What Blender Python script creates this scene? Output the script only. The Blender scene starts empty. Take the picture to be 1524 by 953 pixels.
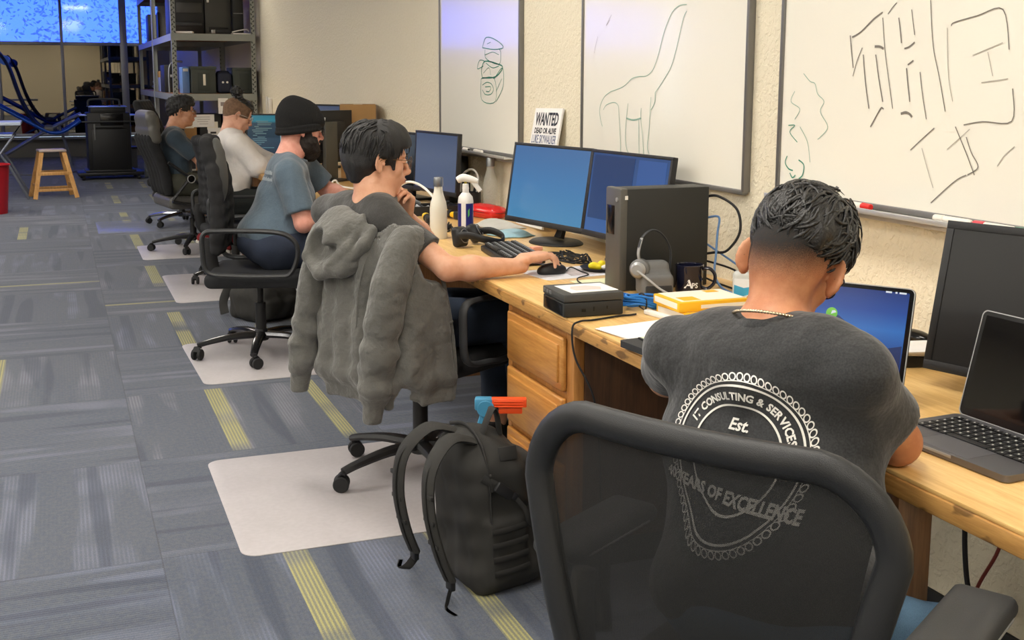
LAMP = 22.5; SKY = 5.0
import bpy, bmesh, math, random
import numpy as np
from mathutils import Vector, Matrix, Euler
from mathutils.bvhtree import BVHTree
SC = bpy.context.scene
COL = SC.collection
PI = math.pi
random.seed(7)
rad = math.radians

# ------------------------------------------------------------------ materials
MATS = {}
def nd(nt, typ, **kw):
    n = nt.nodes.new(typ)
    for k, v in kw.items():
        setattr(n, k, v)
    return n
def setin(n, **kw):
    for k, v in kw.items():
        k = k.replace('_', ' ')
        if k in n.inputs: n.inputs[k].default_value = v
def c4(c):
    return (c[0], c[1], c[2], 1.0)
def srgb(r, g, b):
    f = lambda v: (v/255/12.92) if v/255 <= .04045 else ((v/255+.055)/1.055)**2.4
    return (f(r), f(g), f(b))
def mat(name, col, rough=.5, metal=0., var=0., vs=8., bump=0., bs=200., coat=0., alpha=1., trans=0., emit=0., ecol=None, ior=1.45, sheen=0., spec=.5, fine=0., fs=900.):
    if name in MATS: return MATS[name]
    m = bpy.data.materials.new(name); m.use_nodes = True
    nt = m.node_tree; b = nt.nodes['Principled BSDF']
    b.inputs['Base Color'].default_value = c4(col)
    b.inputs['Roughness'].default_value = rough
    b.inputs['Metallic'].default_value = metal
    b.inputs['Coat Weight'].default_value = coat
    b.inputs['Coat Roughness'].default_value = .08
    b.inputs['Alpha'].default_value = alpha
    b.inputs['Transmission Weight'].default_value = trans
    b.inputs['IOR'].default_value = ior
    b.inputs['Specular IOR Level'].default_value = spec
    b.inputs['Sheen Weight'].default_value = sheen
    if emit:
        b.inputs['Emission Color'].default_value = c4(ecol or col)
        b.inputs['Emission Strength'].default_value = emit
    if var or bump or fine:
        tc = nd(nt, 'ShaderNodeTexCoord')
        src = None
        if var:
            n = nd(nt, 'ShaderNodeTexNoise'); n.inputs['Scale'].default_value = vs; n.inputs['Detail'].default_value = 5
            nt.links.new(tc.outputs['Object'], n.inputs['Vector'])
            mr = nd(nt, 'ShaderNodeMapRange'); setin(mr, From_Min=.3, From_Max=.7, To_Min=1-var, To_Max=1+var)
            nt.links.new(n.outputs['Fac'], mr.inputs['Value']); src = mr.outputs['Result']
        if fine:
            n = nd(nt, 'ShaderNodeTexNoise'); n.inputs['Scale'].default_value = fs; n.inputs['Detail'].default_value = 2
            nt.links.new(tc.outputs['Object'], n.inputs['Vector'])
            mr = nd(nt, 'ShaderNodeMapRange'); setin(mr, From_Min=.3, From_Max=.7, To_Min=1-fine, To_Max=1+fine)
            nt.links.new(n.outputs['Fac'], mr.inputs['Value'])
            if src is not None:
                mm = nd(nt, 'ShaderNodeMath', operation='MULTIPLY')
                nt.links.new(src, mm.inputs[0]); nt.links.new(mr.outputs['Result'], mm.inputs[1]); src = mm.outputs[0]
            else: src = mr.outputs['Result']
        if src is not None:
            vm = nd(nt, 'ShaderNodeVectorMath', operation='SCALE'); vm.inputs[0].default_value = col
            nt.links.new(src, vm.inputs['Scale']); nt.links.new(vm.outputs['Vector'], b.inputs['Base Color'])
        if bump:
            n = nd(nt, 'ShaderNodeTexNoise'); n.inputs['Scale'].default_value = bs; n.inputs['Detail'].default_value = 3
            nt.links.new(tc.outputs['Object'], n.inputs['Vector'])
            bp = nd(nt, 'ShaderNodeBump'); bp.inputs['Strength'].default_value = bump; bp.inputs['Distance'].default_value = .004 if bs > 100 else .022
            nt.links.new(n.outputs['Fac'], bp.inputs['Height']); nt.links.new(bp.outputs['Normal'], b.inputs['Normal'])
    MATS[name] = m
    return m

# ------------------------------------------------------------------ mesh builder
class MB:
    def __init__(s): s.v = []; s.f = []; s.m = []
    def add(s, vs, fs, mi=0):
        o = len(s.v)
        s.v += [tuple(v) for v in vs]; s.f += [tuple(i+o for i in f) for f in fs]; s.m += [mi]*len(fs)
        return s
    def bm(s, b, M=None, mi=0):
        b.verts.ensure_lookup_table(); b.verts.index_update()
        vs = [(M @ v.co) if M is not None else v.co.copy() for v in b.verts]
        s.add(vs, [[v.index for v in f.verts] for f in b.faces], mi); b.free(); return s
    def box(s, c, d, rot=(0, 0, 0), bev=.003, mi=0, seg=2):
        b = bmesh.new(); bmesh.ops.create_cube(b, size=1)
        for v in b.verts: v.co = Vector((v.co.x*d[0], v.co.y*d[1], v.co.z*d[2]))
        bev = min(bev, min(d)*.45)
        if bev > 0: bmesh.ops.bevel(b, geom=b.edges[:], offset=bev, segments=seg, affect='EDGES', profile=.5)
        R = rot if isinstance(rot, Matrix) else Euler(rot).to_matrix()
        return s.bm(b, Matrix.Translation(c) @ R.to_4x4(), mi)
    def cyl(s, p0, p1, r0, r1=None, seg=20, cap=True, mi=0, bev=0):
        r1 = r0 if r1 is None else r1
        if bev:
            p0 = Vector(p0); p1 = Vector(p1); L = (p1-p0).length
            return s.lathe([(0, 0), (r0-bev, 0), (r0, bev), (r1, L-bev), (r1-bev, L), (0, L)], seg=seg, M=align(p0, p1-p0), mi=mi)
        return s.tube([p0, p1], [r0, r1], seg=seg, cap=cap, mi=mi, smooth=0)
    def tube(s, pts, r, seg=8, cap=True, closed=False, mi=0, smooth=4, flat=None, up=None):
        pts = [Vector(p) for p in pts]
        if smooth and len(pts) > 2: 
            rr = r if hasattr(r, '__len__') else None
            pts, rr = crom(pts, smooth, closed, rr)
            if rr is not None: r = rr
        n = len(pts); R = list(r) if hasattr(r, '__len__') else [r]*n
        if len(R) != n: R = [R[0]+(R[-1]-R[0])*i/(n-1) for i in range(n)]
        T = []
        for i in range(n):
            a = pts[(i-1) % n] if (closed or i > 0) else pts[0]
            b = pts[(i+1) % n] if (closed or i < n-1) else pts[-1]
            t = (b-a); T.append(t.normalized() if t.length > 1e-9 else Vector((0, 0, 1)))
        u = Vector(up) if up else (Vector((0, 0, 1)) if abs(T[0].z) < .9 else Vector((1, 0, 0)))
        N = (u - T[0]*u.dot(T[0])).normalized(); vs = []
        for i in range(n):
            if i: 
                uu = Vector(up) if up else N
                N2 = uu - T[i]*uu.dot(T[i])
                N = N2.normalized() if N2.length > 1e-6 else N
            Bn = T[i].cross(N)
            for k in range(seg):
                a = 2*PI*k/seg + (PI/seg if seg == 4 else 0)
                fx, fy = (R[i], R[i]) if flat is None else (flat[0]*R[i], flat[1]*R[i])
                vs.append(pts[i] + N*(math.cos(a)*fx) + Bn*(math.sin(a)*fy))
        fs = []
        for i in range(n if closed else n-1):
            j = (i+1) % n
            for k in range(seg):
                l = (k+1) % seg
                fs.append((i*seg+k, i*seg+l, j*seg+l, j*seg+k))
        if cap and not closed:
            fs.append(tuple(range(seg-1, -1, -1))); fs.append(tuple((n-1)*seg+k for k in range(seg)))
        return s.add(vs, fs, mi)
    def lathe(s, prof, seg=28, M=None, mi=0, cap=True):
        vs = []; fs = []; M = M or Matrix()
        for (r, z) in prof:
            for k in range(seg):
                a = 2*PI*k/seg; vs.append(M @ Vector((max(r, 1e-5)*math.cos(a), max(r, 1e-5)*math.sin(a), z)))
        for i in range(len(prof)-1):
            for k in range(seg):
                l = (k+1) % seg; fs.append((i*seg+k, i*seg+l, (i+1)*seg+l, (i+1)*seg+k))
        return s.add(vs, fs, mi)
    def ell(s, c, r, seg=20, rings=12, M=None, mi=0):
        M0 = Matrix.Translation(c) @ (M.to_4x4() if M is not None else Matrix()) @ Matrix.Diagonal((r[0], r[1], r[2], 1))
        return s.lathe([(math.sin(PI*i/rings), -math.cos(PI*i/rings)) for i in range(rings+1)], seg=seg, M=M0, mi=mi)
    def prism(s, poly, h, M=None, mi=0):
        n = len(poly); M = M or Matrix()
        vs = [M @ Vector((p[0], p[1], 0)) for p in poly] + [M @ Vector((p[0], p[1], h)) for p in poly]
        fs = [tuple(range(n-1, -1, -1)), tuple(range(n, 2*n))] + [(i, (i+1) % n, n+(i+1) % n, n+i) for i in range(n)]
        return s.add(vs, fs, mi)
    def ring(s, outer, inner, h, M=None, mi=0):
        n = len(outer); M = M or Matrix(); vs = []
        for z in (0, h):
            for L in (outer, inner): vs += [M @ Vector((p[0], p[1], z)) for p in L]
        fs = []
        for i in range(n):
            j = (i+1) % n
            fs += [(i, n+i, n+j, j), (2*n+i, 2*n+j, 3*n+j, 3*n+i), (i, j, 2*n+j, 2*n+i), (n+i, 3*n+i, 3*n+j, n+j)]
        return s.add(vs, fs, mi)
    def grid(s, fn, nu, nv, mi=0, thick=0):
        P = [[Vector(fn(i/nu, j/nv)) for j in range(nv+1)] for i in range(nu+1)]
        vs = [p for row in P for p in row]; w = nv+1
        fs = [(i*w+j, (i+1)*w+j, (i+1)*w+j+1, i*w+j+1) for i in range(nu) for j in range(nv)]
        if thick:
            N = []
            for i in range(nu+1):
                for j in range(nv+1):
                    a = P[min(i+1, nu)][j]-P[max(i-1, 0)][j]; b = P[i][min(j+1, nv)]-P[i][max(j-1, 0)]
                    N.append(a.cross(b).normalized())
            o = len(vs); vs = vs + [vs[k]-N[k]*thick for k in range(o)]
            fs += [tuple(o+x for x in reversed(f)) for f in fs]
            B = [i*w for i in range(nu+1)] + [nu*w+j for j in range(1, nv+1)] + [i*w+nv for i in range(nu-1, -1, -1)] + [j for j in range(nv-1, 0, -1)]
            for k in range(len(B)):
                a, b = B[k], B[(k+1) % len(B)]; fs.append((a, o+a, o+b, b))
        return s.add(vs, fs, mi)

def align(p, d):
    q = Vector(d).to_track_quat('Z', 'Y'); return Matrix.Translation(p) @ q.to_matrix().to_4x4()
def crom(P, k, closed=False, R=None):
    n = len(P); out = []; ro = []
    for i in range(n if closed else n-1):
        g = lambda j: P[j % n] if closed else P[max(0, min(n-1, j))]
        a, b, c, d = g(i-1), g(i), g(i+1), g(i+2)
        for q in range(k):
            t = q/k
            out.append(.5*((2*b)+(c-a)*t+(2*a-5*b+4*c-d)*t*t+(3*b-a-3*c+d)*t*t*t))
            if R is not None and len(R) == n: ro.append(R[i]+(R[(i+1) % n]-R[i])*t)
    if not closed:
        out.append(P[-1])
        if R is not None and len(R) == n: ro.append(R[-1])
    return out, (ro if (R is not None and len(R) == n) else None)
def rrect(w, h, r, n=5, cx=0, cy=0):
    out = []
    for (sx, sy, a0) in ((1, 1, 0), (-1, 1, 90), (-1, -1, 180), (1, -1, 270)):
        for i in range(n+1):
            a = rad(a0+90*i/n); out.append((cx+sx*(w/2-r)+r*math.cos(a), cy+sy*(h/2-r)+r*math.sin(a)))
    return out

# ------------------------------------------------------------------ objects
XF = {}
def props(o, label=None, cat=None, group=None, kind=None):
    if label: o['label'] = label
    if cat: o['category'] = cat
    if group: o['group'] = group
    if kind: o['kind'] = kind
    return o
def thing(name, label, cat, loc=(0, 0, 0), rz=0, group=None):
    o = bpy.data.objects.new(name, None); COL.objects.link(o); o.empty_display_size = .05
    o.location = loc; o.rotation_euler = (0, 0, rz)
    XF[o.name] = Matrix.Translation(loc) @ Matrix.Rotation(rz, 4, 'Z')
    return props(o, label, cat, group)
def wm(o):
    return XF.get(o.name, Matrix())
def mk(name, mb, mats, parent=None, world=False, smooth=40, label=None, loc=None, kind=None):
    """one mesh object; mb = MB or (verts, faces) numpy"""
    me = bpy.data.meshes.new(name)
    mats = mats if isinstance(mats, (list, tuple)) else [mats]
    if isinstance(mb, MB):
        vs, fs = mb.v, mb.f
    else:
        vs, fs = mb
    Mi = None
    if parent is not None and world: Mi = wm(parent).inverted()
    if loc is not None: Mi = Matrix.Translation(loc).inverted()
    if Mi is not None:
        if isinstance(vs, np.ndarray):
            A = np.array(Mi); vs = vs @ A[:3, :3].T + A[:3, 3]
        else: vs = [tuple(Mi @ Vector(v)) for v in vs]
    if isinstance(vs, np.ndarray):
        me.vertices.add(len(vs)); me.vertices.foreach_set('co', vs.astype(np.float32).ravel())
        me.loops.add(len(fs)*4); me.loops.foreach_set('vertex_index', fs.astype(np.int32).ravel())
        me.polygons.add(len(fs)); me.polygons.foreach_set('loop_start', np.arange(0, len(fs)*4, 4, dtype=np.int32))
        me.polygons.foreach_set('loop_total', np.full(len(fs), 4, dtype=np.int32))
        me.update(calc_edges=True); me.validate()
    else:
        me.from_pydata(vs, [], fs)
        if mb.m and max(mb.m) > 0:
            me.polygons.foreach_set('material_index', mb.m)
        b = bmesh.new(); b.from_mesh(me); bmesh.ops.recalc_face_normals(b, faces=b.faces); b.to_mesh(me); b.free()
    for m in mats: me.materials.append(m)
    me.polygons.foreach_set('use_smooth', [True]*len(me.polygons))
    if smooth < 180 and hasattr(me, 'set_sharp_from_angle'): me.set_sharp_from_angle(angle=rad(smooth))
    o = bpy.data.objects.new(name, me); COL.objects.link(o)
    if parent is not None: o.parent = parent
    if loc is not None: o.location = loc; XF[o.name] = Matrix.Translation(loc)
    elif parent is not None: XF[o.name] = wm(parent)
    if label: o['label'] = label
    if kind: o['kind'] = kind
    return o
def copy_tree(o, parent=None):
    c = o.copy(); COL.objects.link(c)
    if parent is not None: c.parent = parent
    for ch in list(o.children): copy_tree(ch, c)
    return c
def dup(root, loc, rz, label, group=None):
    c = copy_tree(root); c.location = loc; c.rotation_euler = (0, 0, rz)
    props(c, label, None, group); XF[c.name] = Matrix.Translation(loc) @ Matrix.Rotation(rz, 4, 'Z')
    return c
def az2rz(az):
    """object whose front is +X, facing azimuth az degrees measured from +Y towards +X"""
    return rad(90-az)

# ------------------------------------------------------------------ signed distance kit
def _rot(M):
    return np.array(M.to_3x3() if hasattr(M, 'to_3x3') else M, dtype=np.float32)
class Field:
    def __init__(s, k=.02): s.p = []; s.k = k; s.post = []
    def cap(s, a, b, ra, rb=None, k=None, op='u'):
        s.p.append(('c', np.array(a, np.float32), np.array(b, np.float32), ra, ra if rb is None else rb, s.k if k is None else k, op)); return s
    def chain(s, pts, rs, k=None, op='u'):
        for i in range(len(pts)-1): s.cap(pts[i], pts[i+1], rs[i], rs[i+1], k, op)
        return s
    def ell(s, c, r, M=None, k=None, op='u'):
        s.p.append(('e', np.array(c, np.float32), np.array(r, np.float32), _rot(M) if M is not None else np.eye(3, dtype=np.float32), 0, s.k if k is None else k, op)); return s
    def box(s, c, h, r, M=None, k=None, op='u'):
        s.p.append(('b', np.array(c, np.float32), np.array(h, np.float32), _rot(M) if M is not None else np.eye(3, dtype=np.float32), r, s.k if k is None else k, op)); return s
    def cut(s, p, n, k=.004):
        """remove everything on the +n side of the plane"""
        n = np.array(n, np.float32); n /= np.linalg.norm(n)
        s.p.append(('p', np.array(p, np.float32), n, None, 0, k, 'cut')); return s
    def fn(s, f): s.post.append(f); return s
    def bounds(s):
        lo = np.full(3, 1e9); hi = -lo
        for t in s.p:
            if t[6] != 'u': continue
            l, h = s._bb(t, 0); lo = np.minimum(lo, l); hi = np.maximum(hi, h)
        return lo, hi
    def _bb(s, t, m):
        if t[0] == 'c':
            r = max(t[3], t[4]); return np.minimum(t[1], t[2])-r-m, np.maximum(t[1], t[2])+r+m
        if t[0] == 'e':
            e = np.abs(t[3]) @ t[2]; return t[1]-e-m, t[1]+e+m
        if t[0] == 'b':
            e = np.abs(t[3]) @ (t[2]+0*t[4]); return t[1]-e-m, t[1]+e+m
    def mesh(s, res, lo=None, hi=None, smooth=0):
        l, h = s.bounds(); pad = res*4
        lo = (l-pad) if lo is None else np.maximum(lo, l-pad); hi = (h+pad) if hi is None else np.minimum(hi, h+pad)
        n = np.ceil((hi-lo)/res).astype(int)+1
        X = [(lo[i]+res*np.arange(n[i])).astype(np.float32) for i in range(3)]
        F = np.full(tuple(n), .2, np.float32)
        for t in s.p:
            if t[0] == 'p':
                d = ((X[0]-t[1][0])*t[2][0])[:, None, None]+((X[1]-t[1][1])*t[2][1])[None, :, None]+((X[2]-t[1][2])*t[2][2])[None, None, :]
                F = _smax(F, d.astype(np.float32), t[5]); continue
            m = res*4+t[5]*1.5+.012
            a, b = s._bb(t, m)
            i0 = np.clip(np.floor((a-lo)/res).astype(int), 0, n); i1 = np.clip(np.ceil((b-lo)/res).astype(int)+1, 0, n)
            if np.any(i1 <= i0): continue
            sl = tuple(slice(i0[i], i1[i]) for i in range(3))
            x = X[0][sl[0]][:, None, None]; y = X[1][sl[1]][None, :, None]; z = X[2][sl[2]][None, None, :]
            if t[0] == 'c':
                A, B = t[1], t[2]; ab = B-A; L2 = max(float(ab@ab), 1e-10)
                h_ = np.clip(((x-A[0])*ab[0]+(y-A[1])*ab[1]+(z-A[2])*ab[2])/L2, 0, 1)
                d = np.sqrt((x-A[0]-ab[0]*h_)**2+(y-A[1]-ab[1]*h_)**2+(z-A[2]-ab[2]*h_)**2)-(t[3]+(t[4]-t[3])*h_)
            else:
                R = t[3]; C = t[1]; dx, dy, dz = x-C[0], y-C[1], z-C[2]
                q = [dx*R[0, i]+dy*R[1, i]+dz*R[2, i] for i in range(3)]
                if t[0] == 'e':
                    r = t[2]; k0 = np.sqrt((q[0]/r[0])**2+(q[1]/r[1])**2+(q[2]/r[2])**2)
                    k1 = np.sqrt((q[0]/r[0]**2)**2+(q[1]/r[1]**2)**2+(q[2]/r[2]**2)**2)+1e-9
                    d = k0*(k0-1)/k1
                else:
                    rr = t[4]; Q = [np.abs(q[i])-(t[2][i]-rr) for i in range(3)]
                    d = np.sqrt(np.maximum(Q[0], 0)**2+np.maximum(Q[1], 0)**2+np.maximum(Q[2], 0)**2)+np.minimum(np.maximum(Q[0], np.maximum(Q[1], Q[2])), 0)-rr
            d = d.astype(np.float32); S = F[sl]
            F[sl] = _smin(S, d, t[5]) if t[6] == 'u' else _smax(S, -d, t[5])
        for f in s.post:
            F = F + f(X[0][:, None, None], X[1][None, :, None], X[2][None, None, :]).astype(np.float32)
        F[0] = F[-1] = .05; F[:, 0] = F[:, -1] = .05; F[:, :, 0] = F[:, :, -1] = .05
        return surfnet(F, lo, res)
def _smin(a, b, k):
    if k <= 0: return np.minimum(a, b)
    h = np.clip(.5+.5*(b-a)/k, 0, 1); return b+(a-b)*h-k*h*(1-h)
def _smax(a, b, k): return -_smin(-a, -b, k)
def surfnet(F, lo, res):
    S = F < 0
    nx, ny, nz = F.shape
    c = sum(S[i:nx-1+i, j:ny-1+j, k:nz-1+k].astype(np.int8) for i in (0, 1) for j in (0, 1) for k in (0, 1))
    act = (c > 0) & (c < 8)
    idx = np.full(act.shape, -1, np.int64); I = np.argwhere(act); idx[act] = np.arange(len(I))
    acc = np.zeros((len(I), 3)); cnt = np.zeros(len(I))
    cor = [(0, 0, 0), (1, 0, 0), (0, 1, 0), (1, 1, 0), (0, 0, 1), (1, 0, 1), (0, 1, 1), (1, 1, 1)]
    V = [F[I[:, 0]+a, I[:, 1]+b, I[:, 2]+d] for a, b, d in cor]
    for (p, q) in ((0, 1), (2, 3), (4, 5), (6, 7), (0, 2), (1, 3), (4, 6), (5, 7), (0, 4), (1, 5), (2, 6), (3, 7)):
        a, b = V[p], V[q]; m = (a < 0) != (b < 0); t = np.where(m, a/np.where(m, a-b, 1), 0)
        P = np.array(cor[p])[None, :]+(np.array(cor[q])-np.array(cor[p]))[None, :]*t[:, None]
        acc[m] += P[m]; cnt[m] += 1
    v = (I+acc/cnt[:, None])*res+lo
    fs = []
    def quads(ax):
        s0 = [slice(1, -1)]*3; s0[ax] = slice(0, -1); s1 = list(s0); s1[ax] = slice(1, None)
        A = S[tuple(s0)]; B = S[tuple(s1)]; E = np.argwhere(A != B)
        off = [1, 1, 1]; off[ax] = 0; E = E+np.array(off); ins = S[E[:, 0], E[:, 1], E[:, 2]]
        u, w = [(1, 2), (2, 0), (0, 1)][ax]
        def g(du, dw):
            Q = E.copy(); Q[:, u] -= du; Q[:, w] -= dw; return idx[Q[:, 0], Q[:, 1], Q[:, 2]]
        q = np.stack([g(1, 1), g(0, 1), g(0, 0), g(1, 0)], 1)
        q[~ins] = q[~ins][:, ::-1]; fs.append(q)
    for a in range(3): quads(a)
    f = np.concatenate(fs); f = f[(f >= 0).all(1)]
    # light Laplacian smoothing
    return v, f
def relax(vf, it=1, lam=.5):
    v, f = vf
    for _ in range(it):
        acc = np.zeros_like(v); cnt = np.zeros(len(v))
        for a in range(4):
            np.add.at(acc, f[:, a], v[f[:, (a+1) % 4]]+v[f[:, (a+3) % 4]]); np.add.at(cnt, f[:, a], 2)
        v = v+(acc/np.maximum(cnt, 1)[:, None]-v)*lam
    return v, f
def wav(amp, scale, seed=0, n=7, stretch=(1, 1, 1), mask=None):
    rs = np.random.RandomState(seed); W = rs.randn(n, 3)*scale/np.array(stretch); ph = rs.rand(n)*6.28
    def f(x, y, z):
        o = 0
        for i in range(n): o = o+np.sin(W[i, 0]*x+W[i, 1]*y+W[i, 2]*z+ph[i])
        o = o*(amp/math.sqrt(n))
        return o*mask(x, y, z) if mask else o
    return f
# ------------------------------------------------------------------ people
class LF:
    """adds primitives given in a local frame to a Field"""
    def __init__(s, F, M): s.F = F; s.M = M; s.R = M.to_3x3(); s.s = s.R.col[0].length; s.Rn = s.R.copy(); s.Rn.normalize() if False else None; s.Rn = Matrix([[s.R[i][j]/s.s for j in range(3)] for i in range(3)])
    def w(s, p): return s.M @ Vector(p)
    def ell(s, c, r, E=None, k=None, op='u'):
        R = s.Rn @ E if E is not None else s.Rn
        s.F.ell(s.w(c), [q*s.s for q in r], R, k, op); return s
    def cap(s, a, b, ra, rb=None, k=None, op='u'):
        s.F.cap(s.w(a), s.w(b), ra*s.s, (ra if rb is None else rb)*s.s, k, op); return s
    def box(s, c, h, r, E=None, k=None, op='u'):
        R = s.Rn @ E if E is not None else s.Rn
        s.F.box(s.w(c), [q*s.s for q in h], r*s.s, R, k, op); return s
    def cut(s, p, n, k=.004): s.F.cut(s.w(p), s.Rn @ Vector(n), k); return s
def eul(x=0, y=0, z=0): return Euler((rad(x), rad(y), rad(z))).to_matrix()
def headM(c, az, pitch=0, roll=0, s=1.):
    return Matrix.Translation(c) @ Matrix.Rotation(rad(90-az), 4, 'Z') @ Matrix.Rotation(rad(pitch), 4, 'Y') @ Matrix.Rotation(rad(roll), 4, 'X') @ Matrix.Scale(s, 4)

def head_field(F, M, nb=None, ear=(1., 1.), w=1., nr=.049):
    h = LF(F, M); K = .022
    h.ell((-.012, 0, .033), (.098, .076*w, .083), k=K)
    h.ell((-.045, 0, -.01), (.052, .060*w, .058), k=K)
    h.ell((.030, 0, -.02), (.052, .060*w, .085), k=K)
    h.ell((.026, 0, -.070), (.052, .052*w, .036), k=K)
    h.ell((.064, 0, -.098), (.021, .024, .016), k=.02)
    for y in (-1, 1):
        h.ell((.056, y*.040*w, -.022), (.020, .020, .020), k=.02)
        h.ell((.076, y*.026, .022), (.011, .024, .008), k=.012)
        h.ell((.0925, y*.031, .002), (.013, .017, .012), k=.010, op='s')
        h.ell((.078, y*.031, .004), (.0125, .0145, .009), k=.003)
        h.ell((.098, y*.0105, -.036), (.010, .007, .0065), k=.006)
        # ear: thin plate, helix rim, lobe and tragus, swung out behind
        e = ear[0] if y > 0 else ear[1]
        E = eul(0, 8, -y*(26 if e <= 1 else 46)); c0 = Vector((.000, y*(.074*w), -.003))
        q = lambda a, n, z: tuple(c0+E @ Vector((a*e-.012*e, y*n, z*e)))
        h.ell(q(.0, .000, .0), (.0165*e, .0042, .027*e), E, k=.006)
        rim = [q(.0175*math.cos(rad(t)), .0035, .0285*math.sin(rad(t))) for t in range(20, 251, 23)]
        for u in range(len(rim)-1): h.cap(rim[u], rim[u+1], .0038, .0038, k=.003)
        h.ell(q(.004, .002, -.026), (.0085, .0050, .0110), E, k=.006)
        h.ell(q(.004, .0075, -.001), (.0095*e, .0050, .0150*e), E, k=.003, op='s')
        h.ell(q(.015, .003, -.004), (.0045, .0045, .0070), E, k=.003)
    h.cap((.085, 0, .008), (.1075, 0, -.030), .0072, .0098, k=.013); h.ell((.066, 0, -.055), (.028, .034, .030), k=.015)
    h.ell((.088, 0, -.058), (.0135, .024, .0055), k=.006)
    h.ell((.0865, 0, -.067), (.0135, .021, .0065), k=.005)
    h.ell((.099, 0, -.0625), (.008, .020, .0012), k=.003, op='s')
    if nb is not None:
        a = h.w((-.032, 0, -.030)); b = Vector(nb)
        F.cap(a, b, nr, nr+.008, k=.03)
        F.cap(h.w((.02, 0, -.075)), b+Vector((0, 0, .0))+(h.R @ Vector((.03, 0, 0))), .035, .045, k=.03)
def basis(az, up):
    u = Vector(up).normalized(); f = Vector((math.sin(rad(az)), math.cos(rad(az)), 0)); f = (f-u*f.dot(u)).normalized()
    l = u.cross(f); return Matrix((f, l, u)).transposed()
def torso_field(F, j, g=0., belly=1., w=1., shirt=False):
    pel, che, nk = Vector(j['pel']), Vector(j['che']), Vector(j['nk'])
    shL, shR = Vector(j['shL']), Vector(j['shR'])
    up = (nk-pel).normalized(); B = basis(j['az'], up); K = .05
    up1 = (che-pel).normalized(); B1 = basis(j['az'], up1)
    F.ell(pel+Vector((0, 0, .03)), (.115*belly+g, .165*w+g, .115), B1, k=K)
    mid = (pel+che)/2
    F.ell(mid+B1.col[0]*.02*belly, (.112*belly+g, .150*w*(.6+.4*belly)+g, .14), B1, k=K)
    F.ell(che, (.112*(.5+.5*belly)+g, .158*w+g, .15), B, k=K)
    up2 = che+(nk-che)*.5
    F.ell(che+(nk-che)*.66, (.074+g, .135*w+g, .078), B, k=K)
    for s in (shL, shR):
        F.cap(che+(nk-che)*.60, s, .070+g, .038+g, k=K)
        F.cap(nk-up*.016+(s-nk)*.05, nk+(s-nk)*.55-up*.004, .046+g*.4, .044+g*.8, k=.03); F.cap(nk+(s-nk)*.55-up*.004, s, .044+g*.8, .034+g, k=.03)
def hand_field(F, M, side, curl=(.35, .4, .3), spread=.0, s=1., thumb=.5, lift=None):
    """M: +X to the finger tips, +Z the back of the hand; thumb on +Y for side=+1"""
    h = LF(F, M @ Matrix.Scale(s, 4))
    h.box((.048, 0, 0), (.046, .039, .0135), .012, k=.010)
    h.ell((.030, side*.022, -.006), (.032, .018, .014), k=.010)
    h.ell((.010, 0, 0), (.03, .028, .017), k=.015)
    L = (.070, .078, .072, .056); tips = []
    for i in range(4):
        y0 = side*(.030-.0195*i); c = curl if not isinstance(curl[0], (tuple, list)) else curl[i]
        p = Vector((.088-(.004 if i in (0, 3) else 0), y0, .002)); a = 0; yaw = side*(spread*(1.5-i))
        r = .0088 if i < 3 else .0078
        for q, (f, an) in enumerate(zip((.45, .32, .23), c)):
            a += an; d = Vector((math.cos(a)*math.cos(yaw), math.sin(yaw), -math.sin(a)))
            n = p+d*L[i]*f; h.cap(p, n, r-.0006*q, r-.0006*(q+1), k=.0035); p = n
        tips.append(h.w(p))
    t0 = Vector((.020, side*.030, -.006)); d = Vector((.70, side*.62, -.25)).normalized()
    t1 = t0+d*.042; d2 = Vector((.93, side*(.35-.5*thumb), -.30)).normalized(); t2 = t1+d2*.032; t3 = t2+Vector((.96, side*(.10-.5*thumb), -.25)).normalized()*.024
    h.cap(t0, t1, .0135, .0105, k=.010); h.cap(t1, t2, .0100, .0092, k=.004); h.cap(t2, t3, .0090, .0078, k=.003)
    return tips
def arm_field(F, sh, el, wr, g=0., m=1.):
    sh, el, wr = map(Vector, (sh, el, wr)); K = .02
    F.cap(sh, sh+(el-sh)*.45, .052*m+g, .046*m+g, k=K); F.cap(sh+(el-sh)*.45, el, .046*m+g, .037*m+g, k=K)
    mid = el+(wr-el)*.3
    F.cap(el, mid, .037*m+g, .040*m+g, k=K); F.cap(mid, wr, .040*m+g, .0245*m+g, k=K)
def leg_field(F, hip, kn, an, g=0., m=1.):
    hip, kn, an = map(Vector, (hip, kn, an)); K = .03
    F.cap(hip, kn, .086*m+g, .056*m+g, k=K); mid = kn+(an-kn)*.35
    F.cap(kn, mid, .056*m+g, .056*m+g, k=K); F.cap(mid, an, .056*m+g, .036*m+g, k=K)
def foot_field(F, an, az, L=.2):
    f = Vector((math.sin(rad(az)), math.cos(rad(az)), 0)); a = Vector(an)
    F.cap(a, a-f*.03-Vector((0, 0, a.z-.035)), .036, .030, k=.02); F.cap(a-f*.03-Vector((0, 0, a.z-.035)), a+f*(L-.07)-Vector((0, 0, a.z-.030)), .030, .024, k=.02)
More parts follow.
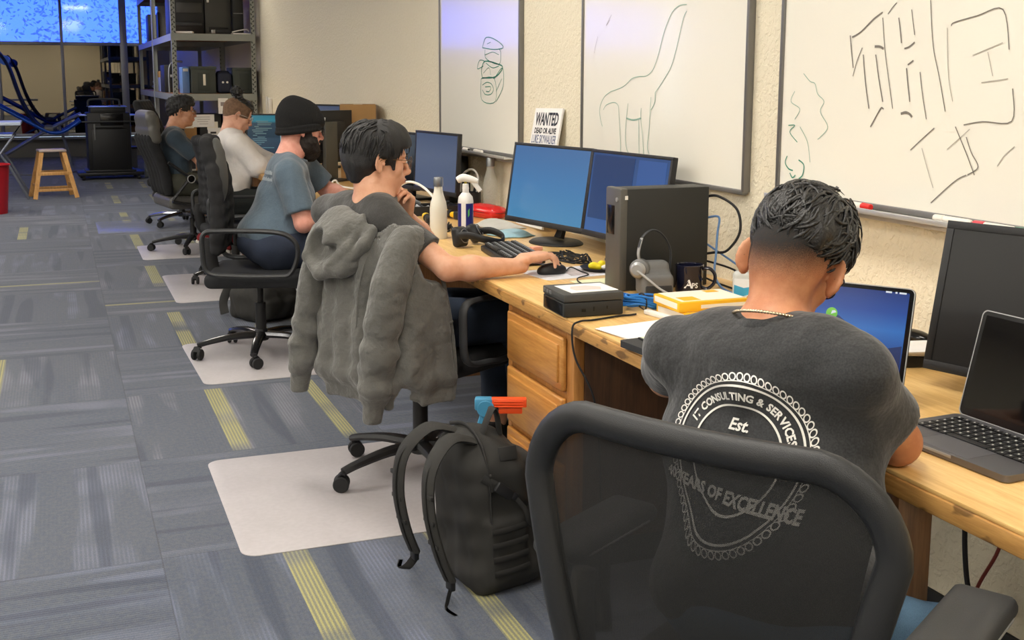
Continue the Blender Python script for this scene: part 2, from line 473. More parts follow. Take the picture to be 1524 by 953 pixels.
def shoe_mesh(an, az, col, sole, parent, res=.006, L=.20, pitch=0.):
    f = Vector((math.sin(rad(az)), math.cos(rad(az)), 0)); up = Vector((0, 0, 1)); l = up.cross(f)
    R = Matrix((f, l, up)).transposed() @ Matrix.Rotation(pitch, 3, 'Y')
    M = Matrix.Translation(Vector((an[0], an[1], .0044))) @ R.to_4x4() if pitch == 0 else Matrix.Translation(Vector(an)-Vector((0, 0, .09))) @ R.to_4x4()
    F = Field(.02); h = LF(F, M)
    h.cap((-.045, 0, .055), (-.02, 0, .085), .040, .040); h.cap((-.045, 0, .050), (.10, 0, .045), .040, .040); h.cap((.10, 0, .045), (.165, 0, .035), .042, .032)
    h.cut((0, 0, .022), (0, 0, -1)); h.cut((0, 0, .105), (-.25, 0, 1))
    o = mk('shoe', F.mesh(res), col, parent, world=True, smooth=180)
    F = Field(.01); h = LF(F, M)
    h.box((.055, 0, .013), (.142, .043, .0127), .012)
    mk('sole', F.mesh(res*.8), sole, o, world=True, smooth=180)
    m = MB()
    for i in range(4):
        x = .06+.02*i; z = .092-.011*i-.0
        m.tube([M @ Vector((x, -.022, z-.004)), M @ Vector((x+.004, 0, z+.004)), M @ Vector((x+.014, .022, z-.006))], .0028, seg=6)
    mk('shoelace', m, MATS['lace'], o, world=True)
    return o
def glasses(M, m_, parent, round_=False, thick=.0014):
    mb = MB(); W = lambda p: M @ Vector(p)
    for y in (-1, 1):
        P = []
        for i in range(20):
            a = 2*PI*i/20; ry, rz = (.023, .021) if round_ else (.026, .018)
            cy, cz = math.cos(a), math.sin(a)
            if not round_: cy = math.copysign(abs(cy)**.7, cy); cz = math.copysign(abs(cz)**.7, cz)
            P.append(W((.104-.006*abs(cy)*(1 if cy*y > 0 else 0), y*.033+ry*cy, .000+rz*cz)))
        mb.tube(P, thick, seg=6, closed=True, smooth=2)
        mb.tube([W((.098, y*.058, .008)), W((.06, y*.078, .010)), W((0, y*.082, .008)), W((-.018, y*.083, -.008))], thick*1.1, seg=6)
    mb.tube([W((.105, -.011, .004)), W((.109, 0, .007)), W((.105, .011, .004))], thick, seg=6)
    g = mk('glasses', mb, m_, parent, world=True)
    lb = MB()
    for y in (-1, 1):
        pts = [W((.1035, y*.033+(.022 if round_ else .025)*math.cos(2*PI*i/18), (.020 if round_ else .017)*math.sin(2*PI*i/18))) for i in range(18)]
        lb.add(pts, [tuple(range(18))])
    mk('lens', lb, MATS['lens'], g, world=True)
def face_bits(M, parent, skin_lip, brow, eyes=True):
    W = lambda p: M @ Vector(p)
    R = M.to_3x3(); s = R.col[0].length
    if eyes:
        for y in (-1, 1):
            e = MB().ell(W((.0815, y*.031, .003)), (.0108*s, .0125*s, .0062*s), seg=14, rings=10, M=(R*(1/s)))
            eo = mk('eye', e, MATS['eye_white'], parent, world=True)
            mk('iris', MB().ell(W((.0905, y*.0305, .003)), (.0024*s, .0052*s, .0052*s), seg=12, rings=8, M=(R*(1/s))), MATS['iris'], eo, world=True)
    if brow:
        mb = MB()
        for y in (-1, 1):
            mb.tube([W((.0885, y*.014, .021)), W((.089, y*.030, .027)), W((.080, y*.046, .020))], [.0035, .004, .002], seg=8)
        mk('eyebrows', mb, brow, parent, world=True)
    if skin_lip:
        F = Field(.004); h = LF(F, M)
        h.ell((.0905, 0, -.058), (.0125, .020, .0042)); h.ell((.089, 0, -.066), (.0130, .018, .0052)); h.ell((.103, 0, -.0622), (.006, .020, .0009), op='s', k=.002)
        mk('lips', F.mesh(.0016), skin_lip, parent, world=True, smooth=180)
def collar(j, nb, r, m_, parent, up=(0, 0, 1), dz=0., tilt=.0, rb=.006, fl=1.0):
    B = basis(j['az'], up); c = Vector(nb)+Vector(up).normalized()*dz
    P = []
    for i in range(28):
        a = 2*PI*i/28
        P.append(c+B.col[0]*(math.cos(a)*r*1.05+.012)+B.col[1]*(math.sin(a)*r*fl)+B.col[2]*(-tilt*math.cos(a)))
    mb = MB().tube(P, rb, seg=8, closed=True, smooth=0, flat=(1.6, .6))
    return mk('collar', mb, m_, parent, world=True)

def shirt_field(j, g=.012, belly=1., w=1., sleeve=.62, sr=.066, flare=.012, hem=None, long=False, am=1.):
    F = Field(.03)
    for s in 'LR':
        sh, el, wr = Vector(j['sh'+s]), Vector(j['el'+s]), Vector(j['wr'+s])
        if long:
            F.cap(sh, el, .062*am+g, .050*am+g, k=.03); F.cap(el, wr, .052*am+g, .036*am+g, k=.02)
            d = (wr-el).normalized(); B = d.to_track_quat('Z', 'Y').to_matrix(); F.box(wr+d*.10, (.08, .08, .09), .01, B, k=.004, op='s')
        else:
            e = sh+(el-sh)*(sleeve+.15); d = (el-sh).normalized()
            F.cap(sh, e, sr, sr*.86+flare, k=.02)
            B = d.to_track_quat('Z', 'Y').to_matrix(); h = sh+(el-sh)*sleeve
            F.box(h+d*.11, (.12, .12, .11), .004, B, k=.004, op='s')
    torso_field(F, j, g, belly, w, True)
    if hem is not None: F.cut((0, 0, hem), (0, 0, -1), .006)
    return F
def pants_field(j, g=.010, m=1., cuff=.05, w=1.):
    F = Field(.04)
    for s in 'LR':
        hip, kn, an = Vector(j['hip'+s]), Vector(j['kn'+s]), Vector(j['an'+s])
        F.cap(hip, kn, .088*m+g, .066*m+g, k=.03); F.cap(kn, an, .068*m+g, .050*m+g, k=.03)
        d = (an-kn).normalized(); B = d.to_track_quat('Z', 'Y').to_matrix(); F.box(an-d*cuff+d*.1, (.10, .10, .1), .004, B, k=.004, op='s')
    pel = Vector(j['pel'])
    F.ell(pel-Vector((0, 0, .0)), (.125*m+g, .175*m*w+g, .105), basis(j['az'], (0, 0, 1)), k=.05)
    return F
def person(label, loc, j, headm, skin, res=.004, belly=1., w=1., ear=(1, 1), hw=1., arms=1., nr=.049, handL=None, handR=None, feet=True, group=None):
    t = thing('person', label, 'person', loc)
    F = Field(.02)
    head_field(F, headm, j['nk'], ear, hw, nr)
    torso_field(F, j, -.008, belly*.94, w*.97)
    for s, hd in (('L', handL), ('R', handR)):
        arm_field(F, j['sh'+s], j['el'+s], j['wr'+s], m=arms)
        if hd is not None: hand_field(F, hd[0], hd[1], **hd[2])
        leg_field(F, j['hip'+s], j['kn'+s], j['an'+s])
    body = mk('body', F.mesh(res), skin, t, world=True, smooth=180)
    return t
def handM(wr, tip, up):
    x = (Vector(tip)-Vector(wr)).normalized(); z = Vector(up); z = (z-x*z.dot(x)).normalized(); y = z.cross(x)
    return Matrix.Translation(wr) @ Matrix((x, y, z)).transposed().to_4x4()

# ------------------------------------------------------------------ soft things give way where they touch
def _tree(objs):
    V = []; F = []; k = 0
    for o in objs:
        me = o.data; M = wmx(o); V += [M @ v.co for v in me.vertices]; F += [[i+k for i in p.vertices] for p in me.polygons]; k = len(V)
    return BVHTree.FromPolygons(V, F)
def wmx(o):
    M = o.matrix_basis.copy() if o.parent is None else wmx(o.parent) @ o.matrix_parent_inverse @ o.matrix_basis
    return M
def parts(o):
    L = [o] if o.type == 'MESH' else []
    for c in o.children: L += parts(c)
    return L
def dent(soft, hard, gap=.0008, it=2):
    """push every point of the soft meshes that lies inside a hard one out to its surface (a cushion under a thigh, a forearm on a table)"""
    soft = [q for o in soft for q in parts(o)]; hards = [q for o in hard for q in parts(o)]
    for hd in hards:
        if not hd.data.polygons: continue
        T = _tree([hd]); A = np.array([tuple(wmx(hd) @ v.co) for v in hd.data.vertices]); lo, hi = A.min(0)-.001, A.max(0)+.001; D = Vector((.031, .017, 1)).normalized()
        for so in soft:
            M = wmx(so); Mi = M.inverted(); n = len(so.data.vertices); co = np.empty(n*3, np.float32); so.data.vertices.foreach_get('co', co); co = co.reshape(-1, 3)
            Mn = np.array(M); W_ = co @ Mn[:3, :3].T+Mn[:3, 3]; idx = np.nonzero(((W_ > lo) & (W_ < hi)).all(1))[0]; ch = False
            for i in idx:
                v = Vector(W_[i]); c = 0; o = v.copy()
                for _ in range(30):
                    h = T.ray_cast(o, D)
                    if h[0] is None: break
                    c += 1; o = h[0]+D*1e-5
                if c % 2:
                    loc, nn, ix, d = T.find_nearest(v)
                    if d > 1e-6: w_ = loc+(loc-v).normalized()*gap
                    else: w_ = loc+nn*gap
                    co[i] = Mi @ w_; ch = True
            if ch: so.data.vertices.foreach_set('co', co.ravel()); so.data.update()
def rest(objs, z0):
    """flatten what would sink below the surface it lies on"""
    for o in [q for r in objs for q in parts(r)]:
        M = wmx(o); Mi = M.inverted()
        for v in o.data.vertices:
            w_ = M @ v.co
            if w_.z < z0: w_.z = z0; v.co = Mi @ w_
        o.data.update()
STK_R = [(2,[(2.604,1.518),(2.596,1.477),(2.585,1.431)]),(1,[(2.585,1.409),(2.57,1.45),(2.551,1.484)]),(2,[(2.596,1.513),(2.56,1.526),(2.511,1.557),(2.476,1.573)]),(1,[(2.475,1.559),(2.46,1.477),(2.442,1.409),(2.418,1.326)]),(3,[(2.501,1.486),(2.48,1.485),(2.465,1.479)]),(2,[(2.546,1.466),(2.532,1.396),(2.512,1.324)]),(2,[(2.495,1.465),(2.48,1.409),(2.458,1.343)]),(1,[(2.455,1.567),(2.439,1.583),(2.423,1.594)]),(2,[(2.413,1.556),(2.405,1.524),(2.398,1.492)]),(1,[(2.367,1.574),(2.351,1.511)]),(2,[(2.386,1.478),(2.369,1.482),(2.349,1.493)]),(2,[(2.37,1.437),(2.35,1.448)]),(2,[(2.374,1.429),(2.366,1.39),(2.355,1.345)]),(1,[(2.324,1.419),(2.311,1.365),(2.292,1.303)]),(2,[(2.502,1.276),(2.477,1.31),(2.463,1.327),(2.453,1.324)]),(3,[(2.386,1.314),(2.368,1.318),(2.353,1.314),(2.344,1.307)]),(1,[(2.301,1.593),(2.283,1.483),(2.256,1.409),(2.228,1.324)]),(1,[(2.225,1.528),(2.214,1.536),(2.141,1.548),(2.064,1.558),(2.038,1.468)]),(0,[(2.238,1.524),(2.224,1.409),(2.205,1.349)]),(0,[(2.149,1.457),(2.058,1.484)]),(0,[(2.102,1.464),(2.082,1.409)]),(0,[(2.116,1.394),(2.035,1.403)]),(1,[(2.02,1.381),(2.016,1.308),(2.104,1.304),(2.164,1.294)]),(1,[(2.343,1.224),(2.304,1.253),(2.262,1.283)]),(0,[(2.302,1.231),(2.28,1.185),(2.254,1.136)]),(1,[(2.259,1.098),(2.214,1.134),(2.174,1.163),(2.145,1.176)]),(1,[(2.191,1.289),(2.155,1.236),(2.119,1.178)]),(1,[(2.153,1.266),(2.134,1.231),(2.109,1.198),(2.141,1.177)]),(0,[(2.214,1.233),(2.143,1.285)]),(0,[(2.05,1.204),(2.031,1.229),(2.002,1.252)])]
STK_G = [(2,[(2.871,1.176),(2.88,1.156),(2.862,1.139),(2.84,1.135)]),(2,[(2.855,1.127),(2.841,1.114),(2.827,1.123)]),(2,[(2.814,1.168),(2.788,1.155),(2.792,1.126),(2.81,1.113)]),(0,[(2.807,1.417),(2.775,1.395),(2.751,1.388),(2.737,1.36),(2.706,1.339),(2.721,1.31),(2.684,1.269),(2.716,1.239),(2.728,1.232)]),(1,[(2.871,1.266),(2.839,1.267),(2.863,1.247),(2.824,1.219)]),(0,[(2.814,1.264),(2.775,1.222),(2.759,1.165)]),(0,[(2.846,1.366),(2.863,1.336),(2.818,1.315),(2.841,1.285)])]
STK_D = [(1,[(4.051,1.351),(3.965,1.366),(3.92,1.38),(3.876,1.401),(3.818,1.409),(3.761,1.411),(3.713,1.433),(3.675,1.485),(3.638,1.56),(3.607,1.603),(3.576,1.633),(3.533,1.649),(3.483,1.65)]),(1,[(3.692,1.352),(3.65,1.382),(3.611,1.414),(3.576,1.448),(3.539,1.52),(3.517,1.575),(3.5,1.611),(3.482,1.628)]),(1,[(4.051,1.351),(4.107,1.329),(4.146,1.285),(4.137,1.242),(4.119,1.214)]),(1,[(4.113,1.279),(4.089,1.298),(4.025,1.31),(3.986,1.3),(3.977,1.269),(3.967,1.213),(3.956,1.123)]),(1,[(3.902,1.309),(3.915,1.243),(3.919,1.174),(3.903,1.133),(3.879,1.12)]),(3,[(3.915,1.253),(3.855,1.248),(3.794,1.257)]),(1,[(3.796,1.294),(3.797,1.254),(3.779,1.181),(3.77,1.124)]),(1,[(3.814,1.25),(3.805,1.118)]),(1,[(3.723,1.335),(3.727,1.289),(3.731,1.223),(3.743,1.156),(3.727,1.13)]),(2,[(3.692,1.352),(3.694,1.316),(3.721,1.289)]),(0,[(4.204,1.501),(4.188,1.537),(4.172,1.565)]),(0,[(4.069,1.624),(4.1,1.605),(4.053,1.644)])]
STK_C = [(2,[(5.522,1.399),(5.333,1.399),(5.32,1.288),(5.511,1.293),(5.522,1.399)]),(2,[(5.503,1.367),(5.436,1.381),(5.371,1.372),(5.345,1.346),(5.384,1.323),(5.463,1.322),(5.503,1.344)]),(2,[(5.463,1.358),(5.384,1.359),(5.405,1.336),(5.45,1.337)]),(2,[(5.333,1.399),(5.22,1.451),(5.213,1.364),(5.307,1.288)]),(3,[(5.503,1.403),(5.516,1.444),(5.463,1.485),(5.282,1.469),(5.22,1.451),(5.32,1.408),(5.503,1.403)]),(2,[(5.463,1.485),(5.543,1.49),(5.576,1.449),(5.489,1.462)]),(2,[(5.503,1.553),(5.462,1.597),(5.384,1.599),(5.27,1.574),(5.213,1.546),(5.346,1.541),(5.503,1.553)]),(2,[(5.463,1.543),(5.449,1.498),(5.27,1.469),(5.245,1.521),(5.27,1.543)]),(1,[(5.436,1.569),(5.384,1.577)]),(1,[(5.463,1.516),(5.358,1.528),(5.27,1.513)]),(1,[(5.489,1.426),(5.41,1.453),(5.384,1.417)]),(1,[(5.307,1.337),(5.232,1.399)]),(2,[(5.449,1.476),(5.358,1.452),(5.27,1.46)])]
# ------------------------------------------------------------------ shared materials
S = srgb
mat('black_plastic', S(30, 30, 32), .45, bump=.15, bs=900)
mat('black_gloss', S(14, 14, 16), .18)
mat('dark_plastic', S(48, 49, 51), .5, bump=.1, bs=1200)
mat('grey_plastic', S(112, 112, 112), .45)
mat('silver_plastic', S(165, 165, 165), .35, metal=.3)
mat('chrome', S(215, 215, 218), .12, metal=1.)
mat('steel', S(150, 152, 155), .35, metal=.9)
mat('white_plastic', S(232, 230, 226), .4)
mat('lace', S(235, 232, 225), .7)
mat('eye_white', S(225, 218, 212), .2)
mat('iris', S(35, 22, 16), .15)
mat('lens', S(235, 240, 245), .03, alpha=.12)
mat('rubber', S(26, 26, 28), .7)
mat('paper', S(236, 234, 232), .8, var=.03, vs=20)
mat('black_fabric', S(34, 34, 36), .95, var=.18, vs=30, bump=.35, bs=1500)
mat('seat_fabric', S(40, 41, 44), .95, var=.15, vs=30, bump=.35, bs=1200)
mat('leatherette', S(84, 82, 78), .42, bump=.25, bs=500, var=.1)
mat('aluminium', S(160, 158, 160), .38, metal=.85)
mat('space_grey', S(120, 119, 124), .42, metal=.8)

def wood_mat(name, c1, c2, axis='Y', scale=1., rough=.35, coat=.25, knots=False):
    m = bpy.data.materials.new(name); m.use_nodes = True; nt = m.node_tree; b = nt.nodes['Principled BSDF']
    tc = nd(nt, 'ShaderNodeTexCoord'); mp = nd(nt, 'ShaderNodeMapping')
    st = {'X': (1.6, 22, 22), 'Y': (22, 1.6, 22), 'Z': (22, 22, 1.6)}[axis]
    mp.inputs['Scale'].default_value = [v*scale for v in st]
    nt.links.new(tc.outputs['Object'], mp.inputs['Vector'])
    n1 = nd(nt, 'ShaderNodeTexNoise'); setin(n1, Scale=1.4, Detail=6, Roughness=.62, Distortion=.9); nt.links.new(mp.outputs['Vector'], n1.inputs['Vector'])
    n2 = nd(nt, 'ShaderNodeTexNoise'); setin(n2, Scale=7., Detail=4, Roughness=.7); nt.links.new(mp.outputs['Vector'], n2.inputs['Vector'])
    mx = nd(nt, 'ShaderNodeMix'); mx.inputs[0].default_value = .45
    nt.links.new(n1.outputs['Fac'], mx.inputs[2]); nt.links.new(n2.outputs['Fac'], mx.inputs[3])
    cr = nd(nt, 'ShaderNodeValToRGB'); cr.color_ramp.elements[0].position = .36; cr.color_ramp.elements[0].color = c4(c1)
    cr.color_ramp.elements[1].position = .62; cr.color_ramp.elements[1].color = c4(c2)
    nt.links.new(mx.outputs[0], cr.inputs['Fac'])
    col = cr.outputs['Color']
    if knots:
        n3 = nd(nt, 'ShaderNodeTexNoise'); setin(n3, Scale=16., Detail=2, Roughness=.4)
        mp3 = nd(nt, 'ShaderNodeMapping'); mp3.inputs['Scale'].default_value = (1, .9, 2.2); nt.links.new(tc.outputs['Object'], mp3.inputs['Vector']); nt.links.new(mp3.outputs['Vector'], n3.inputs['Vector'])
        r3 = nd(nt, 'ShaderNodeMapRange'); setin(r3, From_Min=.60, From_Max=.66, To_Min=0, To_Max=.7); nt.links.new(n3.outputs['Fac'], r3.inputs['Value'])
        m3 = nd(nt, 'ShaderNodeMix', data_type='RGBA'); nt.links.new(r3.outputs['Result'], m3.inputs[0]); nt.links.new(col, m3.inputs[6]); m3.inputs[7].default_value = c4(S(70, 42, 18)); col = m3.outputs[2]
    nt.links.new(col, b.inputs['Base Color'])
    b.inputs['Roughness'].default_value = rough; b.inputs['Coat Weight'].default_value = coat; b.inputs['Coat Roughness'].default_value = .2
    MATS[name] = m; return m
wood_mat('oak_top', S(204, 158, 92), S(232, 194, 128), 'Y', 1., .32, .25)
wood_mat('oak_edge', S(160, 112, 56), S(206, 158, 92), 'Y', 1., .45, .1, knots=True)
wood_mat('oak_drawer', S(168, 108, 46), S(206, 148, 76), 'Y', .8, .35, .3)
wood_mat('oak_case', S(140, 88, 38), S(186, 128, 66), 'Z', .8, .4, .2)
wood_mat('panel_brown', S(60, 38, 24), S(92, 60, 38), 'Z', .8, .5, .1)
wood_mat('leg_wood', S(112, 76, 48), S(156, 112, 74), 'Z', .8, .4, .2)
wood_mat('pine', S(176, 124, 66), S(214, 164, 100), 'Z', 1., .5, .05)
wood_mat('particle', S(120, 78, 48), S(156, 108, 70), 'X', 1., .7, 0)

def carpet():
    m = bpy.data.materials.new('carpet_tiles'); m.use_nodes = True; nt = m.node_tree; b = nt.nodes['Principled BSDF']
    L = nt.links.new
    def M_(op, a, b_=None, c=None, clamp=False):
        n = nd(nt, 'ShaderNodeMath', operation=op); n.use_clamp = clamp
        for i, v in enumerate((a, b_, c)):
            if v is None: continue
            if isinstance(v, (int, float)): n.inputs[i].default_value = v
            else: L(v, n.inputs[i])
        return n.outputs[0]
    def mixf(f, a, b_):  # scalar mix
        return M_('ADD', M_('MULTIPLY', M_('SUBTRACT', 1., f), a), M_('MULTIPLY', f, b_))
    def mixc(f, a, b_):
        n = nd(nt, 'ShaderNodeMix', data_type='RGBA')
        for k, v in ((0, f), (6, a), (7, b_)):
            if isinstance(v, (int, float)): n.inputs[k].default_value = v
            elif isinstance(v, tuple): n.inputs[k].default_value = c4(v)
            else: L(v, n.inputs[k])
        return n.outputs[2]
    def noise(x, y, z, scale=1., detail=2., out='Fac'):
        cb = nd(nt, 'ShaderNodeCombineXYZ')
        for i, v in enumerate((x, y, z)):
            if isinstance(v, (int, float)): cb.inputs[i].default_value = v
            else: L(v, cb.inputs[i])
        n = nd(nt, 'ShaderNodeTexNoise'); setin(n, Scale=scale, Detail=detail); L(cb.outputs[0], n.inputs['Vector']); return n.outputs[out]
    def rnd(x, y, w):
        cb = nd(nt, 'ShaderNodeCombineXYZ'); L(x, cb.inputs[0]); L(y, cb.inputs[1]); cb.inputs[2].default_value = w
        n = nd(nt, 'ShaderNodeTexWhiteNoise', noise_dimensions='3D'); L(cb.outputs[0], n.inputs['Vector']); return n.outputs['Value']
    def sstep(v, a, b_):
        n = nd(nt, 'ShaderNodeMapRange', interpolation_type='SMOOTHSTEP'); L(v, n.inputs['Value']); setin(n, From_Min=a, From_Max=b_); return n.outputs['Result']
    T = .93
    tc = nd(nt, 'ShaderNodeTexCoord'); sp = nd(nt, 'ShaderNodeSeparateXYZ'); L(tc.outputs['Object'], sp.inputs[0])
    x = M_('DIVIDE', M_('SUBTRACT', sp.outputs[0], .22), T); y = M_('DIVIDE', M_('SUBTRACT', sp.outputs[1], 4.29), T)
    ix = M_('FLOOR', x); iy = M_('FLOOR', y); fx = M_('SUBTRACT', x, ix); fy = M_('SUBTRACT', y, iy)
    par = M_('FLOORED_MODULO', M_('ADD', ix, iy), 2.)      # 0: lines run along Y
    u = M_('MULTIPLY', mixf(par, fx, fy), T); v = M_('MULTIPLY', mixf(par, fy, fx), T)
    r1 = rnd(ix, iy, 1.); r2 = rnd(ix, iy, 2.); r3 = rnd(ix, iy, 5.)
    # broad bands across each tile, random per tile
    band = noise(M_('MULTIPLY', u, 9.), M_('MULTIPLY', r1, 40.), M_('MULTIPLY', v, .8), 1., 1.)
    bandm = sstep(band, .50, .60)
    fade = noise(M_('MULTIPLY', u, 4.), M_('MULTIPLY', v, 3.), M_('MULTIPLY', r2, 30.), 1., 2.)
    fadem = sstep(fade, .38, .62)
    line = M_('SINE', M_('MULTIPLY', u, 2*PI/.0125)); linem = sstep(line, -.3, .6)
    spk = noise(sp.outputs[0], sp.outputs[1], 0., 260., 3.); spkm = M_('ADD', .35, M_('MULTIPLY', spk, 1.3))
    spk2 = noise(sp.outputs[0], sp.outputs[1], 3., 60., 3.); spk2m = sstep(spk2, .35, .65)
    big = noise(sp.outputs[0], sp.outputs[1], 9., 1.6, 2.)
    base = mixc(big, S(62, 73, 92), S(84, 90, 102))
    base = mixc(M_('MULTIPLY', spk2m, .35), base, S(104, 104, 106))
    lav = mixc(r3, S(106, 113, 134), S(120, 121, 130))
    f = M_('MULTIPLY', M_('MULTIPLY', bandm, M_('ADD', .25, M_('MULTIPLY', .75, fadem))), M_('ADD', .35, M_('MULTIPLY', .55, linem)))
    c = mixc(f, base, lav)
    dark = noise(M_('MULTIPLY', u, 11.), M_('MULTIPLY', r2, 50.), M_('MULTIPLY', v, .6), 1., 1.)
    c = mixc(M_('MULTIPLY', sstep(dark, .56, .64), .5), c, S(42, 52, 72))
    # occasional yellow-green accent stripe
    yc = M_('ABSOLUTE', M_('SUBTRACT', u, .375)); ym = M_('LESS_THAN', yc, .038)
    yc2 = M_('ABSOLUTE', M_('SUBTRACT', u, .80)); ym2 = M_('MULTIPLY', M_('LESS_THAN', yc2, .03), M_('MULTIPLY', M_('COMPARE', ix, 0., .1), M_('SUBTRACT', 1., par)))
    yy = M_('MAXIMUM', M_('MULTIPLY', ym, M_('GREATER_THAN', M_('ADD', r1, M_('MULTIPLY', M_('MULTIPLY', M_('SUBTRACT', 1., par), M_('COMPARE', ix, 0., .1)), .9)), .80)), ym2)
    narrow = M_('MULTIPLY', par, M_('GREATER_THAN', M_('ABSOLUTE', M_('SUBTRACT', u, .355)), .022)); yy = M_('MULTIPLY', yy, M_('SUBTRACT', 1., narrow))
    yf = sstep(noise(M_('MULTIPLY', v, 3.), M_('MULTIPLY', r2, 20.), 0., 1., 1.), .30, .52)
    yy = M_('MULTIPLY', M_('MULTIPLY', yy, yf), M_('ADD', .40, M_('MULTIPLY', .6, linem)))
    c = mixc(M_('MULTIPLY', yy, .85), c, S(172, 166, 104))
    seam = M_('MAXIMUM', M_('GREATER_THAN', M_('ABSOLUTE', M_('SUBTRACT', fx, .5)), .4975), M_('GREATER_THAN', M_('ABSOLUTE', M_('SUBTRACT', fy, .5)), .4975))
    c = mixc(M_('MULTIPLY', seam, .4), c, S(40, 44, 52))
    vm = nd(nt, 'ShaderNodeVectorMath', operation='SCALE'); L(c, vm.inputs[0]); L(spkm, vm.inputs['Scale'])
    L(vm.outputs['Vector'], b.inputs['Base Color']); b.inputs['Roughness'].default_value = .9; b.inputs['Specular IOR Level'].default_value = .35; b.inputs['Sheen Weight'].default_value = .15
    bp = nd(nt, 'ShaderNodeBump'); bp.inputs['Strength'].default_value = .35; bp.inputs['Distance'].default_value = .003
    L(M_('ADD', spk, M_('MULTIPLY', line, .25)), bp.inputs['Height']); L(bp.outputs['Normal'], b.inputs['Normal'])
    return m
def wall_mat(name, col, strength=.5, scale=55):
    m = bpy.data.materials.new(name); m.use_nodes = True; nt = m.node_tree; b = nt.nodes['Principled BSDF']
    b.inputs['Base Color'].default_value = c4(col); b.inputs['Roughness'].default_value = .75
    tc = nd(nt, 'ShaderNodeTexCoord'); n = nd(nt, 'ShaderNodeTexNoise'); setin(n, Scale=scale, Detail=3, Roughness=.5, Distortion=.6)
    nt.links.new(tc.outputs['Object'], n.inputs['Vector'])
    r = nd(nt, 'ShaderNodeMapRange', interpolation_type='SMOOTHSTEP'); setin(r, From_Min=.42, From_Max=.60); nt.links.new(n.outputs['Fac'], r.inputs['Value'])
    bp = nd(nt, 'ShaderNodeBump'); bp.inputs['Strength'].default_value = strength; bp.inputs['Distance'].default_value = .004
    nt.links.new(r.outputs['Result'], bp.inputs['Height']); nt.links.new(bp.outputs['Normal'], b.inputs['Normal'])
    MATS[name] = m; return m

# ------------------------------------------------------------------ the room
WX = 2.027; CEIL = 3.15; YB = 22.0; XL = -8.5; YN = -3.0
def struct(name, mb, m, smooth=40, parent=None):
    o = mk(name, mb, m, parent, smooth=smooth)
    if parent is None: o['kind'] = 'structure'
    return o
struct('floor', MB().box(((XL+WX)/2, (YN+YB)/2, -.05), (WX-XL+.4, YB-YN+.4, .1), bev=0), carpet())
wallm = wall_mat('wall_paint', S(228, 219, 196), .55)
struct('wall_right', MB().box((WX+.1, (YN+YB)/2, CEIL/2), (.2, YB-YN+.4, CEIL), bev=0), wallm)
struct('wall_left', MB().box((XL-.1, (YN+YB)/2, CEIL/2), (.2, YB-YN+.4, CEIL), bev=0), wallm)
struct('wall_near', MB().box(((XL+WX)/2, YN-.1, CEIL/2), (WX-XL, .2, CEIL), bev=0), wallm)
struct('ceiling', MB().box(((XL+WX)/2, (YN+YB)/2, CEIL+.05), (WX-XL+.4, YB-YN+.4, .1), bev=0), mat('ceiling_tile', S(225, 222, 214), .9))
# window wall: low sill wall, dark lower panes, blue upper panes, mullions
fr = mat('window_frame', S(150, 152, 160), .4, metal=.6)
struct('wall_back', MB().box(((XL+WX)/2, YB+.1, .16), (WX-XL, .2, .32), bev=.0).box(((XL+WX)/2, YB+.1, 3.07), (WX-XL, .2, .16), bev=0), mat('sill_grey', S(128, 126, 120), .6))
struct('trim_1', MB().box(((XL+2.0)/2, YB-.14, .34), (2.0-XL, .34, .03), bev=.004), mat('sill_top', S(150, 148, 142), .5))
def glass_lower():
    m = bpy.data.materials.new('tinted_glass'); m.use_nodes = True; nt = m.node_tree; nt.nodes.clear()
    o = nd(nt, 'ShaderNodeOutputMaterial'); mx = nd(nt, 'ShaderNodeMixShader'); t = nd(nt, 'ShaderNodeBsdfTransparent'); g = nd(nt, 'ShaderNodeBsdfGlossy')
    t.inputs[0].default_value = c4((.020, .022, .028)); g.inputs['Roughness'].default_value = .015; g.inputs['Color'].default_value = c4((.62, .56, .46)); mx.inputs[0].default_value = .34
    nt.links.new(t.outputs[0], mx.inputs[1]); nt.links.new(g.outputs[0], mx.inputs[2]); nt.links.new(mx.outputs[0], o.inputs[0]); return m
def glass_upper():
    m = bpy.data.materials.new('blue_film_glass'); m.use_nodes = True; nt = m.node_tree; nt.nodes.clear()
    o = nd(nt, 'ShaderNodeOutputMaterial'); mx = nd(nt, 'ShaderNodeMixShader'); t = nd(nt, 'ShaderNodeBsdfTransparent'); g = nd(nt, 'ShaderNodeBsdfGlossy')
    t.inputs[0].default_value = c4((.22, .34, .94)); g.inputs['Roughness'].default_value = .05; mx.inputs[0].default_value = .06
    nt.links.new(t.outputs[0], mx.inputs[1]); nt.links.new(g.outputs[0], mx.inputs[2]); nt.links.new(mx.outputs[0], o.inputs[0]); return m
gl, gu = glass_lower(), glass_upper()
xs = [2.0, 1.19, .16, -.87, -1.9, -2.93, -3.96, -4.99, -6.02, -7.05, -8.08]
n = 1
for i in range(len(xs)-1):
    x0, x1 = xs[i+1], xs[i]
    f = MB()
    f.box((x1, YB, 1.674), (.05 if i != 1 else .12, .10, 2.624), bev=.003)
    if i == len(xs)-2: f.box((x0, YB, 1.674), (.05, .10, 2.624), bev=.003)
    ra, rb = x0+(.06 if i == 0 else .025), x1-(.06 if i == 1 else .025)
    for z in (.391, 1.985, 2.957): f.box(((ra+rb)/2, YB, z), (rb-ra, .09, .055), bev=.003)
    w = struct('window_%d' % n, f, fr); n += 1
    mk('lower_pane', MB().box(((ra+rb)/2, YB+.01, 1.19), (rb-ra, .006, 1.55), bev=0), gl, w)
    mk('upper_pane', MB().box(((ra+rb)/2, YB+.01, 2.47), (rb-ra, .006, .94), bev=0), gu, w)
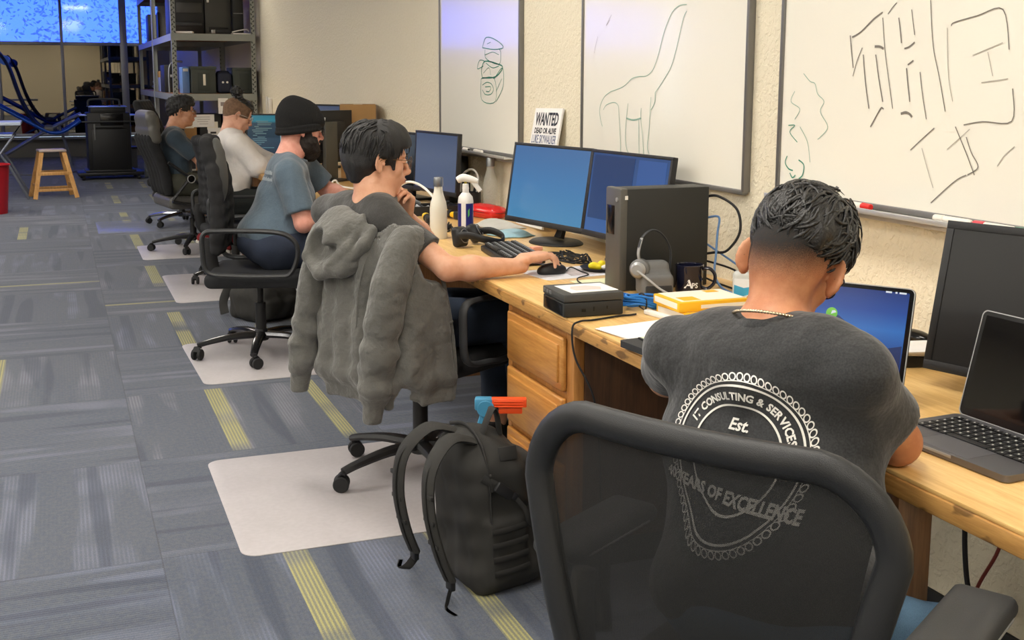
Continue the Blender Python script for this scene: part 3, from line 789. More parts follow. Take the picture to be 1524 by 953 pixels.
# foliage outside, seen through the blue film
def leafm():
    m = bpy.data.materials.new('leaf'); m.use_nodes = True; nt = m.node_tree; nt.nodes.clear()
    o = nd(nt, 'ShaderNodeOutputMaterial'); mx = nd(nt, 'ShaderNodeMixShader'); a = nd(nt, 'ShaderNodeBsdfDiffuse'); b = nd(nt, 'ShaderNodeBsdfTranslucent')
    for q in (a, b): q.inputs[0].default_value = c4((.86, .90, .80))
    nt.links.new(a.outputs[0], mx.inputs[1]); nt.links.new(b.outputs[0], mx.inputs[2]); nt.links.new(mx.outputs[0], o.inputs[0]); return m
tv = MB(); rs = random.Random(3)
for i in range(15000):
    c = Vector((rs.uniform(-9, 2.5), rs.uniform(23.2, 25.5), rs.uniform(.2, 4.2)))
    if rs.random() > .55+.45*math.sin(c.x*2.3+c.z*1.7)*math.cos(c.x*.9-c.z): continue
    a = Euler((rs.uniform(0, 6), rs.uniform(0, 6), rs.uniform(0, 6))).to_matrix(); L = rs.uniform(.03, .07)
    tv.add([c+a @ Vector(q) for q in ((0, -L, 0), (L*.4, 0, .01), (0, L, 0), (-L*.4, 0, .01))], [(0, 1, 2, 3)])
o = mk('leafy_hedge', tv, leafm(), smooth=180, loc=(-3, 24, 0)); props(o, 'pale leafy hedge seen outside through the blue upper window panes', 'hedge', None, 'stuff')
struct('ground', MB().box((-3, 32, -.15), (60, 19, .1), bev=0), mat('paving', S(120, 120, 118), .9))
# black rubber base along the right wall, floor level
struct('baseboard_right', MB().box((WX-.006, (YN+YB)/2, .055), (.012, YB-YN, .11), bev=.002), mat('base_black', S(22, 22, 24), .6))
# ceiling troffers
em = bpy.data.materials.new('lamp_diffuser'); em.use_nodes = True
em.node_tree.nodes['Principled BSDF'].inputs['Emission Color'].default_value = c4((1., .945, .85)); em.node_tree.nodes['Principled BSDF'].inputs['Emission Strength'].default_value = LAMP
proto = None
k = 0
for yy in (-1.2, 1.6, 4.4, 7.2, 10.0, 12.8):
    for xx in ((.6, -1.8, -4.2, -6.6) if yy < 6 else (-1.8, -4.2, -6.6) if yy < 12 else (.6, -1.8)):
        k += 1
        if proto is None:
            proto = t = thing('ceiling_light', '', 'ceiling light', (xx, yy, CEIL), 0, 'ceiling troffers')
            fm = MB()
            for (a, b_, c_, d_) in ((0, .6, .62, .03), (0, -.6, .62, .03), (.3, 0, .03, 1.23), (-.3, 0, .03, 1.23)): fm.box((a, b_, -.02), (c_, d_, .04), bev=.002)
            mk('frame', fm, MATS['white_plastic'], t); mk('diffuser', MB().box((0, 0, -.018), (.57, 1.17, .012), bev=0), em, t)
            t['label'] = 'rectangular troffer light recessed in the ceiling above the desks and aisle'
        else: dup(proto, (xx, yy, CEIL), 0, 'rectangular troffer light recessed in the ceiling above the desks and aisle')
# world: daylight sky
w = bpy.data.worlds.new('sky'); SC.world = w; w.use_nodes = True
bg = w.node_tree.nodes['Background']; bg.inputs[0].default_value = c4((.62, .78, 1.)); bg.inputs[1].default_value = SKY
# ------------------------------------------------------------------ text helper
def text_faces(s, size, bold=0., shear=0., sx=1., align='CENTER', spacing=1.):
    cu = bpy.data.curves.new('t', 'FONT'); cu.body = s; cu.size = size; cu.offset = bold; cu.shear = shear; cu.align_x = align; cu.space_character = spacing; cu.resolution_u = 2
    o = bpy.data.objects.new('t', cu); COL.objects.link(o); bpy.context.view_layer.update()
    me = bpy.data.meshes.new_from_object(o.evaluated_get(bpy.context.evaluated_depsgraph_get()))
    vs = [(v.co.x*sx, v.co.y) for v in me.vertices]; fs = [tuple(p.vertices) for p in me.polygons]
    bpy.data.objects.remove(o); bpy.data.curves.remove(cu); bpy.data.meshes.remove(me)
    return vs, fs
def put_text(mb, s, size, M, x=0, y=0, **k):
    vs, fs = text_faces(s, size, **k); return mb.add([M @ Vector((a+x, b+y, 0)) for a, b in vs], fs)
def frameM(o, right, up):
    """matrix whose X is right, Y is up, Z the outward normal"""
    r = Vector(right).normalized(); u = Vector(up); u = (u-r*u.dot(r)).normalized(); return Matrix.Translation(o) @ Matrix((r, u, r.cross(u))).transposed().to_4x4()

# ------------------------------------------------------------------ the long worktop and what carries it
DX = 1.268; DZ = .748
dk = thing('worktop', 'long oak veneer worktop running the whole length of the right wall', 'desk', (1.64, 6.3, 0))
mk('top', MB().box(((DX+WX)/2+.006, 6.35, DZ-.004), (WX-DX-.014, 11.5, .008), bev=.002), MATS['oak_top'], dk, world=True)
mk('edge_band', MB().box(((DX+WX)/2+.003, 6.35, DZ-.0245), (WX-DX-.010, 11.508, .033), bev=.004), MATS['oak_edge'], dk, world=True, label='worn and chipped oak front edge')
mk('back_rail', MB().box((WX-.03, 6.35, .66), (.02, 11.4, .09), bev=.002), MATS['oak_case'], dk, world=True)
for (yy, nm) in ((1.50, 1), (5.02, 2), (9.0, 3), (12.02, 4)):
    mk('support_panel', MB().box((1.335, yy, .353), (.085, .035, .704), bev=.003).box((1.70, yy, .353), (.62, .018, .704), bev=.002) if nm > 1 else MB().box((1.325, yy, .353), (.075, .035, .704), bev=.004), MATS['leg_wood'], dk, world=True)
ped = thing('drawer_pedestal', 'oak drawer pedestal with raised panel drawers under the worktop behind the backpack', 'cabinet', (1.64, 3.065, 0))
pm = MB()
pm.box((1.64, 3.307, .40), (.67, .018, .615), bev=.001).box((1.64, 3.065, .10), (.67, .47, .018), bev=.001).box((1.97, 3.065, .40), (.012, .47, .615), bev=0)
for z, h in ((.692, .030), (.518, .036), (.322, .036), (.112, .03)): pm.box((1.312, 3.065, z), (.030, .47, h), bev=.001)
for y_ in (3.298, 2.840): pm.box((1.312, y_, .40), (.032, .048 if y_ < 3 else .03, .612), bev=.002)
mk('carcass', pm, MATS['oak_case'], ped, world=True)
mk('side_panel', MB().box((1.652, 2.823, .40), (.646, .018, .615), bev=.001), MATS['panel_brown'], ped, world=True, label='dark brown side panel facing the knee space')  # side panel coloured much darker than the rest of the carcass
mk('plinth', MB().box((1.68, 3.050, .0455), (.58, .42, .091), bev=.002), MATS['base_black'], ped, world=True)
for z0, z1 in ((.528, .684), (.332, .508), (.125, .312)):
    d = MB().box((1.289, 3.075, (z0+z1)/2), (.018, .425, z1-z0), bev=.007, seg=3).box((1.277, 3.075, (z0+z1)/2), (.008, .385, z1-z0-.045), bev=.006, seg=2)
    mk('drawer', d, MATS['oak_drawer'], ped, world=True)

# ------------------------------------------------------------------ whiteboards
bm_ = mat('board_white', S(238, 234, 222), .16, coat=.35)
mat('board_frame', S(128, 126, 124), .4, metal=.6)
mat('ink_grey', S(122, 116, 108), .6); mat('ink_faint', S(178, 172, 160), .6); mat('ink_green', S(60, 136, 112), .6); mat('ink_green_faint', S(140, 172, 155), .6)
def strokes(L, strong, faint, parent, name='marker_drawing'):
    for sel, m_ in ((lambda w: w > 0, strong), (lambda w: w == 0, faint)):
        mb = MB()
        for w_, P in L:
            if not sel(w_): continue
            pts = [Vector((WX-.0195, a, b)) for a, b in P]
            if len(pts) > 2: pts, _ = crom(pts, 5)
            hw = (.0012, .0014, .0020, .0032)[w_]; N = Vector((-1, 0, 0)); vs = []
            for i in range(len(pts)):
                t = pts[min(i+1, len(pts)-1)]-pts[max(i-1, 0)]
                if t.length < 1e-6: t = Vector((0, 1, 0))
                sd = t.cross(N).normalized(); vs += [pts[i]+sd*hw, pts[i]-sd*hw]
            mb.add(vs, [(2*i, 2*i+1, 2*i+3, 2*i+2) for i in range(len(pts)-1)])
        if mb.v: mk(name, mb, m_, parent, world=True)
def board(y0, y1, z0, label, tray_y=None):
    z1 = z0+1.22
    t = thing('whiteboard', label, 'whiteboard', (WX, (y0+y1)/2, z0))
    mk('surface', MB().box((WX-.012, (y0+y1)/2, (z0+z1)/2), (.012, y1-y0-.01, z1-z0-.01), bev=0), bm_, t, world=True)
    f = MB()
    for y_ in (y0, y1): f.box((WX-.0125, y_, (z0+z1)/2), (.025, .016, z1-z0), bev=.003)
    for z_ in (z0, z1): f.box((WX-.0125, (y0+y1)/2, z_), (.025, y1-y0, .016), bev=.003)
    mk('frame', f, MATS['board_frame'], t, world=True)
    if tray_y:
        a, b = tray_y; g = MB()
        g.box((WX-.05, (a+b)/2, z0-.010), (.075, b-a, .004), bev=.001).box((WX-.088, (a+b)/2, z0-.004), (.005, b-a, .014), bev=.002).box((WX-.028, (a+b)/2, z0-.020), (.03, b-a, .022), bev=.002)
        mk('tray', g, mat('tray_alu', S(190, 188, 184), .35, metal=.5), t, world=True)
    return t
b1 = board(.55, 2.914, 1.067, 'largest whiteboard nearest the camera with big sketched block letters')
mk('tray', MB().box((WX-.05, 1.74, 1.057), (.075, 2.28, .004), bev=.001).box((WX-.088, 1.74, 1.062), (.005, 2.28, .014), bev=.002).box((WX-.028, 1.74, 1.047), (.03, 2.28, .022), bev=.002), mat('tray_alu', S(190, 188, 184), .35, metal=.5), b1, world=True)
strokes(STK_R, MATS['ink_grey'], MATS['ink_faint'], b1); strokes(STK_G, MATS['ink_green'], MATS['ink_green_faint'], b1, 'plant_doodle')
b2 = board(3.098, 4.31, 1.046, 'middle whiteboard with a long-necked dinosaur outline drawn on it')
strokes(STK_D, MATS['ink_green_faint'], MATS['ink_faint'], b2)
b3 = board(5.0, 6.19, 1.036, 'farthest whiteboard with a small green chest doodle', (5.02, 6.1))
strokes(STK_C, MATS['ink_green'], MATS['ink_green_faint'], b3)
def marker(y0, z, L, body, cap_, label, ax=1, x=WX-.058):
    t = thing('marker', label, 'marker', (x, y0, z), 0, 'dry-erase markers lying in the trays')
    mk('barrel', MB().cyl((0, -L*.5, 0), (0, L*.22, 0), .0085, bev=.002, seg=14), body, t)
    mk('cap', MB().cyl((0, L*.22, 0), (0, L*.5, 0), .0093, .0085, seg=14, bev=.002), cap_, t); mk('end_plug', MB().cyl((0, -L*.5-.004, 0), (0, -L*.5, 0), .006, seg=12), cap_, t)
mat('marker_red', S(214, 34, 28), .4); mat('marker_green', S(40, 130, 100), .4); mat('marker_white', S(235, 228, 218), .4); mat('marker_pink', S(206, 60, 74), .4); mat('marker_black', S(30, 30, 30), .4)
marker(2.50, 1.0698, .13, MATS['marker_white'], MATS['marker_red'], 'white marker with a bright red cap behind the hair of the nearest man')
o = bpy.data.objects['marker']; o.rotation_euler = (0, 0, PI)
marker(2.14, 1.0698, .12, MATS['marker_white'], MATS['marker_white'], 'all white marker lying in the near whiteboard tray')
marker(2.01, 1.0698, .12, MATS['marker_white'], MATS['marker_pink'], 'white marker with a pinkish red cap above the big black monitor')
marker(1.885, 1.0698, .12, MATS['marker_white'], MATS['marker_green'], 'white marker with a dark green cap at the right end of the near tray')
marker(5.66, 1.0378, .11, MATS['marker_white'], MATS['marker_black'], 'white marker with a black cap next to the eraser in the far tray')
marker(5.46, 1.0378, .11, MATS['marker_white'], MATS['marker_white'], 'white marker at the near end of the far whiteboard tray')
er = thing('board_eraser', 'black felt whiteboard eraser standing in the far tray', 'eraser', (WX-.05, 5.93, 1.0302))
mk('handle', MB().box((0, 0, .052), (.05, .14, .02), bev=.008), MATS['dark_plastic'], er); mk('felt', MB().box((0, 0, .021), (.05, .14, .04), bev=.003), MATS['black_fabric'], er)

# poster leaning on the wall
pz = thing('poster', 'small white WANTED poster leaning on the wall between two whiteboards', 'poster', (2.0, 4.62, 1.0))
Mp = frameM((1.955, 4.655, .985), (0, -1, .02), (.058, .055, .300))
n_ = Mp.to_3x3().col[2]
pmb = MB(); hb = bmesh.new(); bmesh.ops.create_cube(hb, size=1)
for v in hb.verts: v.co = Mp @ Vector((v.co.x*.30, v.co.y*.525+.030, v.co.z*.008-.005))
pmb.bm(hb); mk('board', pmb, MATS['paper'], pz, world=True)
tm = MB(); nvy = mat('poster_ink', S(44, 46, 56), .7); nv2 = mat('poster_ink_blue', S(84, 98, 132), .7)
put_text(tm, 'WANTED', .078, Mp, 0, .218, bold=.0022, sx=.74)
put_text(tm, 'DEAD OR ALIVE', .034, Mp, 0, .181, bold=.0012, sx=.98)
mk('lettering', tm, nvy, pz, world=True)
tm = MB(); put_text(tm, 'LUKE SKYWALKER', .052, Mp, 0, .137, bold=.0006, sx=.62); put_text(tm, 'BY THE GALACTIC EMPIRE', .033, Mp, 0, .106, bold=.0003, sx=.66)
mk('small_lettering', tm, nv2, pz, world=True)

# ------------------------------------------------------------------ monitors
def screen_mat(name, fn, strength=1.):
    m = bpy.data.materials.new(name); m.use_nodes = True; nt = m.node_tree; b = nt.nodes['Principled BSDF']
    b.inputs['Base Color'].default_value = (.01, .01, .01, 1); b.inputs['Roughness'].default_value = .25; b.inputs['Emission Strength'].default_value = strength
    nt.links.new(fn(nt), b.inputs['Emission Color']); return m
def ramp_z(nt, stops, axis='Z', lo=-.2, hi=.2, noise=0.):
    tc = nd(nt, 'ShaderNodeTexCoord'); sp = nd(nt, 'ShaderNodeSeparateXYZ'); nt.links.new(tc.outputs['Generated'], sp.inputs[0])
    src = sp.outputs[axis]
    if noise:
        n = nd(nt, 'ShaderNodeTexNoise'); setin(n, Scale=3.5, Detail=4); nt.links.new(tc.outputs['Generated'], n.inputs['Vector'])
        a = nd(nt, 'ShaderNodeMath', operation='MULTIPLY_ADD'); nt.links.new(n.outputs['Fac'], a.inputs[0]); a.inputs[1].default_value = noise; nt.links.new(src, a.inputs[2]); src = a.outputs[0]
    cr = nd(nt, 'ShaderNodeValToRGB'); e = cr.color_ramp.elements
    e[0].position, e[0].color = stops[0][0], c4(stops[0][1]); e[1].position, e[1].color = stops[-1][0], c4(stops[-1][1])
    for p, c in stops[1:-1]: k = e.new(p); k.color = c4(c)
    nt.links.new(src, cr.inputs['Fac']); return cr.outputs['Color']
def monitor(label, c, az, w, h, scr, base_z=DZ, bez=.012, chin=.022, tilt=8, foot='oval', depth=.028, group=None, bm='black_plastic', stand=True):
    """c: centre of the screen; front faces azimuth az"""
    t = thing('monitor', label, 'monitor', (c[0], c[1], base_z), az2rz(az), group)
    zc = c[2]-base_z; R = Matrix.Translation((0, 0, zc)) @ Matrix.Rotation(-rad(tilt), 4, 'Y')
    def bx(mb, p, d, bev=.003, E=None):
        q = R @ Vector(p); return mb.box(q, d, (R.to_3x3() @ (E if E is not None else Matrix.Identity(3))), bev)
    f = MB(); W2, H2 = w/2+bez, h/2
    bx(f, (-.012, 0, -chin/2+bez/2), (.018, w+2*bez, h+bez+chin), .003)
    bx(f, (-.030, 0, 0), (depth, w*.72, h*.62), .012)
    mk('housing', f, MATS[bm], t)
    bz = MB()
    bx(bz, (-.001, 0, h/2+bez/2), (.006, w+2*bez, bez), .001); bx(bz, (-.001, 0, -h/2-chin/2), (.006, w+2*bez, chin), .001)
    for s in (-1, 1): bx(bz, (-.001, s*(w/2+bez/2), 0), (.006, bez, h), .001)
    mk('bezel', bz, MATS['black_plastic'], t)
    sc = MB(); bx(sc, (-.0015, 0, 0), (.003, w, h), 0)
    so = mk('screen', sc, scr, t)
    if stand:
        st = MB()
        a = R @ Vector((-.045, 0, -.02))
        if foot == 'oval':
            st.tube([a, Vector((-.075, 0, zc-h/2-.01)), Vector((-.06, 0, .02))], [1, 1.1, 1.4], seg=4, flat=(.010, .022), smooth=5)
            st.lathe([(0, 0), (1, 0), (1, .35), (.9, 1), (0, 1)], seg=36, M=Matrix.Translation((-.045, 0, 0)) @ Matrix.Diagonal((.10, .125, .012, 1)))
        else:
            st.box((-.07, 0, (zc+.03)/2), (.022, .075, zc+.03), bev=.004).box((-.045, 0, .008), (.19, .24, .014), bev=.005)
        mk('stand', st, MATS['black_plastic'], t)
    return t, so, R
blue1 = screen_mat('screen_blue', lambda nt: ramp_z(nt, [(0., S(70, 134, 178)), (.5, S(62, 120, 172)), (1., S(60, 104, 156))]), .95)
blue2 = screen_mat('screen_navy', lambda nt: ramp_z(nt, [(0., S(58, 100, 160)), (1., S(44, 74, 124))]), .9)
tm_, so_, _ = monitor('wide monitor with a plain blue screen behind the keyboard', (1.794, 4.17, .985), 257.7, .505, .292, blue1, tilt=9, foot='v' if False else 'oval')
mk('logo_plate', MB().box((.002, 0, -.166+.237), (.002, .026, .006), bev=0), MATS['silver_plastic'], tm_)
t2_, so2, R2 = monitor('second blue monitor partly hidden behind the black desktop computer', (1.873, 3.650, .985), 264, .495, .290, blue2, tilt=8)
mk('window_pane', MB().box(R2 @ Vector((.0006, -.10, .02)), (.001, .27, .235), R2.to_3x3(), 0), screen_mat('screen_pane', lambda nt: ramp_z(nt, [(0., S(40, 72, 122)), (1., S(36, 62, 108))]), .8), so2)
mk('window_pane', MB().box(R2 @ Vector((.0006, .145, .03)), (.001, .17, .21), R2.to_3x3(), 0), screen_mat('screen_pane2', lambda nt: ramp_z(nt, [(0., S(58, 98, 160)), (1., S(52, 88, 150))]), .9), so2)
scrB = screen_mat('screen_code', lambda nt: ramp_z(nt, [(0., S(84, 98, 128)), (.6, S(92, 104, 130)), (1., S(70, 84, 112))], noise=.0), .75)
monitor('narrow-looking monitor with a dull blue screen left of the far whiteboard', (1.765, 5.53, .985), 262, .47, .275, scrB, tilt=3, foot='sq')
monitor('black switched-off monitor just beside the face of the man in glasses', (1.722, 6.03, .970), 262, .45, .27, mat('screen_off', S(12, 12, 14), .12), tilt=3, foot='sq')
scrT = screen_mat('screen_teal', lambda nt: ramp_z(nt, [(0., S(30, 52, 70)), (.40, S(44, 66, 84)), (.45, S(30, 54, 70)), (.8, S(38, 62, 78)), (.86, S(40, 120, 136)), (1., S(40, 110, 128))]), .9)
tt, st_, RT = monitor('monitor with a dark teal code editor window beyond the man in the beanie', (1.60, 8.93, .965), 200, .50, .30, scrT, tilt=2, foot='sq')
lines = MB(); rs = random.Random(5)
for i in range(16):
    L_ = rs.uniform(.03, .13); ind = rs.uniform(0, .05); q = RT @ Vector((.001, -.22+.0+ind+L_/2, .105-.0135*i)); lines.box(q, (.001, L_, .005), RT.to_3x3(), 0)
mk('code_lines', lines, screen_mat('screen_text', lambda nt: ramp_z(nt, [(0., S(110, 150, 160)), (1., S(120, 140, 130))]), .7), st_)
mk('side_panel', MB().box(RT @ Vector((.001, .06, -.0)), (.001, .12, .25), RT.to_3x3(), 0), screen_mat('screen_light', lambda nt: ramp_z(nt, [(0., S(150, 176, 176)), (1., S(160, 190, 186))]), .8), st_)
td, _, _ = monitor('black monitor seen from behind on a tall square column beside the beanie', (1.555, 7.28, 1.035), 328, .52, .30, MATS['screen_off'], tilt=0, foot='sq', bez=.01)
mk('column_cover', MB().box((-.092, 0, .20), (.030, .105, .36), bev=.005).cyl((-.108, 0, .33), (-.1095, 0, .33), .014, seg=16), mat('stand_grey', S(74, 72, 66), .5), td)
# near right: big black monitor and its base
tb, _, RB = monitor('large black switched-off monitor at the right end against the near wall', (1.812, 1.690, .946), 253, .46, .285, mat('screen_matt', S(34, 34, 35), .32), tilt=12, bez=.017, chin=.02, foot='sq')
monitor('thin dark monitor standing beyond the brown cardboard carton', (1.78, 8.35, 1.075), 235, .40, .25, scrB, tilt=0, foot='sq')
# ------------------------------------------------------------------ laptops
def laptop(label, hinge, az, w, d, h, open_deg, scr, body, keys=True):
    """hinge: middle of the hinge line; the keyboard extends towards azimuth az"""
    t = thing('laptop', label, 'laptop', hinge, az2rz(az))
    mk('base', MB().prism(rrect(d, w, .012, 6, d/2, 0), .012, Matrix.Translation((0, 0, .001))), body, t)
    if keys:
        mk('keyboard_well', MB().box((.075, 0, .0134), (.105, w*.88, .0006), bev=0), MATS['black_gloss'], t)
        kb = MB(); sm = MB()
        for r in range(6):
            x = .028+r*.0185; n_k = 14; wk = w*.86/n_k
            for c_ in range(n_k):
                if r == 5 and 4 <= c_ <= 8:
                    if c_ == 6: kb.box((x, -w*.43+wk*(c_+.5), .0150), (.0150, wk*5-.003, .0022), bev=.0006)
                    continue
                kb.box((x, -w*.43+wk*(c_+.5), .0150), (.0155 if r else .009, wk-.003, .0022), bev=.0006)
                sm.box((x, -w*.43+wk*(c_+.5), .01625), (.004, .003, .0002), bev=0)
        ko = mk('keys', kb, MATS['black_plastic'], t); mk('key_legends', sm, MATS['white_plastic'], ko)
        mk('trackpad', MB().prism(rrect(.078, w*.40, .004, 3, d-.048, 0), .0008, Matrix.Translation((0, 0, .0127))), mat('trackpad', S(140, 139, 144), .3, metal=.7), t)
        mk('front_notch', MB().box((d-.0015, 0, .0095), (.005, w*.22, .006), bev=.001), MATS['silver_plastic'], t)
    R = Matrix.Translation((0, 0, .012)) @ Matrix.Rotation(rad(open_deg-90), 4, 'Y').inverted()
    Ml = R @ Matrix(((0, 0, 1, 0), (1, 0, 0, 0), (0, 1, 0, 0), (0, 0, 0, 1)))
    lid = mk('lid', MB().prism(rrect(w, h, .012, 6, 0, h/2), .005, Ml @ Matrix.Translation((0, 0, -.005))), body, t)
    mk('lid_rim', MB().ring(rrect(w, h, .012, 6, 0, h/2), rrect(w-.004, h-.004, .011, 6, 0, h/2), .0012, Ml), MATS['silver_plastic'], lid)
    mk('screen_border', MB().prism(rrect(w-.004, h-.004, .010, 6, 0, h/2), .0006, Ml), MATS['black_gloss'], lid)
    so = mk('screen', MB().prism(rrect(w-.022, h-.026, .002, 2, 0, h/2+.003), .0006, Ml @ Matrix.Translation((0, 0, .0006))), scr, lid)
    return t, so, Ml
off2 = mat('screen_glossy', S(16, 15, 15), .06)
LZ = DZ+.001
laptop('open silver grey laptop with a black screen at the right edge beside the elbow', (1.604, 1.535, LZ), 267, .304, .205, .208, 104, off2, MATS['space_grey'])
def wall_paper(nt):
    return ramp_z(nt, [(0., S(10, 22, 64)), (.35, S(22, 56, 120)), (.62, S(40, 104, 178)), (.8, S(26, 70, 146)), (1., S(22, 50, 116))], noise=.0)
tl, sl, ML = laptop('open laptop showing a blue mountain picture in front of the nearest man', (1.428, 1.905, LZ), 236, .34, .235, .235, 106, screen_mat('screen_dusk', wall_paper, 1.), MATS['space_grey'])
hill = MB(); 
hill.prism([(-.155, .018), (-.155, .075), (-.12, .105), (-.085, .130), (-.04, .145), (-.01, .158), (.022, .166), (.045, .150), (.075, .128), (.11, .108), (.157, .085), (.157, .018)], .0004, ML @ Matrix.Translation((0, 0, .0012)))
mk('hill_shape', hill, screen_mat('screen_hill', lambda nt: ramp_z(nt, [(0., S(14, 24, 56)), (.4, S(26, 40, 84)), (1., S(44, 62, 112))], noise=.2), .8), sl)
mk('hill_shape', MB().prism([(.02, .018), (.05, .075), (.085, .10), (.12, .108), (.157, .118), (.157, .018)], .0004, ML @ Matrix.Translation((0, 0, .0017))), screen_mat('screen_hill2', lambda nt: ramp_z(nt, [(0., S(8, 16, 44)), (1., S(30, 52, 104))], noise=.2), .8), sl)
ic = [(.012*math.cos(a*PI/12), .012*math.sin(a*PI/12)) for a in range(24)]
mk('green_icon', MB().prism([(x+.008, y+.168) for x, y in ic], .0004, ML @ Matrix.Translation((0, 0, .0022))), screen_mat('icon_green', lambda nt: ramp_z(nt, [(0., S(90, 170, 50)), (1., S(130, 205, 70))]), .95), sl)
im = MB()
im.add([ML @ Vector(q) for q in ((.000, .148, .0022), (.016, .148, .0022), (.016, .151, .0022), (.000, .151, .0022))], [(0, 1, 2, 3)])
for xx, ww in ((.118, .012), (.133, .004), (.146, .014)): im.add([ML @ Vector(q) for q in ((xx-ww/2, .222, .0022), (xx+ww/2, .222, .0022), (xx+ww/2, .2255, .0022), (xx-ww/2, .2255, .0022))], [(0, 1, 2, 3)])
im.add([ML @ Vector((.012+.006*math.cos(a), .169+.006*math.sin(a), .0030)) for a in (0.3, 1.2, 2.2, 3.6)], [(0, 1, 2, 3)])
mk('menu_marks', im, screen_mat('icon_white', lambda nt: ramp_z(nt, [(0., S(220, 225, 235)), (1., S(230, 235, 240))]), .9), sl)
# ------------------------------------------------------------------ office chairs (local frame: front = +X, origin on the floor under the column)
def star_base(t, m_, R=.31, a0=0., hub=.075, wheel=.028, cap=None, zseat=.40, tilt=.0):
    for i in range(5):
        a = rad(a0+72*i); d = Vector((math.cos(a), math.sin(a), 0)); l = MB()
        l.tube([d*.02+Vector((0, 0, hub+.03)), d*(R*.45)+Vector((0, 0, hub+.028)), d*(R*.82)+Vector((0, 0, hub+.010)), d*R+Vector((0, 0, hub-.004))], [1.25, 1.05, .85, .75], seg=8, flat=(.017, .024), smooth=4, up=(0, 0, 1))
        leg = mk('base_leg', l, m_, t)
        p = d*(R-.005); s = d.cross(Vector((0, 0, 1))); yaw = a0*3+i*67; s = Matrix.Rotation(rad(yaw), 3, 'Z') @ s; f = s.cross(Vector((0, 0, 1)))
        c = MB(); q = p+f*.012+Vector((0, 0, wheel+.001))
        for sg in (-1, 1): c.cyl(q+s*(sg*.008), q+s*(sg*.024), wheel, seg=20, bev=.003)
        c.cyl(p+Vector((0, 0, wheel)), p+Vector((0, 0, hub)), .006, seg=8)
        c.tube([q+Vector((0, 0, wheel+.004))-f*.014, q+Vector((0, 0, wheel+.008)), q+f*.018+Vector((0, 0, wheel*.55))], .010, seg=6, flat=(.5, 2.0), smooth=3, up=(0, 0, 1))
        mk('caster', c, MATS['rubber'], leg)
    g = MB().cyl((0, 0, hub), (0, 0, hub+.06), .038, .032, seg=24, bev=.004).cyl((0, 0, hub+.05), (0, 0, zseat-.14), .027, seg=20, bev=.002).cyl((0, 0, zseat-.16), (0, 0, zseat-.02), .016, seg=16)
    mk('column', g, MATS['black_plastic'], t)
    mk('tilt_mechanism', MB().box((0, 0, zseat-.03), (.24, .16, .045), bev=.015).tube([(.05, .08, zseat-.03), (.05, .20, zseat-.035), (.05, .26, zseat-.03)], .006, seg=6), MATS['black_plastic'], t)
MZ = .0042
def seat_cushion(t, m_, z=.47, w=.50, d=.47, th=.075, x0=.0):
    F = Field(.02); F.box((x0, 0, z-th/2), (d/2, w/2, th/2), .034); F.cap((x0+d/2-.03, -w/2+.05, z-th*.55), (x0+d/2-.03, w/2-.05, z-th*.55), .036, k=.02)
    F.ell((x0-.02, 0, z+.03), (.2, .18, .035), k=.02, op='s')
    mk('seat', F.mesh(.010), m_, t, smooth=180)
def mesh_mat(name, op, col=S(26, 27, 29)):
    m = bpy.data.materials.new(name); m.use_nodes = True; nt = m.node_tree; b = nt.nodes['Principled BSDF']; o = nt.nodes['Material Output']
    b.inputs['Base Color'].default_value = c4(col); b.inputs['Roughness'].default_value = .75
    tr = nd(nt, 'ShaderNodeBsdfTransparent'); mx = nd(nt, 'ShaderNodeMixShader')
    tc = nd(nt, 'ShaderNodeTexCoord'); sp = nd(nt, 'ShaderNodeSeparateXYZ'); nt.links.new(tc.outputs['Object'], sp.inputs[0])
    def sn(i):
        a = nd(nt, 'ShaderNodeMath', operation='MULTIPLY'); nt.links.new(sp.outputs[i], a.inputs[0]); a.inputs[1].default_value = 2*PI/.0021
        b_ = nd(nt, 'ShaderNodeMath', operation='SINE'); nt.links.new(a.outputs[0], b_.inputs[0]); return b_.outputs[0]
    p = nd(nt, 'ShaderNodeMath', operation='MULTIPLY'); nt.links.new(sn(1), p.inputs[0]); nt.links.new(sn(2), p.inputs[1])
    r = nd(nt, 'ShaderNodeMapRange'); setin(r, From_Min=-.6, From_Max=.6, To_Min=op-.12, To_Max=op+.12); nt.links.new(p.outputs[0], r.inputs['Value'])
    nt.links.new(r.outputs['Result'], mx.inputs[0]); nt.links.new(tr.outputs[0], mx.inputs[1]); nt.links.new(b.outputs[0], mx.inputs[2]); nt.links.new(mx.outputs[0], o.inputs[0]); return m
net = mesh_mat('chair_net', .93, S(19, 20, 21)); net2 = mesh_mat('chair_net_dense', .93)
def back_outline(w_top, w_bot, z0, z1, rt=.09, rb=.07, n=7, xf=None, crown=.0):
    """closed loop of points (x,y,z) around a tapered rounded back"""
    P = []
    for (sy, sz, a0) in ((1, 1, 0), (-1, 1, 90), (-1, -1, 180), (1, -1, 270)):
        r = rt if sz > 0 else rb; w = (w_top if sz > 0 else w_bot)/2; z = z1 if sz > 0 else z0
        for i in range(n+1):
            a = rad(a0+90*i/n); y = sy*(w-r)+r*math.cos(a); zz = z-sz*r+r*math.sin(a)
            if sz > 0: zz -= crown*(y/(w_top/2))**2
            P.append((y, zz))
    # densify straight runs
    Q = []
    for i in range(len(P)):
        a, b = P[i], P[(i+1) % len(P)]; L = math.hypot(b[0]-a[0], b[1]-a[1]); k = max(1, int(L/.05))
        Q += [(a[0]+(b[0]-a[0])*q/k, a[1]+(b[1]-a[1])*q/k) for q in range(k)]
    return [Vector((xf(y, z), y, z)) for y, z in Q]
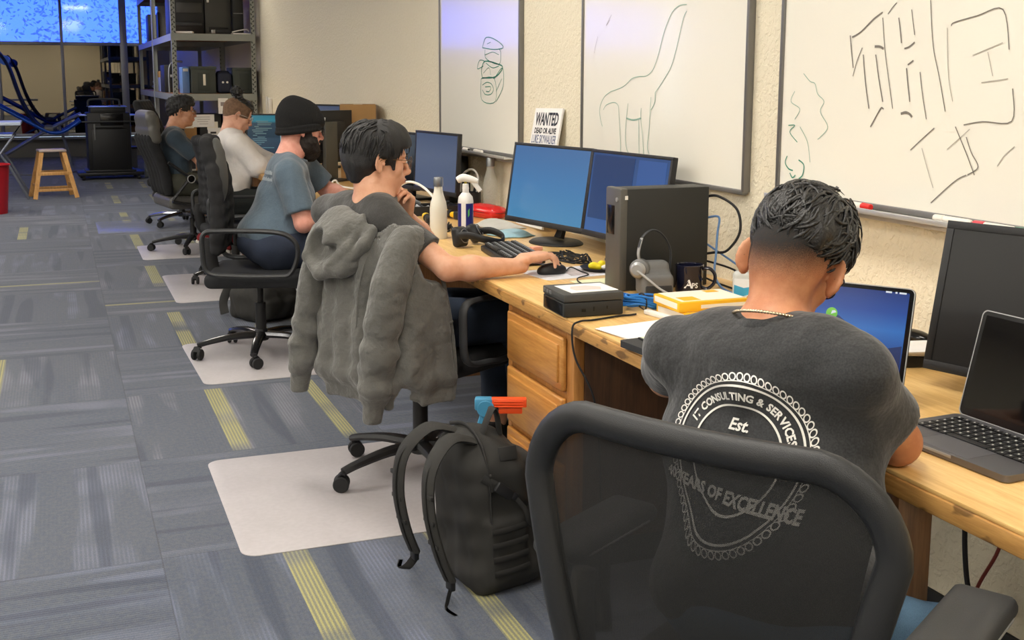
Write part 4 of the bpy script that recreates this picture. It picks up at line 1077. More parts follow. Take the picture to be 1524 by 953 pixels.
def loop_arm(t, y, z, m_, x0=-.17, x1=.16, h=.20, r=(.012, .02)):
    P = [(x0-.02, y, z-h+.01), (x0-.04, y, z-h*.4), (x0-.03, y, z+.0), (x0+.05, y, z+.012), (x1*.6, y, z+.005), (x1+.02, y, z-.03), (x1+.045, y, z-.10), (x1+.01, y, z-h-.0), (x1-.06, y, z-h-.015), (x0+.10, y, z-h-.01)]
    mk('armrest', MB().tube(P, 1, seg=10, closed=True, flat=(r[1], r[0]), smooth=5, up=(0, 1, 0)), m_, t)

# --- the near chair
ca = 59.0; cf = Vector((math.sin(rad(ca)), math.cos(rad(ca)), 0))
cc = Vector((.772, 1.298, 0))+cf*.235
t = thing('office_chair', 'mesh-backed black office chair of the nearest man, its see-through back filling the foreground', 'chair', cc, az2rz(ca))
bxf = lambda y, z: -.235-.03*math.cos((z-.62)*5.)+.03+.55*y*y-.10*(z-.55)*(1 if z > .55 else .4)
P = back_outline(.545, .38, .36, .930, .095, .09, 8, bxf, crown=.030)
mk('back_frame', MB().tube(P, 1, seg=14, closed=True, smooth=0, flat=(.0185, .0235), up=(1, 0, 0)), mat('chair_frame', S(38, 39, 41), .40, bump=.2, bs=900), t)
def netf(u, v):
    z = .375+v*.535; hw = (.19+(.2725-.19)*min(1, max(0, (z-.36)/.55)))-.012
    zt = .93-.030*((u*2-1))**2-.012
    z = .375+v*(zt-.375)
    hw = .17+(.262-.17)*((z-.36)/.57); 
    if z > .85: hw -= .06*((z-.85)/.075)**2*.55
    if z < .43: hw -= .05*((.43-z)/.06)**2*.5
    y = (u*2-1)*hw; return (bxf(y, z)+.004, y, z)
mk('back_net', MB().grid(netf, 30, 34), net, t, smooth=180)
# dark lumbar support and spine behind the net
mk('lumbar_support', MB().tube([(bxf(y, .50)-.012+.0, y, .525-.9*y*y+.10*abs(y)) for y in (-.17, -.12, -.06, 0, .06, .12, .17)], 1, seg=10, flat=(.028, .008), up=(0, 0, 1)), MATS['black_plastic'], t)
mk('back_spine', MB().tube([(-.05, 0, .38), (-.20, 0, .36), (-.285, 0, .42), (-.29, 0, .50)], [1.2, 1.1, 1., .9], seg=10, flat=(.016, .036), smooth=5, up=(0, 1, 0)), MATS['black_plastic'], t)
seat_cushion(t, MATS['seat_fabric'], .450, .50, .48)
for s in (-1, 1):
    y = s*.30
    pad = MB().prism([(q[0], q[1]) for q in rrect(.255, .092, .044, 8)], .010, Matrix.Translation((.0, y, .640)) )
    F = Field(.01); F.box((0, y, .6455), (.130, .048, .017), .016); F.ell((0, y, .69), (.12, .036, .034), k=.01, op='s')
    ao = mk('armrest', F.mesh(.006), mat('arm_pad', S(58, 59, 60), .55, bump=.15, bs=700), t, smooth=180)
    lo = [Vector((q[0], y+q[1], .6405)) for q in rrect(.258, .094, .046, 8)]
    mk('silver_trim', MB().tube(lo, .0022, seg=6, closed=True, smooth=0), MATS['silver_plastic'], ao)
    mk('arm_post', MB().tube([(.0, y, .63), (-.005, y, .55), (-.01, y-s*.01, .47)], 1, seg=10, flat=(.03, .014), up=(0, 1, 0)), MATS['black_gloss'], ao)
    mk('arm_bracket', MB().tube([(-.035, y+s*.002, .585), (-.05, y, .50), (-.04, y-s*.01, .42), (.0, y-s*.07, .385), (.02, y-s*.20, .385)], [.9, 1.15, 1.3, 1.1, 1.], seg=12, flat=(.020, .026), smooth=6, up=(0, 1, 0)), mat('bracket_grey', S(126, 124, 120), .35, metal=.5), ao)
star_base(t, MATS['black_plastic'], .32, 0, zseat=.41)

# --- chair under the hoodie
c2 = (1.15, 3.80, MZ)
t = thing('office_chair', 'black office chair with the grey hoodie hung over its back', 'chair', c2, az2rz(60))
bxf = lambda y, z: -.215+.7*y*y-.16*(z-.55)*(1 if z > .55 else .2)
P = back_outline(.35, .34, .52, .872, .09, .07, 6, bxf, crown=.02)
mk('back_frame', MB().tube(P, .016, seg=10, closed=True, smooth=0), MATS['black_plastic'], t)
mk('back_net', MB().grid(lambda u, v: (bxf((u*2-1)*.155, .535+v*.325), (u*2-1)*.155, .535+v*.325), 12, 12, thick=.004), net2, t, smooth=180)
mk('back_bar', MB().tube([(-.05, 0, .40), (-.20, 0, .38), (-.245, 0, .50), (-.25, 0, .64)], 1, seg=8, flat=(.010, .035), up=(0, 1, 0), smooth=5), MATS['black_plastic'], t)
seat_cushion(t, MATS['seat_fabric'], .450, .42, .42, x0=.065)
for s in (-1, 1): loop_arm(t, s*.29, .655, MATS['dark_plastic'], x0=-.06, x1=.17, h=.20, r=(.010, .017))
star_base(t, MATS['black_plastic'], .32, 168, zseat=.41)

# --- chair of the man in the beanie
t = thing('office_chair', 'high-backed black chair with looped armrests carrying the man in the beanie', 'chair', (.915, 5.80, MZ), az2rz(106))
bxf = lambda y, z: -.215+.5*y*y-.10*(z-.6)+.05*math.sin((z-.5)*4.2)
F = Field(.02)
for i in range(9):
    z = .56+.52*i/8; w_ = .19-.05*max(0, (z-.86)/.25)**1.5-.02*max(0, .62-z)/.06
    for y_ in (-1, -.5, 0, .5, 1): F.cap((bxf(w_*y_*.8, z), w_*y_*.82, z), (bxf(0, z), 0, z), .026, .026, k=.03)
for i in range(8):
    z = .56+.52*i/8; z2 = .56+.52*(i+1)/8; w_ = .17
    for y_ in (-1, 0, 1):
        yy = w_*y_*(1-.25*(z > .95)); F.cap((bxf(yy, z), yy, z), (bxf(yy, z2), yy*.96, z2), .026, k=.03)
mk('backrest', F.mesh(.010), MATS['black_fabric'], t, smooth=180)
F = Field(.01); F.ell((-.180, -.03, .965), (.034, .125, .140), k=0, M=eul(0, -4, 0)); F.ell((-.180, -.03, .90), (.034, .11, .125), k=.03, M=eul(0, -4, 0))
mk('headrest_pad', F.mesh(.007), mat('pad_grey', S(84, 85, 84), .55, bump=.1, bs=600), t, smooth=180)
mk('back_bar', MB().tube([(-.05, 0, .40), (-.20, 0, .39), (-.24, 0, .50), (-.235, 0, .60)], 1, seg=8, flat=(.010, .035), up=(0, 1, 0), smooth=5), MATS['black_plastic'], t)
seat_cushion(t, MATS['seat_fabric'], .455, .50, .48)
for s in (-1, 1): loop_arm(t, s*.285, .660, MATS['dark_plastic'], x0=-.19, x1=.175, h=.195, r=(.012, .019))
star_base(t, mat('black_chrome', S(60, 60, 62), .16, metal=.8), .32, 198, zseat=.41)
p3chair = t

# --- chair of the person in the white shirt (mostly hidden)
c = dup(p3chair, (1.12, 8.11, MZ), az2rz(86), 'black chair of the pale-shirted person, mostly hidden behind other chairs'); c.scale = (1, 1, .90)
for ch in c.children: ch.data = ch.data.copy()

# --- padded executive chair of the man in the navy t-shirt
t = thing('office_chair', 'padded grey-topped executive chair of the man in the navy t-shirt', 'chair', (1.00, 9.68, MZ), az2rz(80))
F = Field(.03)
for i in range(7):
    z = .50+.60*i/10; z2 = z+.06; xf = lambda z: -.24-.26*(z-.5)+.02*math.sin((z-.5)*9)
    for y_ in (-.19, -.1, 0, .1, .19): F.cap((xf(z), y_, z), (xf(z2), y_, z2), .036, k=.03)
o = mk('backrest', F.mesh(.012), MATS['black_fabric'], t, smooth=180)
F = Field(.012); F.box((-.335, 0, 1.045), (.050, .225, .075), .045, M=eul(0, -10, 0)); F.box((-.330, 0, .950), (.046, .24, .075), .04, M=eul(0, -10, 0)); F.box((-.345, 0, 1.10), (.045, .19, .04), .04, M=eul(0, -10, 0))
mk('head_cushion', F.mesh(.009), MATS['leatherette'], t, smooth=180)
seat_cushion(t, MATS['leatherette'], .460, .54, .50, .10)
for s in (-1, 1):
    y = s*.30; a = MB()
    a.tube([(-.26, y, .74), (-.10, y, .62), (.16, y, .44)], 1, seg=8, flat=(.022, .013), smooth=5, up=(0, 1, 0)).tube([(-.24, y, .44), (-.12, y, .58), (-.08, y, .615)], 1, seg=8, flat=(.022, .013), smooth=4, up=(0, 1, 0)).tube([(-.24, y, .43), (-.05, y, .395), (.16, y, .41)], 1, seg=8, flat=(.020, .013), smooth=4, up=(0, 1, 0))
    ao = mk('arm_frame', a, MATS['black_plastic'], t)
    mk('pivot_ring', MB().cyl((-.09, y-s*.0, .605), (-.09, y+s*.022, .605), .036, seg=24, bev=.003), MATS['black_gloss'], ao)
    mk('pivot_cap', MB().tube([Vector((-.09+.030*math.cos(q*PI/12), y+s*.024, .605+.030*math.sin(q*PI/12))) for q in range(24)], .004, seg=6, closed=True, smooth=0), MATS['silver_plastic'], ao)
star_base(t, MATS['black_plastic'], .33, 171, zseat=.40)

# --- empty black chair with chrome foot
t = thing('office_chair', 'empty tall black chair with chrome-tipped feet behind the navy t-shirt man', 'chair', (1.08, 11.40, MZ), az2rz(112))
F = Field(.03)
for i in range(11):
    z = .46+.64*i/10; xf = lambda z: -.20-.16*(z-.5)+.05*math.sin((z-.45)*5.5)
    for y_ in (-.18, -.09, 0, .09, .18): F.cap((xf(z), y_*(1-.12*(i > 8)), z), (xf(z+.05), y_*(1-.12*(i > 8)), z+.05), .038, k=.03)
mk('backrest', F.mesh(.012), MATS['black_fabric'], t, smooth=180)
mk('back_bracket', MB().tube([(-.16, -.23, .78), (-.235, -.235, .70), (-.22, -.235, .56), (-.18, -.235, .50)], .012, seg=8), MATS['chrome'], t)
seat_cushion(t, MATS['black_fabric'], .47, .52, .50, .09)
for s in (-1, 1): mk('armrest', MB().tube([(-.20, s*.29, .66), (.05, s*.29, .67), (.16, s*.29, .63), (.12, s*.28, .44), (-.02, s*.22, .40)], 1, seg=8, flat=(.02, .014), smooth=5, up=(0, 1, 0)), MATS['black_plastic'], t)
star_base(t, mat('chrome_feet', S(150, 150, 155), .15, metal=.95), .33, 30, zseat=.40)

# ------------------------------------------------------------------ chair mats
def mat_poly(c, w, d, r=.04, rot=0):
    return [Vector((c[0], c[1], 0))+Matrix.Rotation(rad(rot), 3, 'Z') @ Vector((x, y, 0)) for x, y in rrect(w, d, r, 5)]
frost = mat('frosted_vinyl', S(182, 177, 179), .38, var=.05, vs=5, bump=.25, bs=500, fine=.04, fs=60)
def clear_vinyl():
    m = mat('clear_vinyl', S(170, 176, 190), .22); nt = m.node_tree; b = nt.nodes['Principled BSDF']; b.inputs['Alpha'].default_value = .42; return m
mats_ = [((.445, 1.66), (3.270, 4.190), -.3, 'near grey plastic chair mat lying under the hoodie chair', 0),
         ((.560, 1.76), (5.300, 6.180), 1.2, 'grey plastic chair mat lying under the chair of the man in the beanie', 0),
         ((.640, 1.80), (7.345, 8.440), 0, 'grey plastic chair mat under the pale-shirted person, third from the camera', 0),
         ((.568, 1.60), (9.215, 10.02), 0, 'small grey chair mat beneath the red shoe', 0),
         ((.300, 1.60), (10.92, 11.86), 0, 'farthest chair mat, clear plastic with a bright rim', 1)]
for (x0, x1), (y0, y1), rot, lab, clr in mats_:
    P = mat_poly(((x0+x1)/2, (y0+y1)/2), x1-x0, y1-y0, .05, rot)
    mb = MB(); n = len(P); c = Vector(((x0+x1)/2, (y0+y1)/2, 0))
    P = [p-c for p in P]
    mb.add([p+Vector((0, 0, .0005)) for p in P]+[p+Vector((0, 0, .0028)) for p in P]+[p*.994+Vector((0, 0, .0040)) for p in P], [tuple(range(2*n, 3*n))]+[(i, (i+1) % n, n+(i+1) % n, n+i) for i in range(n)]+[(n+i, n+(i+1) % n, 2*n+(i+1) % n, 2*n+i) for i in range(n)])
    o = mk('chair_mat', mb, clear_vinyl() if clr else frost); o.location = c; props(o, lab, 'chair mat')
# ------------------------------------------------------------------ skin, hair and cloth
def skin_mat(name, c, c2):
    m = bpy.data.materials.new(name); m.use_nodes = True; nt = m.node_tree; b = nt.nodes['Principled BSDF']
    tc = nd(nt, 'ShaderNodeTexCoord'); n = nd(nt, 'ShaderNodeTexNoise'); setin(n, Scale=22., Detail=5, Roughness=.6); nt.links.new(tc.outputs['Object'], n.inputs['Vector'])
    cr = nd(nt, 'ShaderNodeValToRGB'); cr.color_ramp.elements[0].position = .35; cr.color_ramp.elements[0].color = c4(c2); cr.color_ramp.elements[1].position = .65; cr.color_ramp.elements[1].color = c4(c)
    nt.links.new(n.outputs['Fac'], cr.inputs['Fac']); nt.links.new(cr.outputs['Color'], b.inputs['Base Color'])
    b.inputs['Roughness'].default_value = .5; b.inputs['Subsurface Weight'].default_value = .12; b.inputs['Subsurface Radius'].default_value = (.012, .005, .003)
    n2 = nd(nt, 'ShaderNodeTexNoise'); setin(n2, Scale=420., Detail=2); nt.links.new(tc.outputs['Object'], n2.inputs['Vector'])
    bp = nd(nt, 'ShaderNodeBump'); bp.inputs['Strength'].default_value = .12; bp.inputs['Distance'].default_value = .002; nt.links.new(n2.outputs['Fac'], bp.inputs['Height']); nt.links.new(bp.outputs['Normal'], b.inputs['Normal'])
    return m
def fade_mat(name, col, z_hi, z_lo, M):
    """cropped hair: opaque dark at the top of the band, thinning out to bare skin at its lower edge (by real height on the head)"""
    m = bpy.data.materials.new(name); m.use_nodes = True; nt = m.node_tree; b = nt.nodes['Principled BSDF']; o = nt.nodes['Material Output']
    b.inputs['Base Color'].default_value = c4(col); b.inputs['Roughness'].default_value = .75
    tc = nd(nt, 'ShaderNodeTexCoord'); n = nd(nt, 'ShaderNodeTexNoise'); setin(n, Scale=900., Detail=2); nt.links.new(tc.outputs['Object'], n.inputs['Vector'])
    sp = nd(nt, 'ShaderNodeSeparateXYZ'); nt.links.new(tc.outputs['Object'], sp.inputs[0])
    r = nd(nt, 'ShaderNodeMapRange'); setin(r, From_Min=z_lo, From_Max=z_hi, To_Min=-.25, To_Max=.92); r.clamp = True
    nt.links.new(sp.outputs[2], r.inputs['Value'])
    a = nd(nt, 'ShaderNodeMath', operation='ADD'); nt.links.new(r.outputs['Result'], a.inputs[0])
    mm = nd(nt, 'ShaderNodeMath', operation='MULTIPLY_ADD'); nt.links.new(n.outputs['Fac'], mm.inputs[0]); mm.inputs[1].default_value = 1.2; mm.inputs[2].default_value = -.55; nt.links.new(mm.outputs[0], a.inputs[1]); a.use_clamp = True
    tr = nd(nt, 'ShaderNodeBsdfTransparent'); mx = nd(nt, 'ShaderNodeMixShader'); nt.links.new(a.outputs[0], mx.inputs[0]); nt.links.new(tr.outputs[0], mx.inputs[1]); nt.links.new(b.outputs[0], mx.inputs[2]); nt.links.new(mx.outputs[0], o.inputs[0]); return m
hairm = mat('hair_black', S(24, 23, 24), .36, bump=.5, bs=260, spec=.7)
hairm2 = mat('hair_soft', S(22, 21, 23), .5, bump=.6, bs=420, spec=.6)
def locks(parent, M, c, r, n, pred, flow, L, rr, wave=.004, lift=.006, m_=None, seed=1, name='hair_locks', steps=7, up=.0, jit=1.):
    rs = random.Random(seed); mb = MB(); c = Vector(c); r = Vector(r)
    cnt = 0; tries = 0
    while cnt < n and tries < n*40:
        tries += 1
        th = rs.uniform(0, 2*PI); z = rs.uniform(-1, 1); q = math.sqrt(1-z*z); d = Vector((q*math.cos(th), q*math.sin(th), z))
        p = Vector((c.x+d.x*r.x, c.y+d.y*r.y, c.z+d.z*r.z))
        if not pred(p): continue
        P = []; cur = p.copy(); Lk = L*rs.uniform(.7, 1.3); ph = rs.uniform(0, 6.28); wv = wave*rs.uniform(.4, 1.4); lf = lift*rs.uniform(.3, 1.3); j = Vector((rs.uniform(-.25, .25), rs.uniform(-.25, .25), rs.uniform(-.2, .2)))*jit
        for s in range(steps+1):
            nrm = Vector(((cur.x-c.x)/r.x**2, (cur.y-c.y)/r.y**2, (cur.z-c.z)/r.z**2)).normalized()
            f = Vector(flow(cur))+j; f = (f-nrm*f.dot(nrm)).normalized(); sd = nrm.cross(f)
            t = s/steps
            P.append(M @ (cur+nrm*(lf*math.sin(t*2.6)+up*t*t)+sd*(wv*math.sin(ph+t*7))))
            cur = cur+f*(Lk/steps)
            k = math.sqrt(((cur.x-c.x)/r.x)**2+((cur.y-c.y)/r.y)**2+((cur.z-c.z)/r.z)**2); cur = c+(cur-c)/k
        mb.tube(P, [rr*.5, rr*.95, rr, rr*.95, rr*.85, rr*.7, rr*.5, rr*.15][:steps+1], seg=5, smooth=0)
        cnt += 1
    return mk(name, mb, m_ or hairm, parent, world=True, smooth=180)
def cloth(name, c, fine=.16, fs=700, var=.07, bump=.5, bs=16):
    return mat(name, c, .92, var=var, vs=7, fine=fine, fs=fs, bump=bump, bs=bs, sheen=.25)

# =================================================================== 1. the nearest man
J = dict(az=60, nk=(1.105, 1.605, .985), che=(1.10, 1.60, .79), pel=(1.02, 1.47, .575), shL=(1.015, 1.760, .920), shR=(1.155, 1.445, .940), elR=(1.302, 1.512, .791), elL=(1.13, 2.00, .80), wrR=(1.215, 1.730, .812), wrL=(1.205, 1.840, .812),
         hipL=(1.00, 1.56, .55), hipR=(1.07, 1.40, .53), knL=(1.33, 1.84, .50), knR=(1.300, 1.362, .480), anL=(1.40, 1.88, .10), anR=(1.31, 1.375, .10))
HM = headM((1.174, 1.651, 1.080), 50, 26, 11, 1.0)
sk = skin_mat('skin_tan', S(206, 146, 108), S(186, 122, 86))
wl, wr_ = Vector(J['wrL']), Vector(J['wrR'])
t = person('man in a charcoal t-shirt seen from behind, seated nearest the camera, wearing a rope chain', (1.05, 1.55, 0), J, HM, sk, .0035, ear=(1.06, 1.06), hw=.92, nr=.045,
           handL=(handM(wl, wl+Vector((.10, .01, 0)), (0, 0, 1)), -1, dict(curl=(.2, .3, .2))), handR=(handM(wr_, wr_+Vector((.10, .04, 0)), (0, 0, 1)), 1, dict(curl=(.2, .3, .2))))
P1 = t
F = shirt_field(J, .014, 1.08, 1.17, sleeve=.64, sr=.048, flare=.022, hem=.53)
for s in 'LR':
    a, b = Vector(J['sh'+s]), Vector(J['nk'])
# folds: hollow under the collar, drape lines across the back
B_ = basis(57, (0, 0, 1)); nk = Vector(J['nk'])
def bp_(back, left, up): return nk-B_.col[0]*back+B_.col[1]*left+Vector((0, 0, up))
for (a, b, r_) in (((.066, .085, -.03), (.100, .0, -.085), .008), ((.066, -.085, -.03), (.100, .0, -.085), .008)):
    F.cap(bp_(*a), bp_(*b), r_, r_*.7, k=.045)
F.ell(bp_(.125, 0, -.048), (.020, .045, .014), B_, k=.02, op='s')
F.fn(wav(.0022, 26, 3, 8, (1, 1, 1.6)))
tee = cloth('tee_charcoal', S(48, 49, 51), .34, 330, .10, .35, 22)
sh1 = mk('t_shirt', F.mesh(.005), tee, t, world=True, smooth=180)
collar(J, nk+Vector((-.004, -.002, -.004)), .068, tee, sh1, up=(.25, .2, 1), rb=.0075)
# necklace: little twisted links in a loose ring resting on the collar
mb = MB(); 
BN = basis(57, (.30, .24, 1))
cN = nk+Vector((.0, .0, .016)); n_l = 84
pr_ = []
for i in range(n_l):
    a = 2*PI*i/n_l; pr_.append(cN+BN.col[0]*(math.cos(a)*.073+.010)+BN.col[1]*(math.sin(a)*.068))
for i in range(n_l):
    a = pr_[i]; d = (pr_[(i+1) % n_l]-a); c_ = a+d*.5
    R = d.to_track_quat('X', 'Z').to_matrix() @ Euler((0, 0, rad(32))).to_matrix()
    mb.ell(c_, (.0050, .0029, .0029), seg=8, rings=6, M=R)
mk('necklace', mb, mat('gold', S(206, 188, 160), .22, metal=.9), t, world=True)
F = pants_field(J, .008, w=.97); F.fn(wav(.003, 30, 5))
jean = mat('denim', S(92, 124, 154), .9, var=.25, vs=9, fine=.2, fs=700, bump=.3, bs=900)
mk('jeans', F.mesh(.008), jean, t, world=True, smooth=180)
mat('shoe_black', S(26, 26, 28), .6); mat('sole_white', S(216, 212, 202), .6)
for a in ('anL', 'anR'): shoe_mesh(J[a], 62, MATS['shoe_black'], MATS['sole_white'], t, .008).location.z -= .0040
face_bits(HM, t, None, None)
# cropped sides and nape
F = Field(.01); h = LF(F, HM)
h.ell((-.012, 0, .033), (.1000, .0735, .085), k=.02); h.ell((-.045, 0, -.012), (.0550, .0590, .060), k=.02); h.ell((.030, 0, -.0), (.052, .0600, .075), k=.02); h.cap((-.034, 0, -.030), (-.050, 0, -.062), .050, .046, k=.02)
h.cut((0, 0, -.075), (-.25, 0, -1)); h.box((.10, 0, 0), (.075, .2, .2), .002, op='s', k=.01)
for y in (-1, 1): h.ell((-.006, y*.088, -.012), (.024, .03, .040), op='s', k=.004)
zt = (HM @ Vector((-.08, 0, .012))).z-0; zb = (HM @ Vector((-.08, 0, -.065))).z
o = mk('cropped_hair', F.mesh(.0035), fade_mat('hair_fade', S(30, 26, 24), zt+.012, zb+.004, HM), t, world=True, smooth=180)
# volume on top plus combed wavy locks
F = Field(.02); h = LF(F, HM)
h.ell((-.008, -.002, .058), (.100, .076, .080)); h.ell((.03, 0, .083), (.07, .060, .060)); h.ell((-.05, -.01, .053), (.060, .063, .056))
h.cut((-.05, 0, .022), (.12, 0, -1), .008); h.box((.14, 0, .0), (.07, .2, .075), .01, op='s', k=.01)
F.fn(wav(.003, 120, 11, 9, (1, 1, 3)))
ho = mk('hair', F.mesh(.0038), hairm, t, world=True, smooth=180)
fl = lambda p: Vector((p.x-.045, p.y*.7+.022, (-.02 if p.z > .11 else -.085)))
locks(ho, HM, (-.006, -.002, .058), (.103, .0785, .083), 700, lambda p: p.z > .060 and not (p.x > .085 and p.z < .06), fl, .078, .0036, .0042, .0070, seed=4, jit=.45)
locks(ho, HM, (-.006, 0, .058), (.105, .081, .087), 90, lambda p: p.z > .10 and p.x > -.03, lambda p: Vector((.5, p.y*8, .3)), .050, .0022, .008, .012, seed=9, up=.012, name='loose_curls')
locks(ho, HM, (-.006, 0, .058), (.104, .081, .083), 36, lambda p: p.y < -.05 and p.z > .05 and p.x > .0, lambda p: Vector((.4, -.2, -.6)), .042, .0022, .009, .010, seed=12, up=.010, name='side_curls')
glasses(HM, MATS['black_plastic'], t)
# back print
def back_print():
    """ring emblem with its lettering, pressed on to the back of the shirt"""
    A = frameM(Vector(J['nk'])-B_.col[0]*.30+Vector((0, 0, -.186))+B_.col[1]*-.003, -B_.col[1], (0, 0, 1))
    me = sh1.data; Mi = wm(sh1); vs = [Mi @ v.co for v in me.vertices]; bv = BVHTree.FromPolygons(vs, [tuple(p.vertices) for p in me.polygons])
    mb = MB()
    def add2(v2, fs):
        out = []; ok = True
        for (x, y) in v2:
            o = A @ Vector((x, y, 0)); loc, n, i, dist = bv.ray_cast(o, B_.col[0])
            if loc is None: return
            out.append(loc-B_.col[0]*.0012+n*.0012)
        mb.add(out, fs)
    def ringband(r0, r1, a0=0, a1=360, n=160):
        v = []; f = []
        for i in range(n+1):
            a = rad(a0+(a1-a0)*i/n); v += [(r0*math.cos(a), r0*math.sin(a)), (r1*math.cos(a), r1*math.sin(a))]
        for i in range(n): f.append((2*i, 2*i+1, 2*i+3, 2*i+2))
        add2(v, f)
    R0 = .131
    ringband(R0*.845, R0*.870); ringband(R0*.60, R0*.625); ringband(R0*.905, R0*.915)
    N = 62
    for i in range(N):   # rope border: slanted loops
        a = 2*PI*i/N; pts = []
        for k in range(14):
            q = 2*PI*k/14; rx = .058*R0*math.cos(q); ry = .040*R0*math.sin(q)
            sl = rad(38); u = rx*math.cos(sl)-ry*math.sin(sl); v_ = rx*math.sin(sl)+ry*math.cos(sl)
            rr = R0*.955+v_*1.0; aa = a+u/R0
            pts.append((rr*math.cos(aa), rr*math.sin(aa), q))
        v = []; 
        for (x, y, q) in pts: v.append((x, y))
        c_ = (sum(p[0] for p in v)/14, sum(p[1] for p in v)/14)
        v2 = v+[(c_[0]+(x-c_[0])*.66, c_[1]+(y-c_[1])*.66) for x, y in v]
        add2(v2, [(k, (k+1) % 14, 14+(k+1) % 14, 14+k) for k in range(14)])
    def arc_text(s, r, size, mid, span, bold=.0008):
        w = []
        for ch in s:
            if ch == ' ': w.append((None, size*.34)); continue
            vs, fs = text_faces(ch, size, bold=bold, align='LEFT'); x0 = min(p[0] for p in vs); x1 = max(p[0] for p in vs)
            w.append(((vs, fs, x0), x1-x0+size*.13))
        sp = rad(span)*(r+size*.35)/sum(q[1] for q in w); tot = sum(q[1] for q in w)*sp; cur = -tot/2
        for g, ww in w:
            if g:
                vs, fs, x0 = g
                out = []
                for (x, y) in vs:
                    th = rad(mid)-(cur+(x-x0))/ (r+size*.35); out.append(((r+y)*math.cos(th), (r+y)*math.sin(th)))
                add2(out, fs)
            cur += ww*sp
    arc_text('IT CONSULTING & SERVICES', R0*.685, .0172, 86, 138, .0006)
    def flat(s, size, x, y, sx=1., bold=.0006, shear=0.):
        vs, fs = text_faces(s, size, bold=bold, shear=shear, sx=sx); add2([(a+x, b+y) for a, b in vs], fs)
    flat('Est.', .026, 0, .040, 1., shear=.3)
    # white band with the anniversary line, under the ring centre
    flat('40 YEARS OF EXCELLENCE', .0235, .0, -.066, .98, bold=.0010)
    return mk('back_print', mb, mat('print_white', S(226, 224, 218), .7), sh1, world=True, smooth=180)
back_print()

# =================================================================== 2. the man in glasses with the mouse
J = dict(az=68, nk=(.965, 3.725, .995), che=(.985, 3.80, .79), pel=(1.05, 3.84, .575), shL=(.875, 3.955, .935), shR=(.985, 3.645, .948), elR=(1.150, 3.475, .792), wrR=(1.415, 3.500, .783), elL=(1.24, 4.02, .81), wrL=(1.10, 3.80, .935),
         hipL=(1.03, 3.93, .55), hipR=(1.09, 3.76, .55), knL=(1.50, 3.98, .55), knR=(1.52, 3.76, .55), anL=(1.52, 4.0, .10), anR=(1.56, 3.78, .10))
HM = headM((.998, 3.765, 1.130), 91, 6, 2, 1.03)
sk = skin_mat('skin_warm', S(228, 176, 146), S(214, 156, 124))
wr_ = Vector(J['wrR'])
wl = Vector(J['wrL'])
tipd = Vector((.1, .012, .004))
t = person('man with round glasses and short black hair in a grey t-shirt, hand on a mouse', (1.0, 3.78, 0), J, HM, sk, .0035,
           handR=(handM(wr_+Vector((0, 0, .023)), wr_+Vector((0, 0, .028))+tipd, (0, 0, 1)), 1, dict(curl=[(.20, .45, .35), (.22, .5, .4), (.35, .65, .5), (.5, .75, .5)], spread=.06, s=.98)),
           handL=(handM(wl, wl+Vector((.0, -.03, .06)), (.9, .3, .3)), -1, dict(curl=(.9, 1.2, .6), s=.95)))
F = shirt_field(J, .012, 1.0, .96, sleeve=.68, sr=.052, flare=.014, hem=.54); SHIRT2 = list(F.p); J2 = dict(J); F.fn(wav(.002, 30, 8, 8, (1, 1, 1.5)))
tee = cloth('tee_grey', S(60, 59, 58), .2, 300, .08, .4, 20)
so_ = mk('t_shirt', F.mesh(.005), tee, t, world=True, smooth=180)
collar(J, Vector(J['nk'])+Vector((.012, .006, .008)), .062, tee, so_, up=(.1, .05, 1), rb=.006)
F = pants_field(J, .008); F.fn(wav(.003, 30, 6))
mk('jeans', F.mesh(.008), mat('denim_dark', S(38, 50, 68), .9, var=.25, vs=9, fine=.2, fs=700, bump=.3, bs=900), t, world=True, smooth=180)
for a in ('anL', 'anR'): shoe_mesh(J[a], 80, MATS['shoe_black'], MATS['sole_white'], t, .008)
face_bits(HM, t, mat('lip_pink', S(206, 136, 122), .45), hairm2)
F = Field(.02); h = LF(F, HM)
h.ell((-.012, 0, .038), (.112, .090, .092)); h.ell((-.050, 0, .0), (.070, .076, .070)); h.cap((-.055, -.03, -.02), (-.060, -.022, -.062), .044, .034); h.cap((-.055, .03, -.02), (-.060, .022, -.062), .044, .034); h.ell((.030, 0, .060), (.078, .080, .068))
h.box((.128, 0, -.045), (.068, .2, .092), .02, op='s', k=.016)
h.box((.080, 0, -.055), (.050, .2, .07), .015, op='s', k=.014)
for y in (-1, 1):
    h.ell((-.004, y*.095, -.028), (.030, .035, .044), op='s', k=.008); h.box((.045, y*.09, -.075), (.045, .05, .06), .01, op='s', k=.01)
h.cut((-.05, 0, -.078), (.15, 0, -1), .01)
F.fn(wav(.0018, 150, 21, 9, (1, 1, 4)))
for y in (-1, 1): h.cap((.034, y*.072, .02), (.038, y*.069, -.022), .011, .006, k=.008)
ho = mk('hair', F.mesh(.0038), hairm2, t, world=True, smooth=180)
fl = lambda p: Vector((.25 if p.x > 0 else -.25, p.y*4, -1.)) if p.z < .09 else Vector((.7 if p.x > -.02 else -.8, p.y*7, -.1))
locks(ho, HM, (-.012, 0, .038), (.111, .090, .092), 420, lambda p: p.z > .0 and not (p.x > .065 and p.z < .075) and not (p.x > .01 and p.z < .045) and not (abs(p.y) > .05 and p.z < .03 and p.x > -.03), fl, .040, .0030, .0012, .0026, m_=hairm2, seed=5)
glasses(HM, mat('wire_gold', S(120, 92, 60), .3, metal=.8), t, round_=True, thick=.0011)

